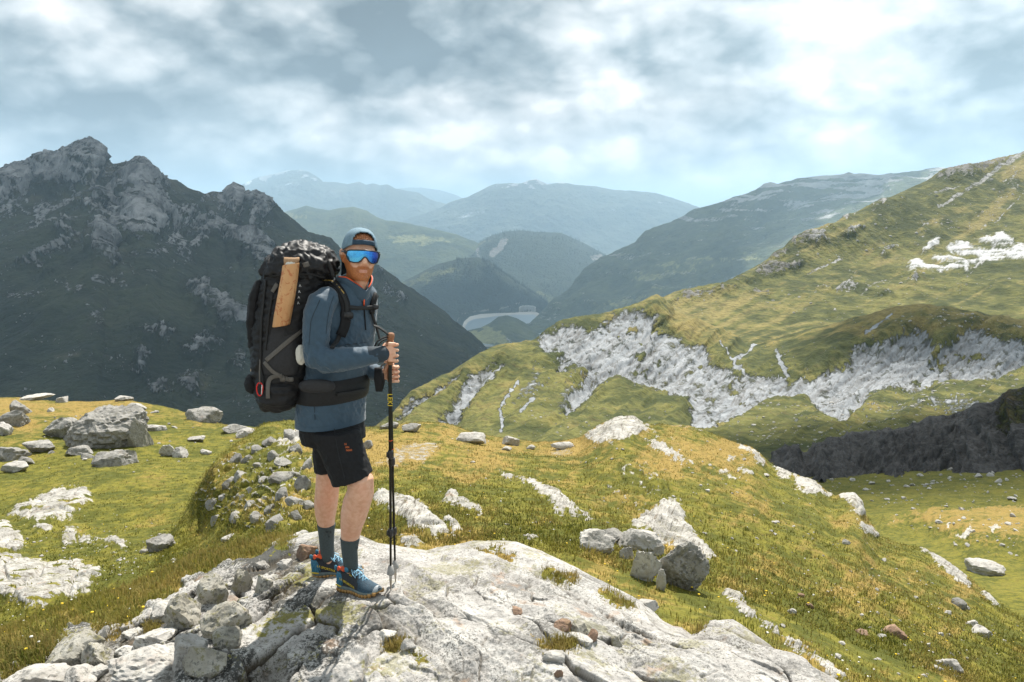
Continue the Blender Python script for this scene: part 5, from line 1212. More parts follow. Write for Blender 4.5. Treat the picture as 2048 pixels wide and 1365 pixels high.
alls = lambda s: np.ones(s.U.shape, bool)
tufts('grass', NS, 38000, 5, 0.025, 0.075, 0.012, 601, (NS.V > 835) & (NS.G[..., 1] > 7))
tufts('grass', NS, 9000, 6, 0.025, 0.07, 0.007, 602, (NS.G[..., 1] <= 9.5))
tufts('grass', LB, 22000, 5, 0.025, 0.07, 0.014, 603, alls(LB))
tufts('grass', SM, 17000, 6, 0.03, 0.09, 0.007, 604, SM.rk0 < 0.4, 0.0)
tufts('grass_tuft', SM, 420, 14, 0.02, 0.07, 0.0035, 605, (SM.rk0 > 0.5) & (SM.M['rock'] < 0.2), 0.25, 0.02)


# ---- small yellow and white meadow flowers
def flowers(name, jobs, col, seed):
    rg = np.random.RandomState(seed); d, tri = ico(1); Vv = []; Tt = []; k = 0
    for sheet, sel, n in jobs:
        idx = np.argwhere(sel & sheet.vis & (sheet.M['rock'] < 0.3)); pick = idx[rg.randint(0, len(idx), n)]
        for a, b_ in pick:
            Vv.append(d * np.array([.011, .011, .006]) * rg.uniform(.7, 1.3) + sheet.G[a, b_] + np.array([rg.normal() * .03, rg.normal() * .03, rg.uniform(.03, .07)])); Tt.append(tri + k); k += len(d)
    o = link(name, np_mesh(name, np.concatenate(Vv), tris=np.concatenate(Tt)), simple_mat(name + '_petals', col, .7)); tag(o, kind='stuff')
flowers('yellow_flowers', [(NS, NS.G[..., 1] < 14, 260), (LB, (LB.V > 1000), 200), (SM, SM.rk0 < .3, 120)], (0.70, 0.48, 0.02), 951)
flowers('white_flowers', [(LB, (LB.V > 1030) & (npx(LB, 60, 953) > 0), 420), (NS, (NS.G[..., 1] < 12) & (npx(NS, 60, 954) > 0.05), 260), (SM, SM.rk0 < .3, 60)], (0.65, 0.64, 0.58), 952)
# ================================================================== THE HIKER
YM = 3.87
def B(u, v, d=0.0): return PV(u, v, YM + d)
KPX = 0.00243
XA, YA, ZA = Vector((1, 0, 0)), Vector((0, 1, 0)), Vector((0, 0, 1))


def loft(bm, rings, n=24, cap=True, close=False):
    """rings: (centre, semi-axis A, semi-axis B[, power])"""
    prev = None; allr = []
    for rg in rings:
        c, A, Bx = rg[:3]; pw = rg[3] if len(rg) > 3 else 2.0
        vs = []
        for i in range(n):
            t = 2 * math.pi * i / n; ct, st = math.cos(t), math.sin(t)
            x = math.copysign(abs(ct) ** (2 / pw), ct); y = math.copysign(abs(st) ** (2 / pw), st)
            vs.append(bm.verts.new(c + A * x + Bx * y))
        allr.append(vs)
        if prev:
            for i in range(n): bm.faces.new((prev[i], prev[(i + 1) % n], vs[(i + 1) % n], vs[i]))
        prev = vs
    if cap:
        bm.faces.new(allr[0][::-1]); bm.faces.new(allr[-1])
    return allr


def limb(bm, pts, n=14, cap=True, flat=1.0, up=None):
    """tube through (point, radius) pairs"""
    P_ = [Vector(p) for p, r in pts]; rings = []
    ref = up or Vector((0.13, 1, 0.21)).normalized()
    for i, (p, r) in enumerate(pts):
        a = P_[max(i - 1, 0)]; b = P_[min(i + 1, len(P_) - 1)]
        t = (b - a).normalized(); s = t.cross(ref)
        if s.length < 1e-4: s = t.cross(Vector((1, 0, 0.3)))
        s.normalize(); q = t.cross(s).normalized()
        rings.append((Vector(p), s * r, q * (r * flat)))
    if cap:                                                    # rounded ends
        t0 = (P_[0] - P_[1]).normalized(); t1 = (P_[-1] - P_[-2]).normalized()
        f = rings[0]; l = rings[-1]
        rings = [(f[0] + t0 * pts[0][1] * 0.75, f[1] * 0.5, f[2] * 0.5), (f[0] + t0 * pts[0][1] * 0.4, f[1] * 0.85, f[2] * 0.85)] + rings + [(l[0] + t1 * pts[-1][1] * 0.4, l[1] * 0.85, l[2] * 0.85), (l[0] + t1 * pts[-1][1] * 0.75, l[1] * 0.5, l[2] * 0.5)]
    return loft(bm, rings, n)


def ball(bm, c, rx, ry=None, rz=None, M=None):
    ry = ry or rx; rz = rz or rx
    mt = Matrix.Translation(Vector(c)) @ Matrix.Diagonal((rx, ry, rz, 1))
    bmesh.ops.create_icosphere(bm, subdivisions=3, radius=1.0, matrix=(M @ mt) if M else mt)


def bm_obj(name, bm, mat, parent=None, smooth=True):
    bmesh.ops.recalc_face_normals(bm, faces=bm.faces)
    me = bpy.data.meshes.new(name); bm.to_mesh(me); bm.free()
    me.polygons.foreach_set('use_smooth', np.full(len(me.polygons), smooth, bool))
    return link(name, me, mat, parent)


def fused(name, bm, voxel, smooth, mat, parent=None, disp=None):
    bmesh.ops.recalc_face_normals(bm, faces=bm.faces)
    me = bpy.data.meshes.new(name + '_raw'); bm.to_mesh(me); bm.free()
    o = bpy.data.objects.new(name + '_raw', me); COL.objects.link(o)
    r = o.modifiers.new('r', 'REMESH'); r.mode = 'VOXEL'; r.voxel_size = voxel; r.use_smooth_shade = True
    if smooth:
        s = o.modifiers.new('s', 'SMOOTH'); s.iterations = smooth; s.factor = 0.5
    dg = bpy.context.evaluated_depsgraph_get(); dg.update()
    out = bpy.data.meshes.new_from_object(o.evaluated_get(dg), depsgraph=dg)
    bpy.data.objects.remove(o); bpy.data.meshes.remove(me)
    out.name = name
    n = len(out.vertices); co = np.empty(n * 3, np.float32); no = np.empty(n * 3, np.float32)
    out.vertices.foreach_get('co', co); out.vertices.foreach_get('normal', no)
    co = co.reshape(-1, 3); no = no.reshape(-1, 3)
    if disp is not None:
        co = co + no * disp(co.astype(float), no)[:, None]
        out.vertices.foreach_set('co', co.astype(np.float32).ravel()); out.update()
    out.polygons.foreach_set('use_smooth', np.ones(len(out.polygons), bool))
    return link(name, out, mat, parent), co


def bvh_of(*objs):
    vs, fs, k = [], [], 0
    for o in objs:
        me = o.data; vs += [o.matrix_world @ v.co for v in me.vertices]; fs += [[i + k for i in p.vertices] for p in me.polygons]; k = len(vs)
    return BVHTree.FromPolygons(vs, fs)


CAMP = Vector((0, 0, CAMZ))
def hit(bvh, u, v, fallback=None):
    d = (PV(u, v, 10.0) - CAMP).normalized()
    loc, nor, idx, dist = bvh.ray_cast(CAMP, d)
    if loc is None: return (fallback, -d) if fallback is not None else (None, None)
    if nor.dot(d) > 0: nor = -nor
    return loc, nor


def ribbon(name, px, width, bvh, mat, parent=None, off=0.006, thick=0.005, ds=0.0, step=5.0, fd=0.0):
    """a strap laid over a surface along picture points that fall on it"""
    pts = []
    for a, b in zip(px[:-1], px[1:]):
        k = max(1, int(math.hypot(b[0] - a[0], b[1] - a[1]) / step))
        for i in range(k): pts.append((a[0] + (b[0] - a[0]) * i / k, a[1] + (b[1] - a[1]) * i / k))
    pts.append(px[-1])
    L = []; last = None
    for u, v in pts:
        loc, nor = hit(bvh, u, v) if bvh else (B(u, v, fd), Vector((0, -1, 0)))
        if loc is None:
            loc = B(u, v, (last[0].y - YM) if last else fd); nor = last[1] if last else Vector((0, -1, 0.1))
        last = (loc, nor); L.append((loc.copy(), nor.copy()))
    for _ in range(2):                                        # let the strap bridge small dips
        L = [L[0]] + [((L[i - 1][0] + L[i][0] * 2 + L[i + 1][0]) / 4, ((L[i - 1][1] + L[i][1] * 2 + L[i + 1][1]) / 4).normalized()) for i in range(1, len(L) - 1)] + [L[-1]]
    bm = bmesh.new(); rings = []
    for i, (p, n) in enumerate(L):
        t = (L[min(i + 1, len(L) - 1)][0] - L[max(i - 1, 0)][0]).normalized()
        s = t.cross(n).normalized(); n2 = s.cross(t).normalized()
        if n2.dot(n) < 0: n2 = -n2
        rings.append((p + n2 * (off + ds), s * (width / 2), n2 * thick, 3.5))
    loft(bm, rings, 10)
    return bm_obj(name, bm, mat, parent)


def text_part(name, txt, size, pos, right, up, mat, parent=None, bvh=None, label=None, depth=0.0004, off=0.002):
    cu = bpy.data.curves.new(name, 'FONT'); cu.body = txt; cu.size = size; cu.align_x = 'CENTER'; cu.align_y = 'CENTER'; cu.extrude = depth
    o = bpy.data.objects.new(name, cu); COL.objects.link(o)
    dg = bpy.context.evaluated_depsgraph_get(); dg.update()
    me = bpy.data.meshes.new_from_object(o.evaluated_get(dg), depsgraph=dg); bpy.data.objects.remove(o)
    right = right.normalized(); nrm = right.cross(up).normalized(); up = nrm.cross(right).normalized()
    for v in me.vertices:
        p = pos + right * v.co.x + up * v.co.y
        if bvh:
            d = (p - CAMP).normalized(); loc, nor, i, ds = bvh.ray_cast(CAMP, d)
            if loc is not None: p = loc - d * off
        v.co = p + nrm * v.co.z
    o2 = link(name, me, mat, parent)
    return o2


# ---- materials
M_SHIRT = simple_mat('slate_blue_fleece', (0.036, 0.072, 0.108), 0.62, spec=0.35, var=0.10, scale=40, weave=0.25, sheen=0.25)
M_SHIRT2 = simple_mat('dark_slate_cuff', (0.022, 0.036, 0.050), 0.7, var=0.1, weave=0.25)
M_ORANGE = simple_mat('orange_trim', (0.75, 0.10, 0.02), 0.5)
M_BLACKCLOTH = simple_mat('black_stretch_cloth', (0.012, 0.012, 0.013), 0.75, spec=0.25, var=0.2, weave=0.2)
M_PACK = simple_mat('black_pack_nylon', (0.009, 0.009, 0.010), 0.55, spec=0.35, var=0.2, scale=90, weave=0.3)
M_LID = simple_mat('black_shiny_nylon', (0.009, 0.009, 0.010), 0.52, spec=0.35, var=0.2, scale=90, bump=0.3)
M_CHAR = simple_mat('charcoal_pack_fabric', (0.030, 0.030, 0.032), 0.7, spec=0.3, var=0.15, scale=90, weave=0.3)
M_GREYSTRAP = simple_mat('grey_webbing', (0.115, 0.105, 0.092), 0.7, var=0.12, scale=200, weave=0.4)
M_BLACKSTRAP = simple_mat('black_webbing', (0.013, 0.013, 0.013), 0.65, var=0.2, scale=200, weave=0.4)
M_PLASTIC = simple_mat('black_plastic', (0.015, 0.015, 0.016), 0.35, spec=0.5)
M_CAP = simple_mat('grey_blue_cap_cotton', (0.16, 0.25, 0.31), 0.8, var=0.15, scale=50, weave=0.35)
M_CAPBAND = simple_mat('navy_cap_strap', (0.018, 0.045, 0.075), 0.7, var=0.15, weave=0.3)
M_SOCK = simple_mat('grey_green_sock', (0.060, 0.078, 0.080), 0.85, var=0.12, scale=120, weave=0.5)
M_WHITECLOTH = simple_mat('off_white_cloth', (0.62, 0.60, 0.53), 0.85, var=0.08, scale=40, weave=0.3)
M_WHITEPRINT = simple_mat('white_print', (0.75, 0.75, 0.75), 0.6)
M_YELLOWPRINT = simple_mat('yellow_print', (0.75, 0.55, 0.04), 0.5)
M_ORANGEPRINT = simple_mat('orange_print', (0.70, 0.16, 0.03), 0.5)
M_DARKPRINT = simple_mat('dark_print', (0.012, 0.014, 0.015), 0.7)
m, T, b = new_mat('skin')
pos = T.new('ShaderNodeNewGeometry').outputs['Position']
c = T.mix(T.rng(T.noise(pos, 45, 4, 0.6), 0.35, 0.65), (0.64, 0.345, 0.22), (0.72, 0.43, 0.295))
c = T.mix(T.m('MULTIPLY', T.rng(T.noise(pos, 14, 3, 0.6), 0.45, 0.7), 0.35), c, (0.70, 0.34, 0.23))
hairn = T.noise(T.vm('MULTIPLY', pos, (1, 1, 0.35)), 420, 3, 0.7)
bd = T.m('MULTIPLY', T.attr('beard'), T.rng(hairn, 0.30, 0.62, 0.62, 1.0))
c = T.mix(T.rng(bd, 0.1, 0.8), c, T.mix(T.rng(hairn, 0.3, 0.7), (0.27, 0.078, 0.022), (0.52, 0.20, 0.066)))
c = T.mix(T.attr('lip'), c, (0.46, 0.17, 0.13))
pset(T, b, col=c, rough=0.52, spec=0.4, sss=0.08); b.inputs['Subsurface Radius'].default_value = (0.012, 0.005, 0.003); M_SKIN = m
bp = T.new('ShaderNodeBump'); bp.inputs['Strength'].default_value = 0.25; bp.inputs['Distance'].default_value = 0.003
T.l.new(T.m('ADD', T.noise(pos, 220, 3, 0.6), T.m('MULTIPLY', T.attr('beard'), hairn)), bp.inputs['Height']); T.l.new(bp.outputs[0], b.inputs['Normal'])
M_HAIR = simple_mat('auburn_hair', (0.30, 0.115, 0.045), 0.55, var=0.7, scale=160, bump=0.8)

person = bpy.data.objects.new('person', None); COL.objects.link(person); person.location = (0, 0, 0)
tag(person, 'hiker in blue fleece, black shorts, backwards cap and mirrored sunglasses standing on the rock', 'person')

# ---- head frame
HEADC = B(719, 514, 0.02)
MH = Matrix.Translation(HEADC) @ Matrix.Rotation(R(24), 4, 'Z') @ Matrix.Rotation(R(5), 4, 'Y') @ Matrix.Rotation(R(-3), 4, 'X')
MHI = MH.inverted()
def Hd(x, y, z): return MH @ Vector((x, y, z))
MHR = MH.to_3x3()

YAW = R(38)
FW = Vector((math.cos(YAW), -math.sin(YAW), 0)); LT = Vector((math.sin(YAW), math.cos(YAW), 0))   # facing; towards his left


def torso_ring(u, v, aL, aD, d=0.06, lean=0.0, pw=2.3):
    c = B(u, v, d); return (c, LT * aL, FW * aD, pw)


TORSO = [(662, 846, .190, .128), (662, 820, .188, .130), (665, 790, .184, .128), (669, 765, .176, .122), (675, 735, .174, .120), (681, 705, .178, .124), (684, 675, .178, .126), (686, 645, .180, .127), (688, 620, .182, .122), (690, 600, .182, .114), (694, 585, .165, .100), (698, 572, .120, .084), (702, 562, .080, .074)]

# ---- body: one continuous surface of skin
bm = bmesh.new()
sk = [(.112, .012, .025, .03), (.100, .012, .045, .06), (.080, .012, .061, .080), (.050, .010, .071, .092), (.020, .008, .0745, .095), (-.010, .004, .0735, .093), (-.040, -.002, .069, .089), (-.065, -.012, .0625, .079), (-.088, -.025, .053, .064), (-.104, -.038, .040, .047), (-.116, -.048, .022, .026)]
loft(bm, [(Hd(0, yc, z), MHR @ Vector((hx, 0, 0)), MHR @ Vector((0, hy, 0)), 2.25) for z, yc, hx, hy in sk], 28)
limb(bm, [(Hd(0, -.086, .018), .009), (Hd(0, -.102, -.008), .0115), (Hd(0, -.112, -.028), .0140)], 12)
for sx in (-1, 1):
    ball(bm, Hd(sx * .0145, -.099, -.033), .0095)
    ball(bm, Hd(sx * .040, -.066, -.022), .026, .022, .022)
    limb(bm, [(Hd(sx * .012, -.082, .030), .009), (Hd(sx * .042, -.070, .031), .009)], 10)
    limb(bm, [(Hd(sx * .076, -.004, .022), .006), (Hd(sx * .084, .012, .032), .0065), (Hd(sx * .087, .026, .024), .0065), (Hd(sx * .086, .028, .004), .0065), (Hd(sx * .080, .016, -.018), .007), (Hd(sx * .075, .004, -.028), .007)], 10)
    ball(bm, Hd(sx * .078, .010, .004), .010, .020, .026)
limb(bm, [(Hd(-.024, -.082, -.0665), .005), (Hd(0, -.0935, -.0640), .0062), (Hd(.024, -.082, -.0665), .005)], 10)
limb(bm, [(Hd(-.019, -.082, -.0720), .005), (Hd(0, -.0915, -.0745), .0072), (Hd(.019, -.082, -.0720), .005)], 10)
ball(bm, Hd(0, -.078, -.100), .026, .018, .018)
limb(bm, [(Hd(0, .012, -.03), .060), (Hd(0, .015, -.085), .056), (B(709, 578, .05), .058), (B(702, 600, .06), .075)], 20)
loft(bm, [torso_ring(u, v, aL * .80, aD * .80) for u, v, aL, aD in TORSO], 24)
# legs
def leg(bm, pts):
    limb(bm, [(B(u, v, d), r * KPX) for u, v, d, r in pts], 20, up=Vector((0, 1, 0.05)))
NLEG = [(668, 872, .0, 18), (688, 905, -.045, 26), (705, 938, -.065, 27), (721, 964, -.085, 28), (721, 985, -.08, 27.5), (713, 1008, -.05, 28.5), (708, 1028, -.04, 27.5), (703, 1052, -.02, 23), (700, 1078, -.005, 18.5), (699, 1102, .005, 15.5), (701, 1122, .006, 14.5), (703, 1141, .004, 12.5)]
FLEG = [(664, 872, .14, 20), (660, 905, .18, 27), (657, 940, .185, 26), (655, 964, .19, 25.5), (654, 985, .20, 26), (652, 1008, .23, 26), (651, 1030, .25, 22.5), (652.5, 1050, .27, 18.5), (653, 1076, .28, 15.5), (654, 1098, .285, 14.5), (656, 1112, .285, 14), (660, 1122, .28, 11)]
leg(bm, NLEG); leg(bm, FLEG)
ball(bm, B(727, 966, -.105), .040, .032, .038)
limb(bm, [(B(665, 830, .06), .08), (B(668, 872, .02), .05)], 20); limb(bm, [(B(665, 840, .08), .06), (B(664, 874, .14), .05)], 16)
# arms (under the sleeves) and hands
NARM = [(656, 604, -.10, 15), (633, 650, -.15, 17), (631, 712, -.172, 15), (690, 718, -.19, 14), (748, 711, -.17, 12.5)]
FARM = [(724, 606, .20, 15), (726, 660, .22, 15), (726, 732, .19, 13), (765, 748, .08, 11.5)]
limb(bm, [(B(u, v, d), r * KPX) for u, v, d, r in NARM], 16); limb(bm, [(B(u, v, d), r * KPX) for u, v, d, r in FARM], 16)
PD = -.115                                                        # depth of the upper hand round the first pole
def finger(bm, pts, r0, r1):
    n = len(pts); limb(bm, [(p, r0 + (r1 - r0) * i / (n - 1)) for i, p in enumerate(pts)], 8)
# right hand: back of the hand towards the camera, fingers round the far side of the grip
PX = 780.0
limb(bm, [(B(748, 711, PD - .045), .024), (B(760, 709, PD - .048), .028), (B(772, 706, PD - .044), .031), (B(782, 705, PD - .036), .029)], 12, flat=.55, up=Vector((0, 1, 0)))
for i, (dv, ln) in enumerate([(-17, 1.0), (-6, 1.05), (5, 1.0), (15.5, .88)]):
    v = 706 + dv
    finger(bm, [B(778, v - 1, PD - .040), B(788 + 2 * ln, v, PD - .032), B(793 + 2 * ln, v + 1, PD - .004), B(789, v + 2, PD + .022), B(779, v + 3, PD + .030), B(770, v + 3, PD + .022)], .0098, .0078)
finger(bm, [B(766, 698, PD - .030), B(770, 690, PD - .010), B(776, 684, PD + .012), B(785, 683, PD + .018)], .0115, .0090)
# left hand: on the second pole, knuckles away, fingertips coming round to the front
QD = PD + .075
limb(bm, [(B(764, 748, QD + .03), .024), (B(774, 749, QD + .034), .030), (B(786, 748, QD + .026), .029)], 12, flat=.55, up=Vector((0, 1, 0)))
for i, (dv, ln) in enumerate([(-14, .95), (-4.5, 1.05), (5, 1.0), (14, .86)]):
    v = 748 + dv
    finger(bm, [B(786, v, QD + .030), B(794 + 2 * ln, v, QD + .016), B(795 + 2 * ln, v + 1, QD - .010), B(789, v + 1, QD - .028), B(781, v + 2, QD - .026)], .0098, .0078)
finger(bm, [B(770, 742, QD + .014), B(772, 734, QD - .006), B(778, 729, QD - .018), B(786, 729, QD - .016)], .0112, .0088)
body, co = fused('body', bm, 0.0040, 2, M_SKIN, person)
MI = np.array(MHI)
lp = co @ MI[:3, :3].T + MI[:3, 3]
x, y, z = np.abs(lp[:, 0]), lp[:, 1], lp[:, 2]
hd = (np.linalg.norm(lp, axis=1) < .16) & (z > -.128)
zl = np.interp(x, [0, .024, .032, .044, .056, .066, .074], [-.0435, -.0450, -.0530, -.0520, -.040, -.018, .006])
beard = sst(.006, -.008, z - zl) * (y < .030) * hd * sst(-.130, -.106, z + .25 * np.clip(y + .03, 0, 1))
lip = sst(.023, .014, x) * sst(-.0790, -.0745, z) * sst(-.0610, -.0645, z) * (y < -.078) * hd
beard = beard * (1 - lip)
fattr(body.data, 'beard', beard); fattr(body.data, 'lip', lip * .6)

# ---- hair showing through the cap opening
bm = bmesh.new()
loft(bm, [(Hd(0, .004, z), MHR @ Vector((hx, 0, 0)), MHR @ Vector((0, hy, 0))) for z, hx, hy in [(.072, .064, .086), (.076, .066, .088), (.086, .062, .084), (.103, .045, .064), (.116, .02, .03)]], 26)
fused('hair', bm, 0.003, 1, M_HAIR, person, lambda p, n: 0.008 * ridged(np.stack([p[:, 0] / .012, p[:, 1] / .012, p[:, 2] / .03], -1), 3, .5, 7))

# ---- cap worn backwards
NA, NL = 72, 18
def cap_low(az):                                                   # lower edge: high on the forehead, low at the nape
    a = abs(az); return float(np.interp(a, [0, 40, 70, 100, 140, 180], [.056, .053, .036, .020, -.004, -.012]))
capv = []; capf = []; keep = {}
for i in range(NA):
    az = -180 + 360 * i / NA
    for j in range(NL + 1):
        t = j / NL; zl = cap_low(az); zt = .139; th = t * math.pi / 2
        z = zl + (zt - zl) * math.sin(th) ** .95
        rr = max(math.cos(th), .0) ** .78
        x_ = .0835 * rr * math.sin(R(az)); y_ = .008 - .106 * rr * math.cos(R(az)) if abs(az) < 90 else .008 - .108 * rr * math.cos(R(az))
        fd = .0016 * math.sin(az * .21 + j) * (1 - t)
        capv.append(tuple(Hd(x_ * (1 + fd * 6), y_ * (1 + fd * 4), z))); keep[(i, j)] = (az, z)
cap_band = []
for i in range(NA):
    for j in range(NL):
        az, z = keep[(i, j)]; az2 = az + 180 / NA; z2_ = (keep[(i, j)][1] + keep[(i, j + 1)][1]) / 2
        if z2_ > .078 and (az2 / 40) ** 2 + ((z2_ - .078) / .040) ** 2 < 1: continue
        f = (i * (NL + 1) + j, ((i + 1) % NA) * (NL + 1) + j, ((i + 1) % NA) * (NL + 1) + j + 1, i * (NL + 1) + j + 1)
        (cap_band if (abs(az2) < 42 and z2_ < .079) else capf).append(f)
def shell(name, vs, fs, mat, parent, th=.003):
    me = np_mesh(name, vs, np.array(fs)); o = link(name, me, mat, parent)
    s = o.modifiers.new('thickness', 'SOLIDIFY'); s.thickness = th; s.offset = 0; return o
cap = shell('cap', capv, capf, M_CAP, person)
shell('cap_strap', capv, cap_band, M_CAPBAND, cap, .004)
bm = bmesh.new(); rows = []
for j in range(9):
    s = j / 8; row = []
    for i in range(17):
        a = -1 + 2 * i / 16
        x_ = .072 * a * (1 - .12 * s); y_ = .100 + .062 * s * (1 - .35 * a * a) - .035 * a * a; z = -.004 - .075 * s - .018 * a * a
        row.append(bm.verts.new(Hd(x_, y_, z)))
    rows.append(row)
for j in range(8):
    for i in range(16): bm.faces.new((rows[j][i], rows[j][i + 1], rows[j + 1][i + 1], rows[j + 1][i]))
o = bm_obj('cap_brim', bm, M_CAPBAND, cap); s = o.modifiers.new('thickness', 'SOLIDIFY'); s.thickness = .004
ball_bm = bmesh.new(); ball(ball_bm, Hd(0, .01, .1395), .007, .007, .004); bm_obj('cap_button', ball_bm, M_CAP, cap)
for az in (-62, 62, 118, -118):                                      # panel seams
    bm = bmesh.new(); i = int(round((az + 180) / 360 * NA)) % NA
    limb(bm, [(Vector(capv[i * (NL + 1) + j]), .0016) for j in range(0, NL, 2)], 6); bm_obj('cap_seam', bm, M_CAPBAND, cap)

# ---- mirrored shield sunglasses
m, T, b = new_mat('blue_mirror_lens')
lx = T.attr('across'); nz = T.noise(T.vm('MULTIPLY', T.new('ShaderNodeNewGeometry').outputs['Position'], (1, 1, .12)), 170, 3, .6)
c = T.ramp(T.m('ADD', lx, T.m('MULTIPLY', T.m('SUBTRACT', nz, .5), .35)), [(0.0, (0.10, 0.36, 0.60)), (.35, (0.10, 0.48, 0.85)), (.58, (0.045, 0.26, 0.72)), (.78, (0.03, 0.06, 0.30)), (1.0, (0.02, 0.02, 0.06))])
pset(T, b, col=c, rough=.16, metal=.85, spec=.6); M_LENS = m
NC, NR_ = 45, 7
def lens_pt(k, t, push=0.0):
    az = -60 + 120 * k; a = abs(az)
    top = .0300 - .00006 * a - .004 * sst(48, 62, a); bot = float(np.interp(a, [0, 5, 12, 20, 34, 48, 56, 60], [-.002, -.006, -.020, -.029, -.031, -.026, -.014, -.006]))
    z = bot + (top - bot) * t; r_ = .092 + push + .004 * math.sin(math.pi * t)
    return Hd(r_ * math.sin(R(az)) * .96, -.020 - r_ * math.cos(R(az)) * 1.0, z)
gl = bpy.data.objects.new('sunglasses', None); COL.objects.link(gl); gl.parent = person
lv = [tuple(lens_pt(i / (NC - 1), j / (NR_ - 1))) for i in range(NC) for j in range(NR_)]
me = np_mesh('lens', lv, grid_quads(NC, NR_)); fattr(me, 'across', np.repeat(np.linspace(0, 1, NC), NR_)); lens = link('lens', me, M_LENS, gl)
bm = bmesh.new()
edge = [lens_pt(i / 40, 1, .001) for i in range(41)] + [lens_pt(1, 1 - j / 4, .001) for j in range(1, 5)] + [lens_pt(1 - i / 60, 0, .001) for i in range(1, 61)] + [lens_pt(0, j / 4, .001) for j in range(1, 4)]
edge.append(edge[0]); limb(bm, [(p, .0030) for p in edge], 8, cap=False); bm_obj('frame', bm, M_PLASTIC, gl)
for sx in (-1, 1):
    bm = bmesh.new(); limb(bm, [(lens_pt(0 if sx < 0 else 1, .75, .001), .0045), (Hd(sx * .086, -.035, .020), .004), (Hd(sx * .086, .010, .022), .0035)], 8, flat=1.5); bm_obj('temple_arm', bm, M_PLASTIC, gl)
    bm = bmesh.new(); ball(bm, Hd(sx * .084, -.056, .018), .004, .006, .011); bm_obj('hinge', bm, M_PLASTIC, gl)

# ---- fleece
bm = bmesh.new()
loft(bm, [torso_ring(*q) for q in TORSO], 32)
SLN = [(656, 596, -.085, 24), (643, 607, -.115, 28.5), (635, 630, -.135, 28), (632, 665, -.155, 25.5), (632, 698, -.17, 24.5), (634, 714, -.178, 25), (650, 720, -.185, 25), (675, 720, -.19, 24), (705, 717, -.188, 21), (735, 713, -.178, 18.5), (752, 711, -.168, 16)]
SLF = [(722, 598, .19, 25), (724, 614, .21, 27), (726, 650, .22, 25), (726, 700, .21, 24), (728, 733, .19, 22), (746, 744, .13, 18), (762, 748, .09, 15)]
limb(bm, [(B(u, v, d), r * KPX) for u, v, d, r in SLN], 20); limb(bm, [(B(u, v, d), r * KPX) for u, v, d, r in SLF], 20)
def folds(p, n):
    elb = np.exp(-((p - np.array(B(636, 712, -.18))) ** 2).sum(1) / .012)
    hem = np.exp(-((p[:, 2] - B(662, 812, .06).z) / .06) ** 2)
    q = np.stack([p[:, 0] / .035 + p[:, 2] / .05, p[:, 1] / .06, p[:, 2] / .09 - p[:, 0] / .12], -1)
    sh = np.exp(-((p - np.array(B(690, 700, -.05))) ** 2).sum(1) / .03)
    return .013 * (ridged(q, 3, .5, 8) - .3) * (.12 + .9 * elb + .6 * hem + .6 * sh) + .002 * fbm(p / .03, 3, .5, 9)
fleece, _ = fused('fleece_top', bm, .0062, 4, M_SHIRT, person, folds)
BV_F = bvh_of(fleece)
# cuffs
for pts, nm in (([(738, 712, -.176, 18.5), (757, 709.5, -.163, 16.5), (767, 707, -.157, 15.5)], 0), ([(757, 747, .11, 16), (768, 748, .07, 15)], 1)):
    bm = bmesh.new(); limb(bm, [(B(u, v, d), r * KPX) for u, v, d, r in pts], 18, flat=.95); bm_obj('cuff', bm, M_SHIRT2, fleece)
# stand-up collar, open at the front, with an orange inner edge
def collar_pt(a, t, off=0.0):
    """a: degrees round the neck from the front of the chest"""
    base = B(705, 581, .055); top = B(709, 553, .05)
    op = max(0.0, 1 - abs(a) / 70)                                   # dips at the front opening
    c = base.lerp(top, t * (1 - .75 * op ** 1.3))
    rr = .083 + .012 * t + off
    d = FW * math.cos(R(a)) + LT * math.sin(R(a))
    return c + d * rr * (1.0 - .06 * abs(math.sin(R(a)))) - ZA * (.040 * op) * (1 - t * .6) - ZA * .012 * (1 - t)
cv = [tuple(collar_pt(-178 + 356 * i / 48, j / 5)) for i in range(49) for j in range(6)]
collar = shell('collar', cv, grid_quads(49, 6), M_SHIRT, fleece, .006)
for a0, a1 in ((14, 80), (-100, -14)):
    bm = bmesh.new(); limb(bm, [(collar_pt(a0 + (a1 - a0) * i / 16, 1.0, -.004) + ZA * .002, .0034) for i in range(17)], 8); bm_obj('collar_trim', bm, M_ORANGE, collar)
for nm_, pt_ in (('shoulder_seam', [(668, 592), (660, 612), (655, 640), (652, 668)]), ('sleeve_seam', [(640, 600), (622, 640), (618, 690)]), ('side_seam', [(628, 800), (630, 840)]), ('chest_seam', [(690, 690), (712, 688), (738, 684)])):
    ribbon(nm_, pt_, .004, BV_F, M_SHIRT2, fleece, .0005, .0012)
ribbon('zip_pull', [(726.5, 596), (725.5, 612)], .007, BV_F, M_ORANGE, fleece, .008, .003)
ribbon('zip', [(726, 590), (728, 620), (731, 660)], .006, BV_F, M_BLACKCLOTH, fleece, .002, .003)
bm = bmesh.new(); limb(bm, [(B(709, 573, .045), .0605), (B(706, 585, .052), .066)], 20); bm_obj('base_layer', bm, M_DARKPRINT, person)
bm = bmesh.new(); loft(bm, [(torso_ring(662, v, .1925, .1305)) for v in (838, 846)], 32, cap=False); bm_obj('hem_band', bm, M_SHIRT, fleece)

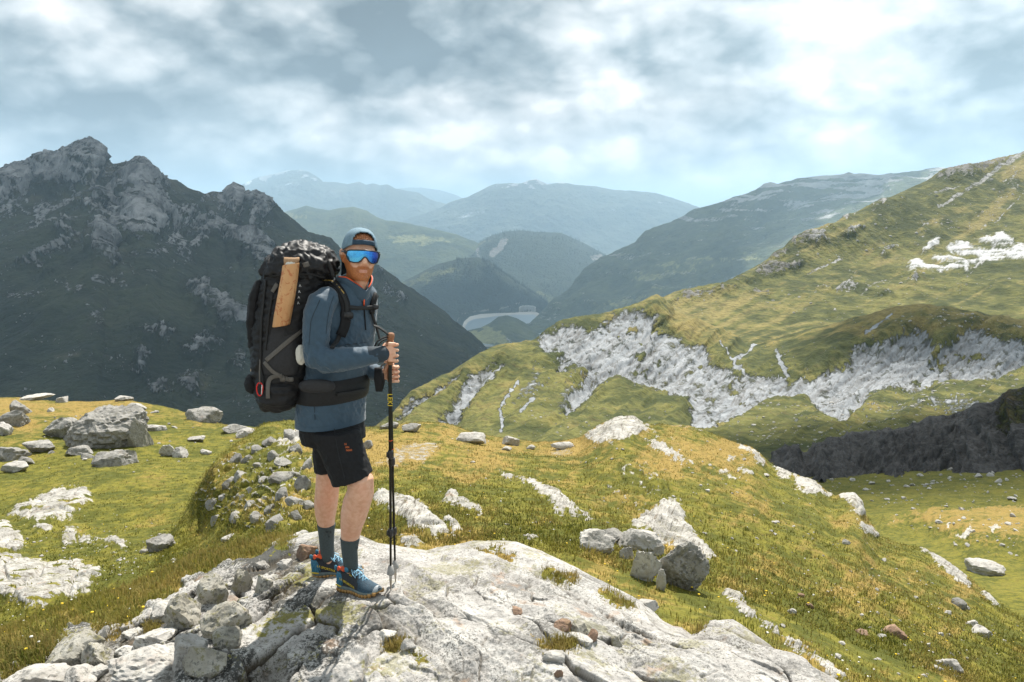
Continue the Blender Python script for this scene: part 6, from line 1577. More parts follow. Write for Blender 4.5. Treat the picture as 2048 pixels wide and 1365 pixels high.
# ---- shorts
bm = bmesh.new()
loft(bm, [torso_ring(663, 828, .170, .112), torso_ring(664, 850, .178, .122), torso_ring(668, 880, .172, .125)], 28)
def cone(pts, tilt):
    rr = []
    for u, v, d, r, tl in pts:
        ax = Vector((1, 0, tl)).normalized(); rr.append((B(u, v, d), ax * (r * KPX), Vector((0, 1, 0)) * (r * KPX * .98)))
    loft(bm, rr, 24)
cone([(668, 858, -.01, 54, 0), (679, 890, -.035, 47, .05), (692, 922, -.055, 43.5, .2), (705, 957, -.07, 42.5, .33)], 0)
cone([(668, 858, .13, 46, 0), (662, 890, .17, 40, 0), (660, 915, .18, 36, 0), (660, 940, .185, 33, .12)], 0)
def sfold(p, n):
    q = np.stack([p[:, 0] / .05 + p[:, 2] / .06, p[:, 1] / .08, p[:, 2] / .07 - p[:, 0] / .1], -1)
    return .006 * (ridged(q, 3, .5, 18) - .3)
shorts, _ = fused('shorts', bm, .0055, 3, M_BLACKCLOTH, person, sfold)
BV_S = bvh_of(shorts)
for t_, u, v in (('H', 691, 889), ('AN', 694.5, 895), ('NAH', 698, 901)):
    text_part('print', t_, .0145, hit(BV_S, u, v, B(u, v, -.1))[0], Vector((1, -.2, .12)), Vector((-.12, 0, 1)), M_ORANGEPRINT, shorts, BV_S)
ribbon('zip_pull', [(668, 842), (668, 851)], .006, BV_S, M_ORANGE, shorts, .003, .003)
ribbon('thigh_seam', [(667, 851), (676, 905), (690, 960)], .004, BV_S, M_DARKPRINT, shorts, .001, .002)

# ---- socks
for L_, i0 in ((NLEG, 8), (FLEG, 7)):
    q = [(u, v, d, r) for u, v, d, r in L_[i0:]]
    bm = bmesh.new(); limb(bm, [(B(u, v, d), (r + 1.4) * KPX) for u, v, d, r in [(q[0][0], q[0][1] - 2, q[0][2], q[0][3] + .2)] + q], 20, cap=False, up=Vector((0, 1, .05)))
    sock = bm_obj('sock', bm, M_SOCK, person)
    bm = bmesh.new(); limb(bm, [(B(q[0][0], q[0][1] - 2.5, q[0][2]), (q[0][3] + 1.9) * KPX), (B(q[0][0], q[0][1] + 3, q[0][2]), (q[0][3] + 1.6) * KPX)], 20, cap=False, up=Vector((0, 1, .05))); bm_obj('sock_cuff', bm, M_SOCK, sock)
    bvs = bvh_of(sock)
    if L_ is FLEG:
        for dx, dy, t_ in ((-3, -6, 'W'), (4, -6, 'B'), (1, 3, 'V')): text_part('sock_print', t_, .016, hit(bvs, 657 + dx, 1071 + dy, B(657, 1071, .2))[0], XA, ZA, M_DARKPRINT, sock, bvs)
    else: text_part('sock_print', 'W', .014, hit(bvs, 714, 1097, B(714, 1097, -.05))[0], XA, ZA, M_DARKPRINT, sock, bvs)

# ---- trail shoes
M_SBLACK = simple_mat('black_shoe_mesh', (0.020, 0.024, 0.030), .6, var=.3, scale=200, weave=.5)
M_SBLUE = simple_mat('blue_shoe_overlay', (0.030, 0.150, 0.235), .45, var=.2, scale=90, bump=.2)
M_STEAL = simple_mat('dark_teal_shoe_mesh', (0.022, 0.058, 0.090), .6, var=.5, scale=180, weave=.6)
M_SMID = simple_mat('grey_green_midsole', (0.125, 0.160, 0.155), .6, var=.15, scale=60)
M_STREAD = simple_mat('amber_rubber_tread', (0.34, 0.19, 0.06), .6, var=.25, scale=60)
M_LACE = simple_mat('light_blue_lace', (0.28, 0.52, 0.68), .6)
M_TOE = simple_mat('pale_grey_toe_rubber', (0.28, 0.31, 0.33), .55, var=.2)
M_PINK = simple_mat('pink_floral_tongue', (0.72, 0.19, 0.20), .7, var=.5, scale=70)
M_RED = simple_mat('bright_red_orange_lining', (0.78, 0.10, 0.03), .6, var=.4, scale=50)


def shoe(origin, yaw, pitch, roll, sx):
    M = Matrix.Translation(origin) @ Matrix.Rotation(yaw, 4, 'Z') @ Matrix.Rotation(pitch, 4, 'Y') @ Matrix.Rotation(roll, 4, 'X'); M3 = M.to_3x3()
    sh = bpy.data.objects.new('shoe', None); COL.objects.link(sh); sh.parent = person
    ly, lz = M3 @ YA, M3 @ ZA
    def Lp(x_, y_, z_): return M @ Vector((x_, y_, z_))
    X = [0, .012, .04, .08, .12, .16, .20, .235, .265, .288, .300]
    HW = [.018, .031, .038, .037, .036, .041, .047, .0475, .041, .028, .010]
    SB = [.008, .002, .0, .0, .004, .003, .0, .003, .010, .018, .024]
    ST = [.034, .036, .037, .036, .034, .031, .029, .028, .031, .036, .036]
    UT = [.100, .112, .117, .119, .120, .102, .078, .064, .058, .052, .040]
    def sec(i, z0, z1, wk, pw): return (Lp(X[i], 0, (z0 + z1) / 2), ly * HW[i] * wk, lz * ((z1 - z0) / 2), pw)
    bm = bmesh.new(); loft(bm, [sec(i, SB[i] + .006, ST[i], 1.06, 4.0) for i in range(11)], 26); o = bm_obj('midsole', bm, M_SMID, sh)
    bm = bmesh.new()
    loft(bm, [sec(i, SB[i], SB[i] + .010, 1.04, 4.0) for i in range(11)], 26)
    for k in range(13):                                               # lugs along both edges
        x_ = .02 + .265 * k / 12; w = float(np.interp(x_, X, HW)); zb = float(np.interp(x_, X, SB))
        for s_ in (-1, 1):
            c = Lp(x_, s_ * w * .96, zb + .003); loft(bm, [(c - lz * .007, M3 @ XA * .007, ly * .009, 3), (c + lz * .010, M3 @ XA * .008, ly * .0105, 3)], 8)
    bm_obj('tread', bm, M_STREAD, sh)
    # upper: colour changes along the foot follow its panels
    xs = np.linspace(.004, .296, 34); bm = bmesh.new(); rings = []
    for x_ in xs:
        w = float(np.interp(x_, X, HW)); z0 = float(np.interp(x_, X, ST)) - .010; z1 = float(np.interp(x_, X, UT))
        rings.append((Lp(x_, 0, z0 + (z1 - z0) * .36), ly * w * 1.0, lz * (z1 - z0) * .36, 2.6, z1))
    ring_v = []
    for (c, A, B_, pw, z1), x_ in zip(rings, xs):
        vs = []; hgt = z1 - float(np.interp(x_, X, ST)) + .010; w = A.length
        for k in range(25):
            a = math.pi * k / 24; s_ = math.copysign(abs(math.cos(a)) ** .8, math.cos(a)); hh = math.sin(a) ** .75
            nar = 1 - hh ** 2 * float(np.interp(x_, [0, .02, .10, .16, .2, .3], [.3, .06, .06, .40, .42, .34]))
            vs.append(bm.verts.new(Lp(x_, -s_ * w * nar if hh < .999 else 0, float(np.interp(x_, X, ST)) - .010 + hgt * hh)))
        ring_v.append(vs)
    for r0, r1, x_ in zip(ring_v[:-1], ring_v[1:], xs):
        for k in range(24):
            f = bm.faces.new((r0[k], r1[k], r1[k + 1], r0[k + 1]))
            hi = min(k, 23 - k) / 12
            f.material_index = 1 if (x_ < .055 - .02 * hi and hi < .75) else (2 if x_ > .180 - .03 * hi else 0)
            if x_ > .270: f.material_index = 3
    bm.faces.new(ring_v[0]); bm.faces.new(ring_v[-1][::-1])
    up = bm_obj('upper', bm, M_SBLACK, sh)
    for q in (M_SBLUE, M_STEAL, M_TOE): up.data.materials.append(q)
    bvu = bvh_of(up)
    # heel cage ribs
    for s_ in (-1, 1):
        for (xa, za, xb, zb) in ((.012, .040, .050, .092), (.030, .036, .014, .084), (.055, .036, .030, .088), (.066, .040, .058, .080), (.036, .040, .062, .070)):
            bm = bmesh.new(); wa, wb = float(np.interp(xa, X, HW)), float(np.interp(xb, X, HW))
            limb(bm, [(Lp(xa, s_ * (wa + .001), za), .003), (Lp((xa + xb) / 2, s_ * ((wa + wb) / 2 * .96 + .001), (za + zb) / 2), .003), (Lp(xb, s_ * wb * .84, zb), .0025)], 6); bm_obj('heel_rib', bm, M_SBLUE, up)
    # padded collar, tongue, lining
    bm = bmesh.new(); n = 28; pth = []
    for k in range(n + 1):
        a = 2 * math.pi * k / n; pth.append((Lp(.062 + .052 * math.cos(a), .036 * math.sin(a), .119 + .010 * math.cos(a) - .008 * math.sin(a) ** 2), .0070))
    limb(bm, pth, 8, cap=False); bm_obj('shoe_collar', bm, M_SBLACK, sh)
    bm = bmesh.new(); loft(bm, [(Lp(.130, 0, .104), ly * .018, M3 @ Vector((.006, 0, .006))), (Lp(.112, 0, .126), ly * .020, M3 @ Vector((.007, 0, .004))), (Lp(.103, 0, .150), ly * .019, M3 @ Vector((.006, 0, .003))), (Lp(.100, 0, .163), ly * .012, M3 @ Vector((.004, 0, .002)))], 14); bm_obj('tongue', bm, M_PINK, sh)
    for (xc, zc_, rx, rz, mt) in ((.048, .118, .012, .016, M_RED), (.078, .122, .018, .015, M_RED), (.024, .122, .010, .014, M_SBLUE), (.104, .122, .014, .015, M_SBLUE)):
        for s_ in (-1, 1):
            bm = bmesh.new(); ball(bm, (0, 0, 0), rx, .008, rz, M @ Matrix.Translation((xc, s_ * .034, zc_))); bm_obj('lining_patch', bm, mt, sh)
    # laces
    for k in range(5):
        xa = .118 + .020 * k; za = float(np.interp(xa, X, UT)) + .004; w = .020 - .001 * k
        for s_ in (-1, 1):
            xb = xa + .018; zb = float(np.interp(xb, X, UT)) + .003
            bm = bmesh.new(); limb(bm, [(Lp(xa, -s_ * w, za - .012), .0026), (Lp((xa + xb) / 2, 0, (za + zb) / 2 + .003), .0026), (Lp(xb, s_ * w, zb - .012), .0026)], 6); bm_obj('lace', bm, M_LACE, sh)
    for s_ in (-1, 1):
        bm = bmesh.new(); limb(bm, [(Lp(.118, 0, .118), .0024), (Lp(.128, s_ * .020, .122), .0024), (Lp(.150, s_ * .036, .104), .0024), (Lp(.160, s_ * .030, .086), .0024), (Lp(.140, s_ * .012, .112), .0024), (Lp(.120, 0, .118), .0024)], 6); bm_obj('lace_loop', bm, M_LACE, sh)
    rt = M3 @ Vector((1, 0, -.33)); upv = M3 @ Vector((.33, 0, 1))
    text_part('shoe_lettering', 'LA SPORTIVA', .0185, Lp(.108, -.044, .055), rt, upv, M_YELLOWPRINT, sh, bvu, off=.0025)
    text_part('shoe_lettering', 'GTX', .010, Lp(.126, -.03, .094), rt, upv, M_YELLOWPRINT, sh, bvu, off=.0025)
    bm = bmesh.new(); loft(bm, [(Lp(.035, -.0395, .030), M3 @ Vector((.022, 0, -.003)), lz * .004, 3), (Lp(.035, -.0415, .030), M3 @ Vector((.022, 0, -.003)), lz * .004, 3)], 12); bm_obj('yellow_flash', bm, M_YELLOWPRINT, sh)
    return sh


def ground_z(x_, y_, r_=.03):
    d = np.hypot(SM.G[..., 0] - x_, SM.G[..., 1] - y_) + (~SM.vis) * 9
    return float(np.sort(SM.G[..., 2][d < r_])[-6:].mean()) if (d < r_).any() else float(SM.G[..., 2].ravel()[d.argmin()])
def shoe_at(u, v, d, yaw, roll, sx):
    h = B(u, v, d); a = Vector((math.cos(yaw), math.sin(yaw), 0))
    zs = [ground_z(h.x + a.x * t, h.y + a.y * t) for t in (.03, .1, .17, .24)]
    sl = (zs[3] + zs[2] - zs[0] - zs[1]) / 2 / .14
    z0 = max(zs[0] - sl * .03, max(z - sl * t for z, t in zip(zs, (.03, .1, .17, .24))) - .012)
    print('shoe ground', [round(q, 3) for q in zs], 'pixel z', round(h.z, 3), 'used', round(z0, 3))
    return shoe(Vector((h.x, h.y, z0 - .004)), yaw, -math.atan(sl), roll, sx)
shoe_at(681, 1183, .055, R(-36), 0.0, 1)
shoe_at(628, 1149, .315, R(-14), 0.0, 1)

# ================================================================== BACKPACK
pack = bpy.data.objects.new('backpack', None); COL.objects.link(pack)
tag(pack, 'large black trekking backpack worn on the hiker\'s back', 'backpack')
PKD = .05
PR = [(806, 545, 600, .11), (795, 522, 612, .14), (780, 514, 618, .155), (740, 508, 625, .165), (700, 508, 632, .17), (660, 509, 640, .17), (620, 514, 650, .17), (585, 522, 655, .165), (560, 527, 655, .155), (540, 531, 655, .145), (522, 538, 650, .125)]
bm = bmesh.new()
loft(bm, [(B((l + r) / 2, v, PKD + .0), XA * ((r - l) / 2 * KPX * 1.02), YA * dd, 2.6) for v, l, r, dd in PR], 36)
def pfold(p, n):
    q = np.stack([p[:, 0] / .10, p[:, 1] / .10, p[:, 2] / .035], -1)
    return 0.016 * (ridged(q, 3, .5, 61) - .3) + .012 * fbm(p / .07, 3, .5, 62)
mainbag, _ = fused('main_bag', bm, .008, 4, M_PACK, pack, pfold)
bm = bmesh.new()
loft(bm, [(B(597, 553, PKD), XA * .165, YA * .150, 2.8), (B(599, 540, PKD), XA * .182, YA * .165, 2.8), (B(605, 524, PKD), XA * .172, YA * .165, 2.5), (B(606, 509, PKD), XA * .150, YA * .150, 2.3), (B(603, 498, PKD), XA * .115, YA * .125, 2.1), (B(599, 490, PKD), XA * .072, YA * .085, 2.0), (B(598, 485, PKD), XA * .03, YA * .04, 2.0)], 36)
def lfold(p, n):
    q = np.stack([p[:, 0] / .045 + p[:, 2] / .07, p[:, 1] / .06, p[:, 2] / .05 - p[:, 0] / .2], -1)
    return .022 * (ridged(q * .8, 2, .5, 63) - .35) + .003 * (ridged(p / .04, 2, .5, 64) - .3)
lid, _ = fused('lid', bm, .0065, 2, M_LID, pack, lfold)
BV_P = bvh_of(mainbag, lid)
bm = bmesh.new(); loft(bm, [(B(565, 745, PKD - .085), XA * .092, YA * .088, 3), (B(566, 725, PKD - .09), XA * .098, YA * .095, 3), (B(567, 690, PKD - .092), XA * .098, YA * .092, 3), (B(570, 660, PKD - .09), XA * .088, YA * .086, 3), (B(572, 640, PKD - .085), XA * .080, YA * .080, 3)], 30)
sidep, _ = fused('side_pocket', bm, .007, 4, M_CHAR, pack, lambda p, n: .005 * (ridged(np.stack([p[:, 0] / .08, p[:, 1] / .08, p[:, 2] / .12], -1), 2, .5, 65) - .3))
bm = bmesh.new(); loft(bm, [(B(560, 812, PKD - .02), XA * .075, YA * .12, 2.6), (B(563, 795, PKD - .04), XA * .105, YA * .14, 2.6), (B(564, 772, PKD - .045), XA * .108, YA * .14, 2.6), (B(566, 757, PKD - .04), XA * .095, YA * .125, 2.6)], 30)
lowp, _ = fused('bottom_compartment', bm, .008, 3, M_PACK, pack, pfold)
bm = bmesh.new(); loft(bm, [(B(518, 690, PKD), XA * .03, YA * .12, 2.6), (B(517, 640, PKD), XA * .035, YA * .13, 2.6), (B(522, 590, PKD), XA * .035, YA * .13, 2.6), (B(531, 560, PKD), XA * .028, YA * .11, 2.6)], 24)
fused('front_stretch_pocket', bm, .007, 3, M_BLACKCLOTH, pack, lambda p, n: .008 * (ridged(p / .06, 3, .5, 66) - .3))
BV_P2 = bvh_of(mainbag, lid, sidep, lowp)
ribbon('compression_strap', [(533, 721), (565, 693), (603, 661)], .022, BV_P2, M_GREYSTRAP, pack, .004, .003)
ribbon('compression_strap', [(529, 724), (545, 743), (566, 756), (580, 760)], .022, BV_P2, M_GREYSTRAP, pack, .004, .003)
ribbon('bottom_strap', [(565, 751), (545, 752), (537, 762), (537, 797)], .022, BV_P2, M_GREYSTRAP, pack, .006, .003)
ribbon('lid_strap', [(556, 568), (550, 577), (546, 585)], .022, BV_P2, M_GREYSTRAP, pack, .006, .003)
ribbon('lid_strap', [(606, 532), (618, 527)], .024, BV_P2, M_GREYSTRAP, pack, .006, .003)
for u, v in ((566, 755), (581, 759)):
    p, n = hit(BV_P2, u, v, B(u, v, -.1)); bm = bmesh.new(); loft(bm, [(p + n * .004, XA * .015, ZA * .012, 4), (p + n * .014, XA * .013, ZA * .010, 4)], 14); bm_obj('buckle', bm, M_GREYSTRAP, pack)
ribbon('side_seam', [(533, 560), (524, 640), (522, 720), (528, 780)], .012, BV_P2, M_BLACKSTRAP, pack, .004, .004)
ribbon('side_seam', [(545, 590), (538, 640), (532, 700)], .010, BV_P2, M_BLACKSTRAP, pack, .004, .004)
ribbon('lid_cord', [(545, 552), (580, 548), (620, 548), (650, 556)], .010, BV_P2, M_BLACKSTRAP, pack, .004, .004)
for k, (u, v) in enumerate(((600, 572), (598.5, 584), (597.5, 595.5), (596.5, 606.5))):
    text_part('letter_mark', 'A', .017, hit(BV_P2, u, v, B(u, v, -.1))[0], XA, ZA, M_WHITEPRINT, pack, BV_P2, off=.004)
# hip belt round the waist, over the fleece
bm = bmesh.new()
loft(bm, [torso_ring(664, 797, .190, .132), torso_ring(665, 790, .197, .140), torso_ring(668, 772, .194, .138), torso_ring(670, 757, .188, .134), torso_ring(671, 751, .180, .126)], 36, cap=False)
belt = bm_obj('hip_belt', bm, M_PACK, pack)
bm = bmesh.new(); loft(bm, [(B(634, 776, -.145), XA * .055, ZA * .018, 2.6), (B(634, 773, -.165), XA * .088, ZA * .034, 2.6), (B(636, 772, -.185), XA * .075, ZA * .028, 2.6), (B(636, 772, -.190), XA * .035, ZA * .012, 2.6)], 24); bm_obj('hip_belt_pocket', bm, M_CHAR, belt)
BV_B = bvh_of(belt, fleece)
ribbon('hip_strap', [(672, 789), (700, 786), (730, 779)], .020, BV_B, M_BLACKSTRAP, belt, .006, .004)
# shoulder straps
sn = ribbon('shoulder_strap', [(643, 566), (655, 562), (668, 570), (681, 588), (689, 606), (691, 628), (690, 650), (680, 672)], .050, BV_F, M_BLACKCLOTH, pack, .010, .009)
ribbon('strap_webbing', [(688, 640), (682, 662), (672, 684), (664, 700)], .022, BV_F, M_BLACKSTRAP, pack, .010, .004)
ribbon('strap_webbing', [(668, 570), (681, 588), (689, 606), (691, 628)], .018, BV_F, M_BLACKSTRAP, pack, .022, .003)
p, n = hit(BV_F, 691, 631, B(691, 631, -.15)); bm = bmesh.new(); loft(bm, [(p + n * .008, XA * .034 - ZA * .004, ZA * .020 + XA * .003, 4), (p + n * .026, XA * .030, ZA * .017, 4)], 16); bm_obj('strap_buckle', bm, M_PLASTIC, pack)
ribbon('shoulder_strap', [(749, 590), (745, 600), (741, 615), (741, 628)], .034, BV_F, M_BLACKCLOTH, pack, .010, .008, fd=-.05)
ribbon('strap_webbing', [(738, 619), (744, 640), (750, 658), (756, 682)], .018, BV_F, M_BLACKSTRAP, pack, .012, .004)
ribbon('sternum_strap', [(692, 614), (712, 616), (735, 615.5), (750, 614)], .020, BV_F, M_BLACKSTRAP, pack, .016, .005)
p, n = hit(BV_F, 741, 615, B(741, 615, -.1)); bm = bmesh.new(); loft(bm, [(p + n * .018, XA * .016, ZA * .014, 4), (p + n * .030, XA * .013, ZA * .011, 4)], 14); bm_obj('sternum_buckle', bm, M_PLASTIC, pack)
# load lifter cords with ochre fleck along the strap edge
M_CORD = simple_mat('ochre_flecked_cord', (0.30, 0.20, 0.05), .7, var=.9, scale=160)
ribbon('edge_cord', [(646, 560), (662, 563), (676, 577), (685, 592)], .006, BV_F, M_CORD, pack, .022, .003)
ribbon('load_strap', [(655, 522), (662, 538), (668, 556)], .018, None, M_BLACKSTRAP, pack, 0, .004, fd=-.06)

# ---- things carried on the pack
roll = bpy.data.objects.new('paper_roll', None); COL.objects.link(roll); tag(roll, 'tan paper bag roll standing in the side pocket of the backpack', 'paper roll')
m, T, b = new_mat('tan_printed_paper'); pos = T.new('ShaderNodeNewGeometry').outputs['Position']
n1 = T.noise(pos, 26, 5, .7, 1.2); c = T.mix(T.rng(T.noise(pos, 7, 3, .5), .35, .65), (0.52, 0.27, 0.115), (0.60, 0.34, 0.155)); c = T.mix(T.rng(n1, .53, .58, 0, .8), c, (0.42, 0.13, 0.045))
pset(T, b, col=c, rough=.6, spec=.35); M_PAPER = m
bm = bmesh.new(); rr = []
for u, v, hw, d in ((562.5, 652, 17.0, -.135), (567, 625, 17.5, -.14), (572.5, 595, 17.5, -.142), (577.5, 565, 17.0, -.14), (580.5, 545, 16.5, -.135), (582.5, 528, 16.0, -.13)):
    rr.append((B(u, v, d), Vector((1, 0, .15)).normalized() * hw * KPX, YA * .040, 2.4))
loft(bm, rr, 13)
pr = bm_obj('paper_tube', bm, M_PAPER, roll, smooth=False); bv = pr.modifiers.new('bevel', 'BEVEL'); bv.width = .004; bv.segments = 2
bm = bmesh.new(); loft(bm, [(B(582.5, 529, -.13), XA * .034, YA * .032), (B(583, 521, -.13), XA * .037, YA * .03), (B(583.5, 515, -.13), XA * .036, YA * .022)], 12, cap=False); o = bm_obj('open_end', bm, simple_mat('brown_paper_inside', (0.36, 0.22, 0.12), .7), roll); o.modifiers.new('t', 'SOLIDIFY').thickness = .003
bm = bmesh.new(); ball(bm, B(581, 528, -.15), .024, .016, .012); o = bm_obj('torn_lining', bm, M_WHITECLOTH, roll)
d_ = np.array([v.co[:] for v in o.data.vertices]); nn = fbm(d_ / .012, 3, .5, 3) * .008
for v, q in zip(o.data.vertices, nn): v.co.z += q

bm = bmesh.new(); ball(bm, B(602, 710, -.130), .024, .022, .048)
o, _ = fused('cloth_bundle', bm, .004, 1, M_WHITECLOTH, None, lambda p, n: .006 * (ridged(np.stack([p[:, 0] / .016, p[:, 1] / .02, p[:, 2] / .06], -1), 2, .5, 71) - .3))
tag(o, 'folded off-white cloth poking out beside the elbow', 'cloth')
bm = bmesh.new(); limb(bm, [(B(510.5, 700, -.02), .008), (B(508, 722, -.03), .012), (B(506.5, 742, -.035), .014), (B(508, 752, -.035), .011)], 12)
o = bm_obj('trowel_handle', bm, simple_mat('pale_wood', (0.42, 0.30, 0.20), .6)); tag(o, 'pale wooden handle hanging at the rear edge of the backpack', 'handle')
pouch = bmesh.new(); ball(pouch, B(504, 768, -.03), .034, .045, .050)
o, _ = fused('pouch', pouch, .005, 1, M_BLACKCLOTH, None, lambda p, n: .006 * (ridged(p / .03, 2, .5, 72) - .3)); tag(o, 'small black pouch hung low on the rear of the backpack', 'pouch')
bm = bmesh.new(); pth = []
for k in range(29):
    a = 2 * math.pi * k / 28; pth.append((B(519.5 + 6.2 * math.cos(a) * (1 - .15 * math.sin(a)), 779 + 13 * math.sin(a), -.135), .0032))
limb(bm, pth, 8, cap=False); cb = bpy.data.objects.new('carabiner', None); COL.objects.link(cb); tag(cb, 'red carabiner clipped near the bottom of the backpack', 'carabiner')
bm_obj('carabiner_body', bm, simple_mat('red_anodised_metal', (0.62, 0.03, 0.025), .3, .6), cb)
bm = bmesh.new(); limb(bm, [(B(524, 771, -.137), .0026), (B(523, 789, -.137), .0026)], 8); bm_obj('carabiner_gate', bm, simple_mat('bare_metal', (.6, .6, .6), .3, .9), cb)
bm = bmesh.new(); limb(bm, [(B(520, 720, -.12), .0035), (B(519, 745, -.13), .0035), (B(519.5, 768, -.135), .0035)], 8); o = bm_obj('carabiner_sling', bm, M_GREYSTRAP, cb)

# ================================================================== TREKKING POLES
M_SHAFT = simple_mat('dark_olive_black_shaft', (0.016, 0.016, 0.011), .30, .5, var=.2)
M_CORK = simple_mat('brown_cork_grip', (0.27, 0.125, 0.060), .7, var=.25, scale=260, bump=.4)
M_STEEL = simple_mat('worn_steel_tip', (.42, .38, .33), .4, .8)
M_BASKET = simple_mat('grey_pole_basket', (.30, .29, .27), .6)


def pole(top, tip, label, grip=True, letters=False, wide=1.0):
    r_ = bpy.data.objects.new('trekking_pole', None); COL.objects.link(r_); tag(r_, label, 'trekking pole', 'trekking poles held together in both hands')
    ax = (tip - top); L = ax.length; ax.normalize(); at_ = lambda t: top + ax * (L * t)
    bm = bmesh.new(); limb(bm, [(at_(.055), .0092 * wide), (at_(.50), .0088 * wide)], 14); up = bm_obj('upper_shaft', bm, M_SHAFT, r_)
    bm = bmesh.new(); limb(bm, [(at_(.47), .0070 * wide), (at_(.78), .0068 * wide)], 12); bm_obj('middle_shaft', bm, M_SHAFT, r_)
    bm = bmesh.new(); limb(bm, [(at_(.76), .0062 * wide), (at_(.945), .0058 * wide)], 12); bm_obj('lower_shaft', bm, M_SHAFT, r_)
    for t in (.455, .765):
        bm = bmesh.new(); loft(bm, [(at_(t - .016), XA * .0105, YA * .0105), (at_(t - .012), XA * .0135, YA * .0135), (at_(t + .012), XA * .0135, YA * .0135), (at_(t + .017), XA * .0100, YA * .0100)], 14); cl = bm_obj('clamp', bm, M_PLASTIC, r_)
        bm = bmesh.new(); c = at_(t) - XA * .014 - YA * .004; loft(bm, [(c - ax * .012, XA * .005, YA * .006, 3), (c + ax * .012, XA * .006, YA * .006, 3)], 10); bm_obj('clamp_lever', bm, M_PLASTIC, cl)
    for t in (.40, .452): 
        bm = bmesh.new(); limb(bm, [(at_(t), .0100 * wide), (at_(t + .0022), .0100 * wide)], 14, cap=False); bm_obj('orange_ring', bm, M_ORANGE, r_)
    bm = bmesh.new(); g = [(-.002, .008, .010), (.0, .015, .017), (.008, .0185, .021), (.018, .0170, .019), (.030, .0125, .014), (.042, .0115, .013), (.060, .0150, .016), (.075, .0130, .014), (.098, .0140, .015), (.115, .0115, .012)]
    loft(bm, [(at_(t) + XA * (.003 if t < .02 else 0), XA * a * 1.05, YA * b_) for t, a, b_ in g], 18); bm_obj('grip', bm, M_CORK, r_)
    bm = bmesh.new(); loft(bm, [(at_(.900), XA * .012, YA * .012), (at_(.930), XA * .019, YA * .019), (at_(.936), XA * .019, YA * .019), (at_(.940), XA * .010, YA * .010)], 16); bm_obj('basket', bm, M_BASKET, r_)
    bm = bmesh.new(); limb(bm, [(at_(.935), .0085), (at_(.965), .0068), (at_(1.0), .0028)], 12, cap=False); bm_obj('tip', bm, M_STEEL, r_)
    if letters:
        bvp = bvh_of(up); c = at_(.245)
        text_part('pole_lettering', 'LEKI', .034, c - YA * .012, ax, XA, M_YELLOWPRINT, r_, None)
    return r_, at_


t1 = SM.at(781, 1180)[0]; tip1 = Vector(t1.tolist())
p1, at1 = pole(B(780, 667, PD - .002), tip1 + Vector((0, 0, .002)), 'front black trekking pole with cork grip and yellow lettering', letters=True)
t2 = SM.at(791, 1164)[0]
p2, at2 = pole(B(779, 708, QD + .004), Vector(t2.tolist()) + Vector((0, 0, .002)), 'rear black trekking pole, its foot just right of the front pole', wide=.92)
for pr_, pts in ((p1, [(779, 672, PD - .01), (770, 664, PD - .02), (757, 655, PD - .03), (748, 652, PD - .04)]), (p1, [(776, 674, PD - .012), (766, 676, PD - .02), (754, 684, PD - .03), (746, 700, PD - .05), (750, 712, PD - .06)]), (p1, [(776, 677, PD + .01), (764, 682, PD), (756, 692, PD - .03), (758, 704, PD - .05)]), (p2, [(776, 722, QD + .02), (764, 730, QD - .02), (757, 745, QD - .05), (757, 768, QD - .05), (764, 782, QD - .04), (768, 768, QD - .04), (766, 748, QD - .03)])):
    bm = bmesh.new(); limb(bm, [(B(*q), .0045) for q in pts], 8, flat=2.0); bm_obj('wrist_strap', bm, M_BLACKSTRAP, pr_)
bm = bmesh.new(); loft(bm, [(B(757, 736, -.10), XA * .020, YA * .012, 3), (B(757, 760, -.10), XA * .022, YA * .014, 3), (B(758, 783, -.10), XA * .016, YA * .012, 3)], 14); bm_obj('wrist_strap', bm, M_BLACKCLOTH, p2)
SHADE_CLOUDS = [((-700, 1750, -250), (950, 1000, 260), 5), ((350, 4700, -500), (1500, 900, 280), 9), ((95, 128, -30), (75, 52, 22), 14), ((210, 330, -20), (70, 45, 20), 17)]
HAZE_D = 8.2e-5
# ---------------- cloud deck overhead (out of view above) added to shade the left mountain, valley, gully and right ridge
m, T, b = new_mat('cloud_white'); pset(T, b, col=(0.85, 0.87, 0.9), rough=1.0, spec=0.0); M_CLOUD = m
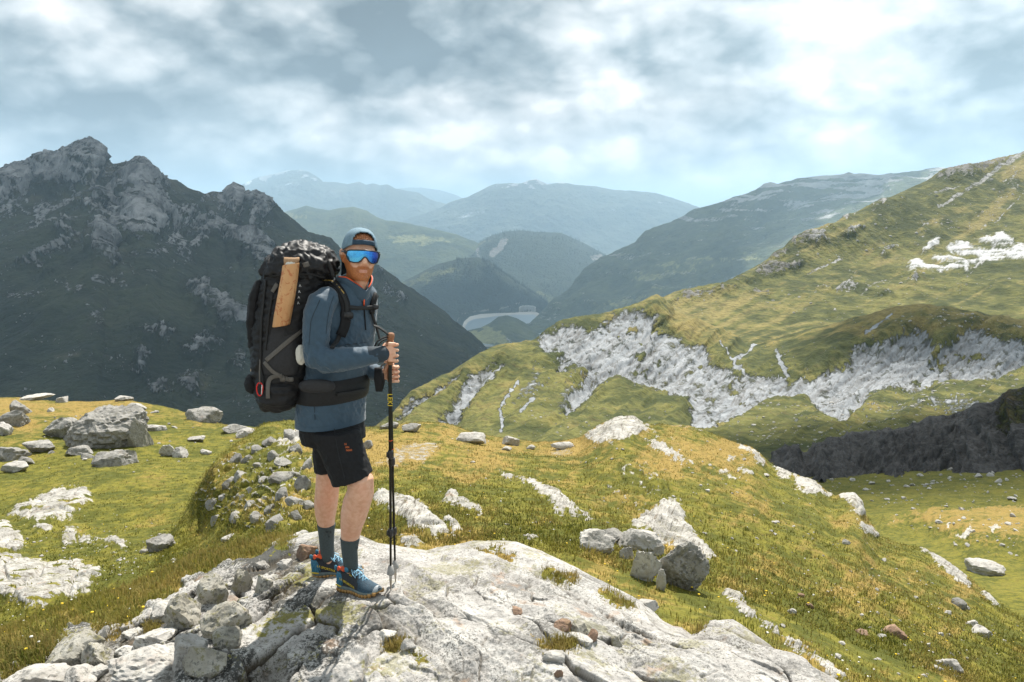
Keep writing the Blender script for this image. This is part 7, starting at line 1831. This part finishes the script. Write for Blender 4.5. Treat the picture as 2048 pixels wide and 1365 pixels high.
# thin enough to let some sun through
tr = T.new('ShaderNodeBsdfTransparent'); mx = T.new('ShaderNodeMixShader'); mx.inputs[0].default_value = 0.36
T.l.new(b.outputs[0], mx.inputs[1]); T.l.new(tr.outputs[0], mx.inputs[2]); T.l.new(mx.outputs[0], [q for q in T.n if q.type == 'OUTPUT_MATERIAL'][0].inputs[0])
def shade_cloud(ctr, rad, seed, mat=M_CLOUD):
    bm = bmesh.new(); bmesh.ops.create_icosphere(bm, subdivisions=5, radius=1.0)
    co = np.array([v.co[:] for v in bm.verts])
    n = fbm(co * 2.2 + seed, 5, 0.55, seed) ; r = 1 + 0.75 * n + 0.25 * ridged(co * 4.0 + seed, 3, 0.5, seed + 1)
    out = co * r[:, None] * np.array(rad) + np.array(ctr)
    for v, q in zip(bm.verts, out): v.co = q
    me = bpy.data.meshes.new('shade_cloud'); bm.to_mesh(me); bm.free()
    me.polygons.foreach_set('use_smooth', np.ones(len(me.polygons), bool))
    o = link('shade_cloud', me, mat); tag(o, 'white cumulus cloud added out of view to shade the land', kind='structure'); return o
def cloud_over(ground, z, rad, seed):
    g = Vector(ground); p = g + SUN_V * ((z - g.z) / SUN_V.z); shade_cloud(p, rad, seed)
for gp, rad, sd_ in SHADE_CLOUDS: cloud_over(gp, 3600, rad, sd_)

# ---------------- air
hz = bmesh.new(); bmesh.ops.create_cube(hz, size=1.0)
HX0, HX1, HY0, HY1, HZ0, HZ1 = -25000, 25000, -1600, 36000, -2300, 905
for v in hz.verts: v.co = Vector((HX0 + (v.co.x + .5) * (HX1 - HX0), HY0 + (v.co.y + .5) * (HY1 - HY0), HZ0 + (v.co.z + .5) * (HZ1 - HZ0)))
me = bpy.data.meshes.new('haze'); hz.to_mesh(me); hz.free()
m = bpy.data.materials.new('haze_air'); m.use_nodes = True; T = NT(m.node_tree); T.n.clear()
ho = T.new('ShaderNodeOutputMaterial'); hv = T.new('ShaderNodeVolumePrincipled')
hv.inputs['Color'].default_value = (0.57, 0.80, 1.0, 1); hv.inputs['Density'].default_value = HAZE_D; hv.inputs['Anisotropy'].default_value = 0.35
T.l.new(hv.outputs[0], ho.inputs['Volume'])
o = link('haze', me, m); tag(o, kind='stuff')
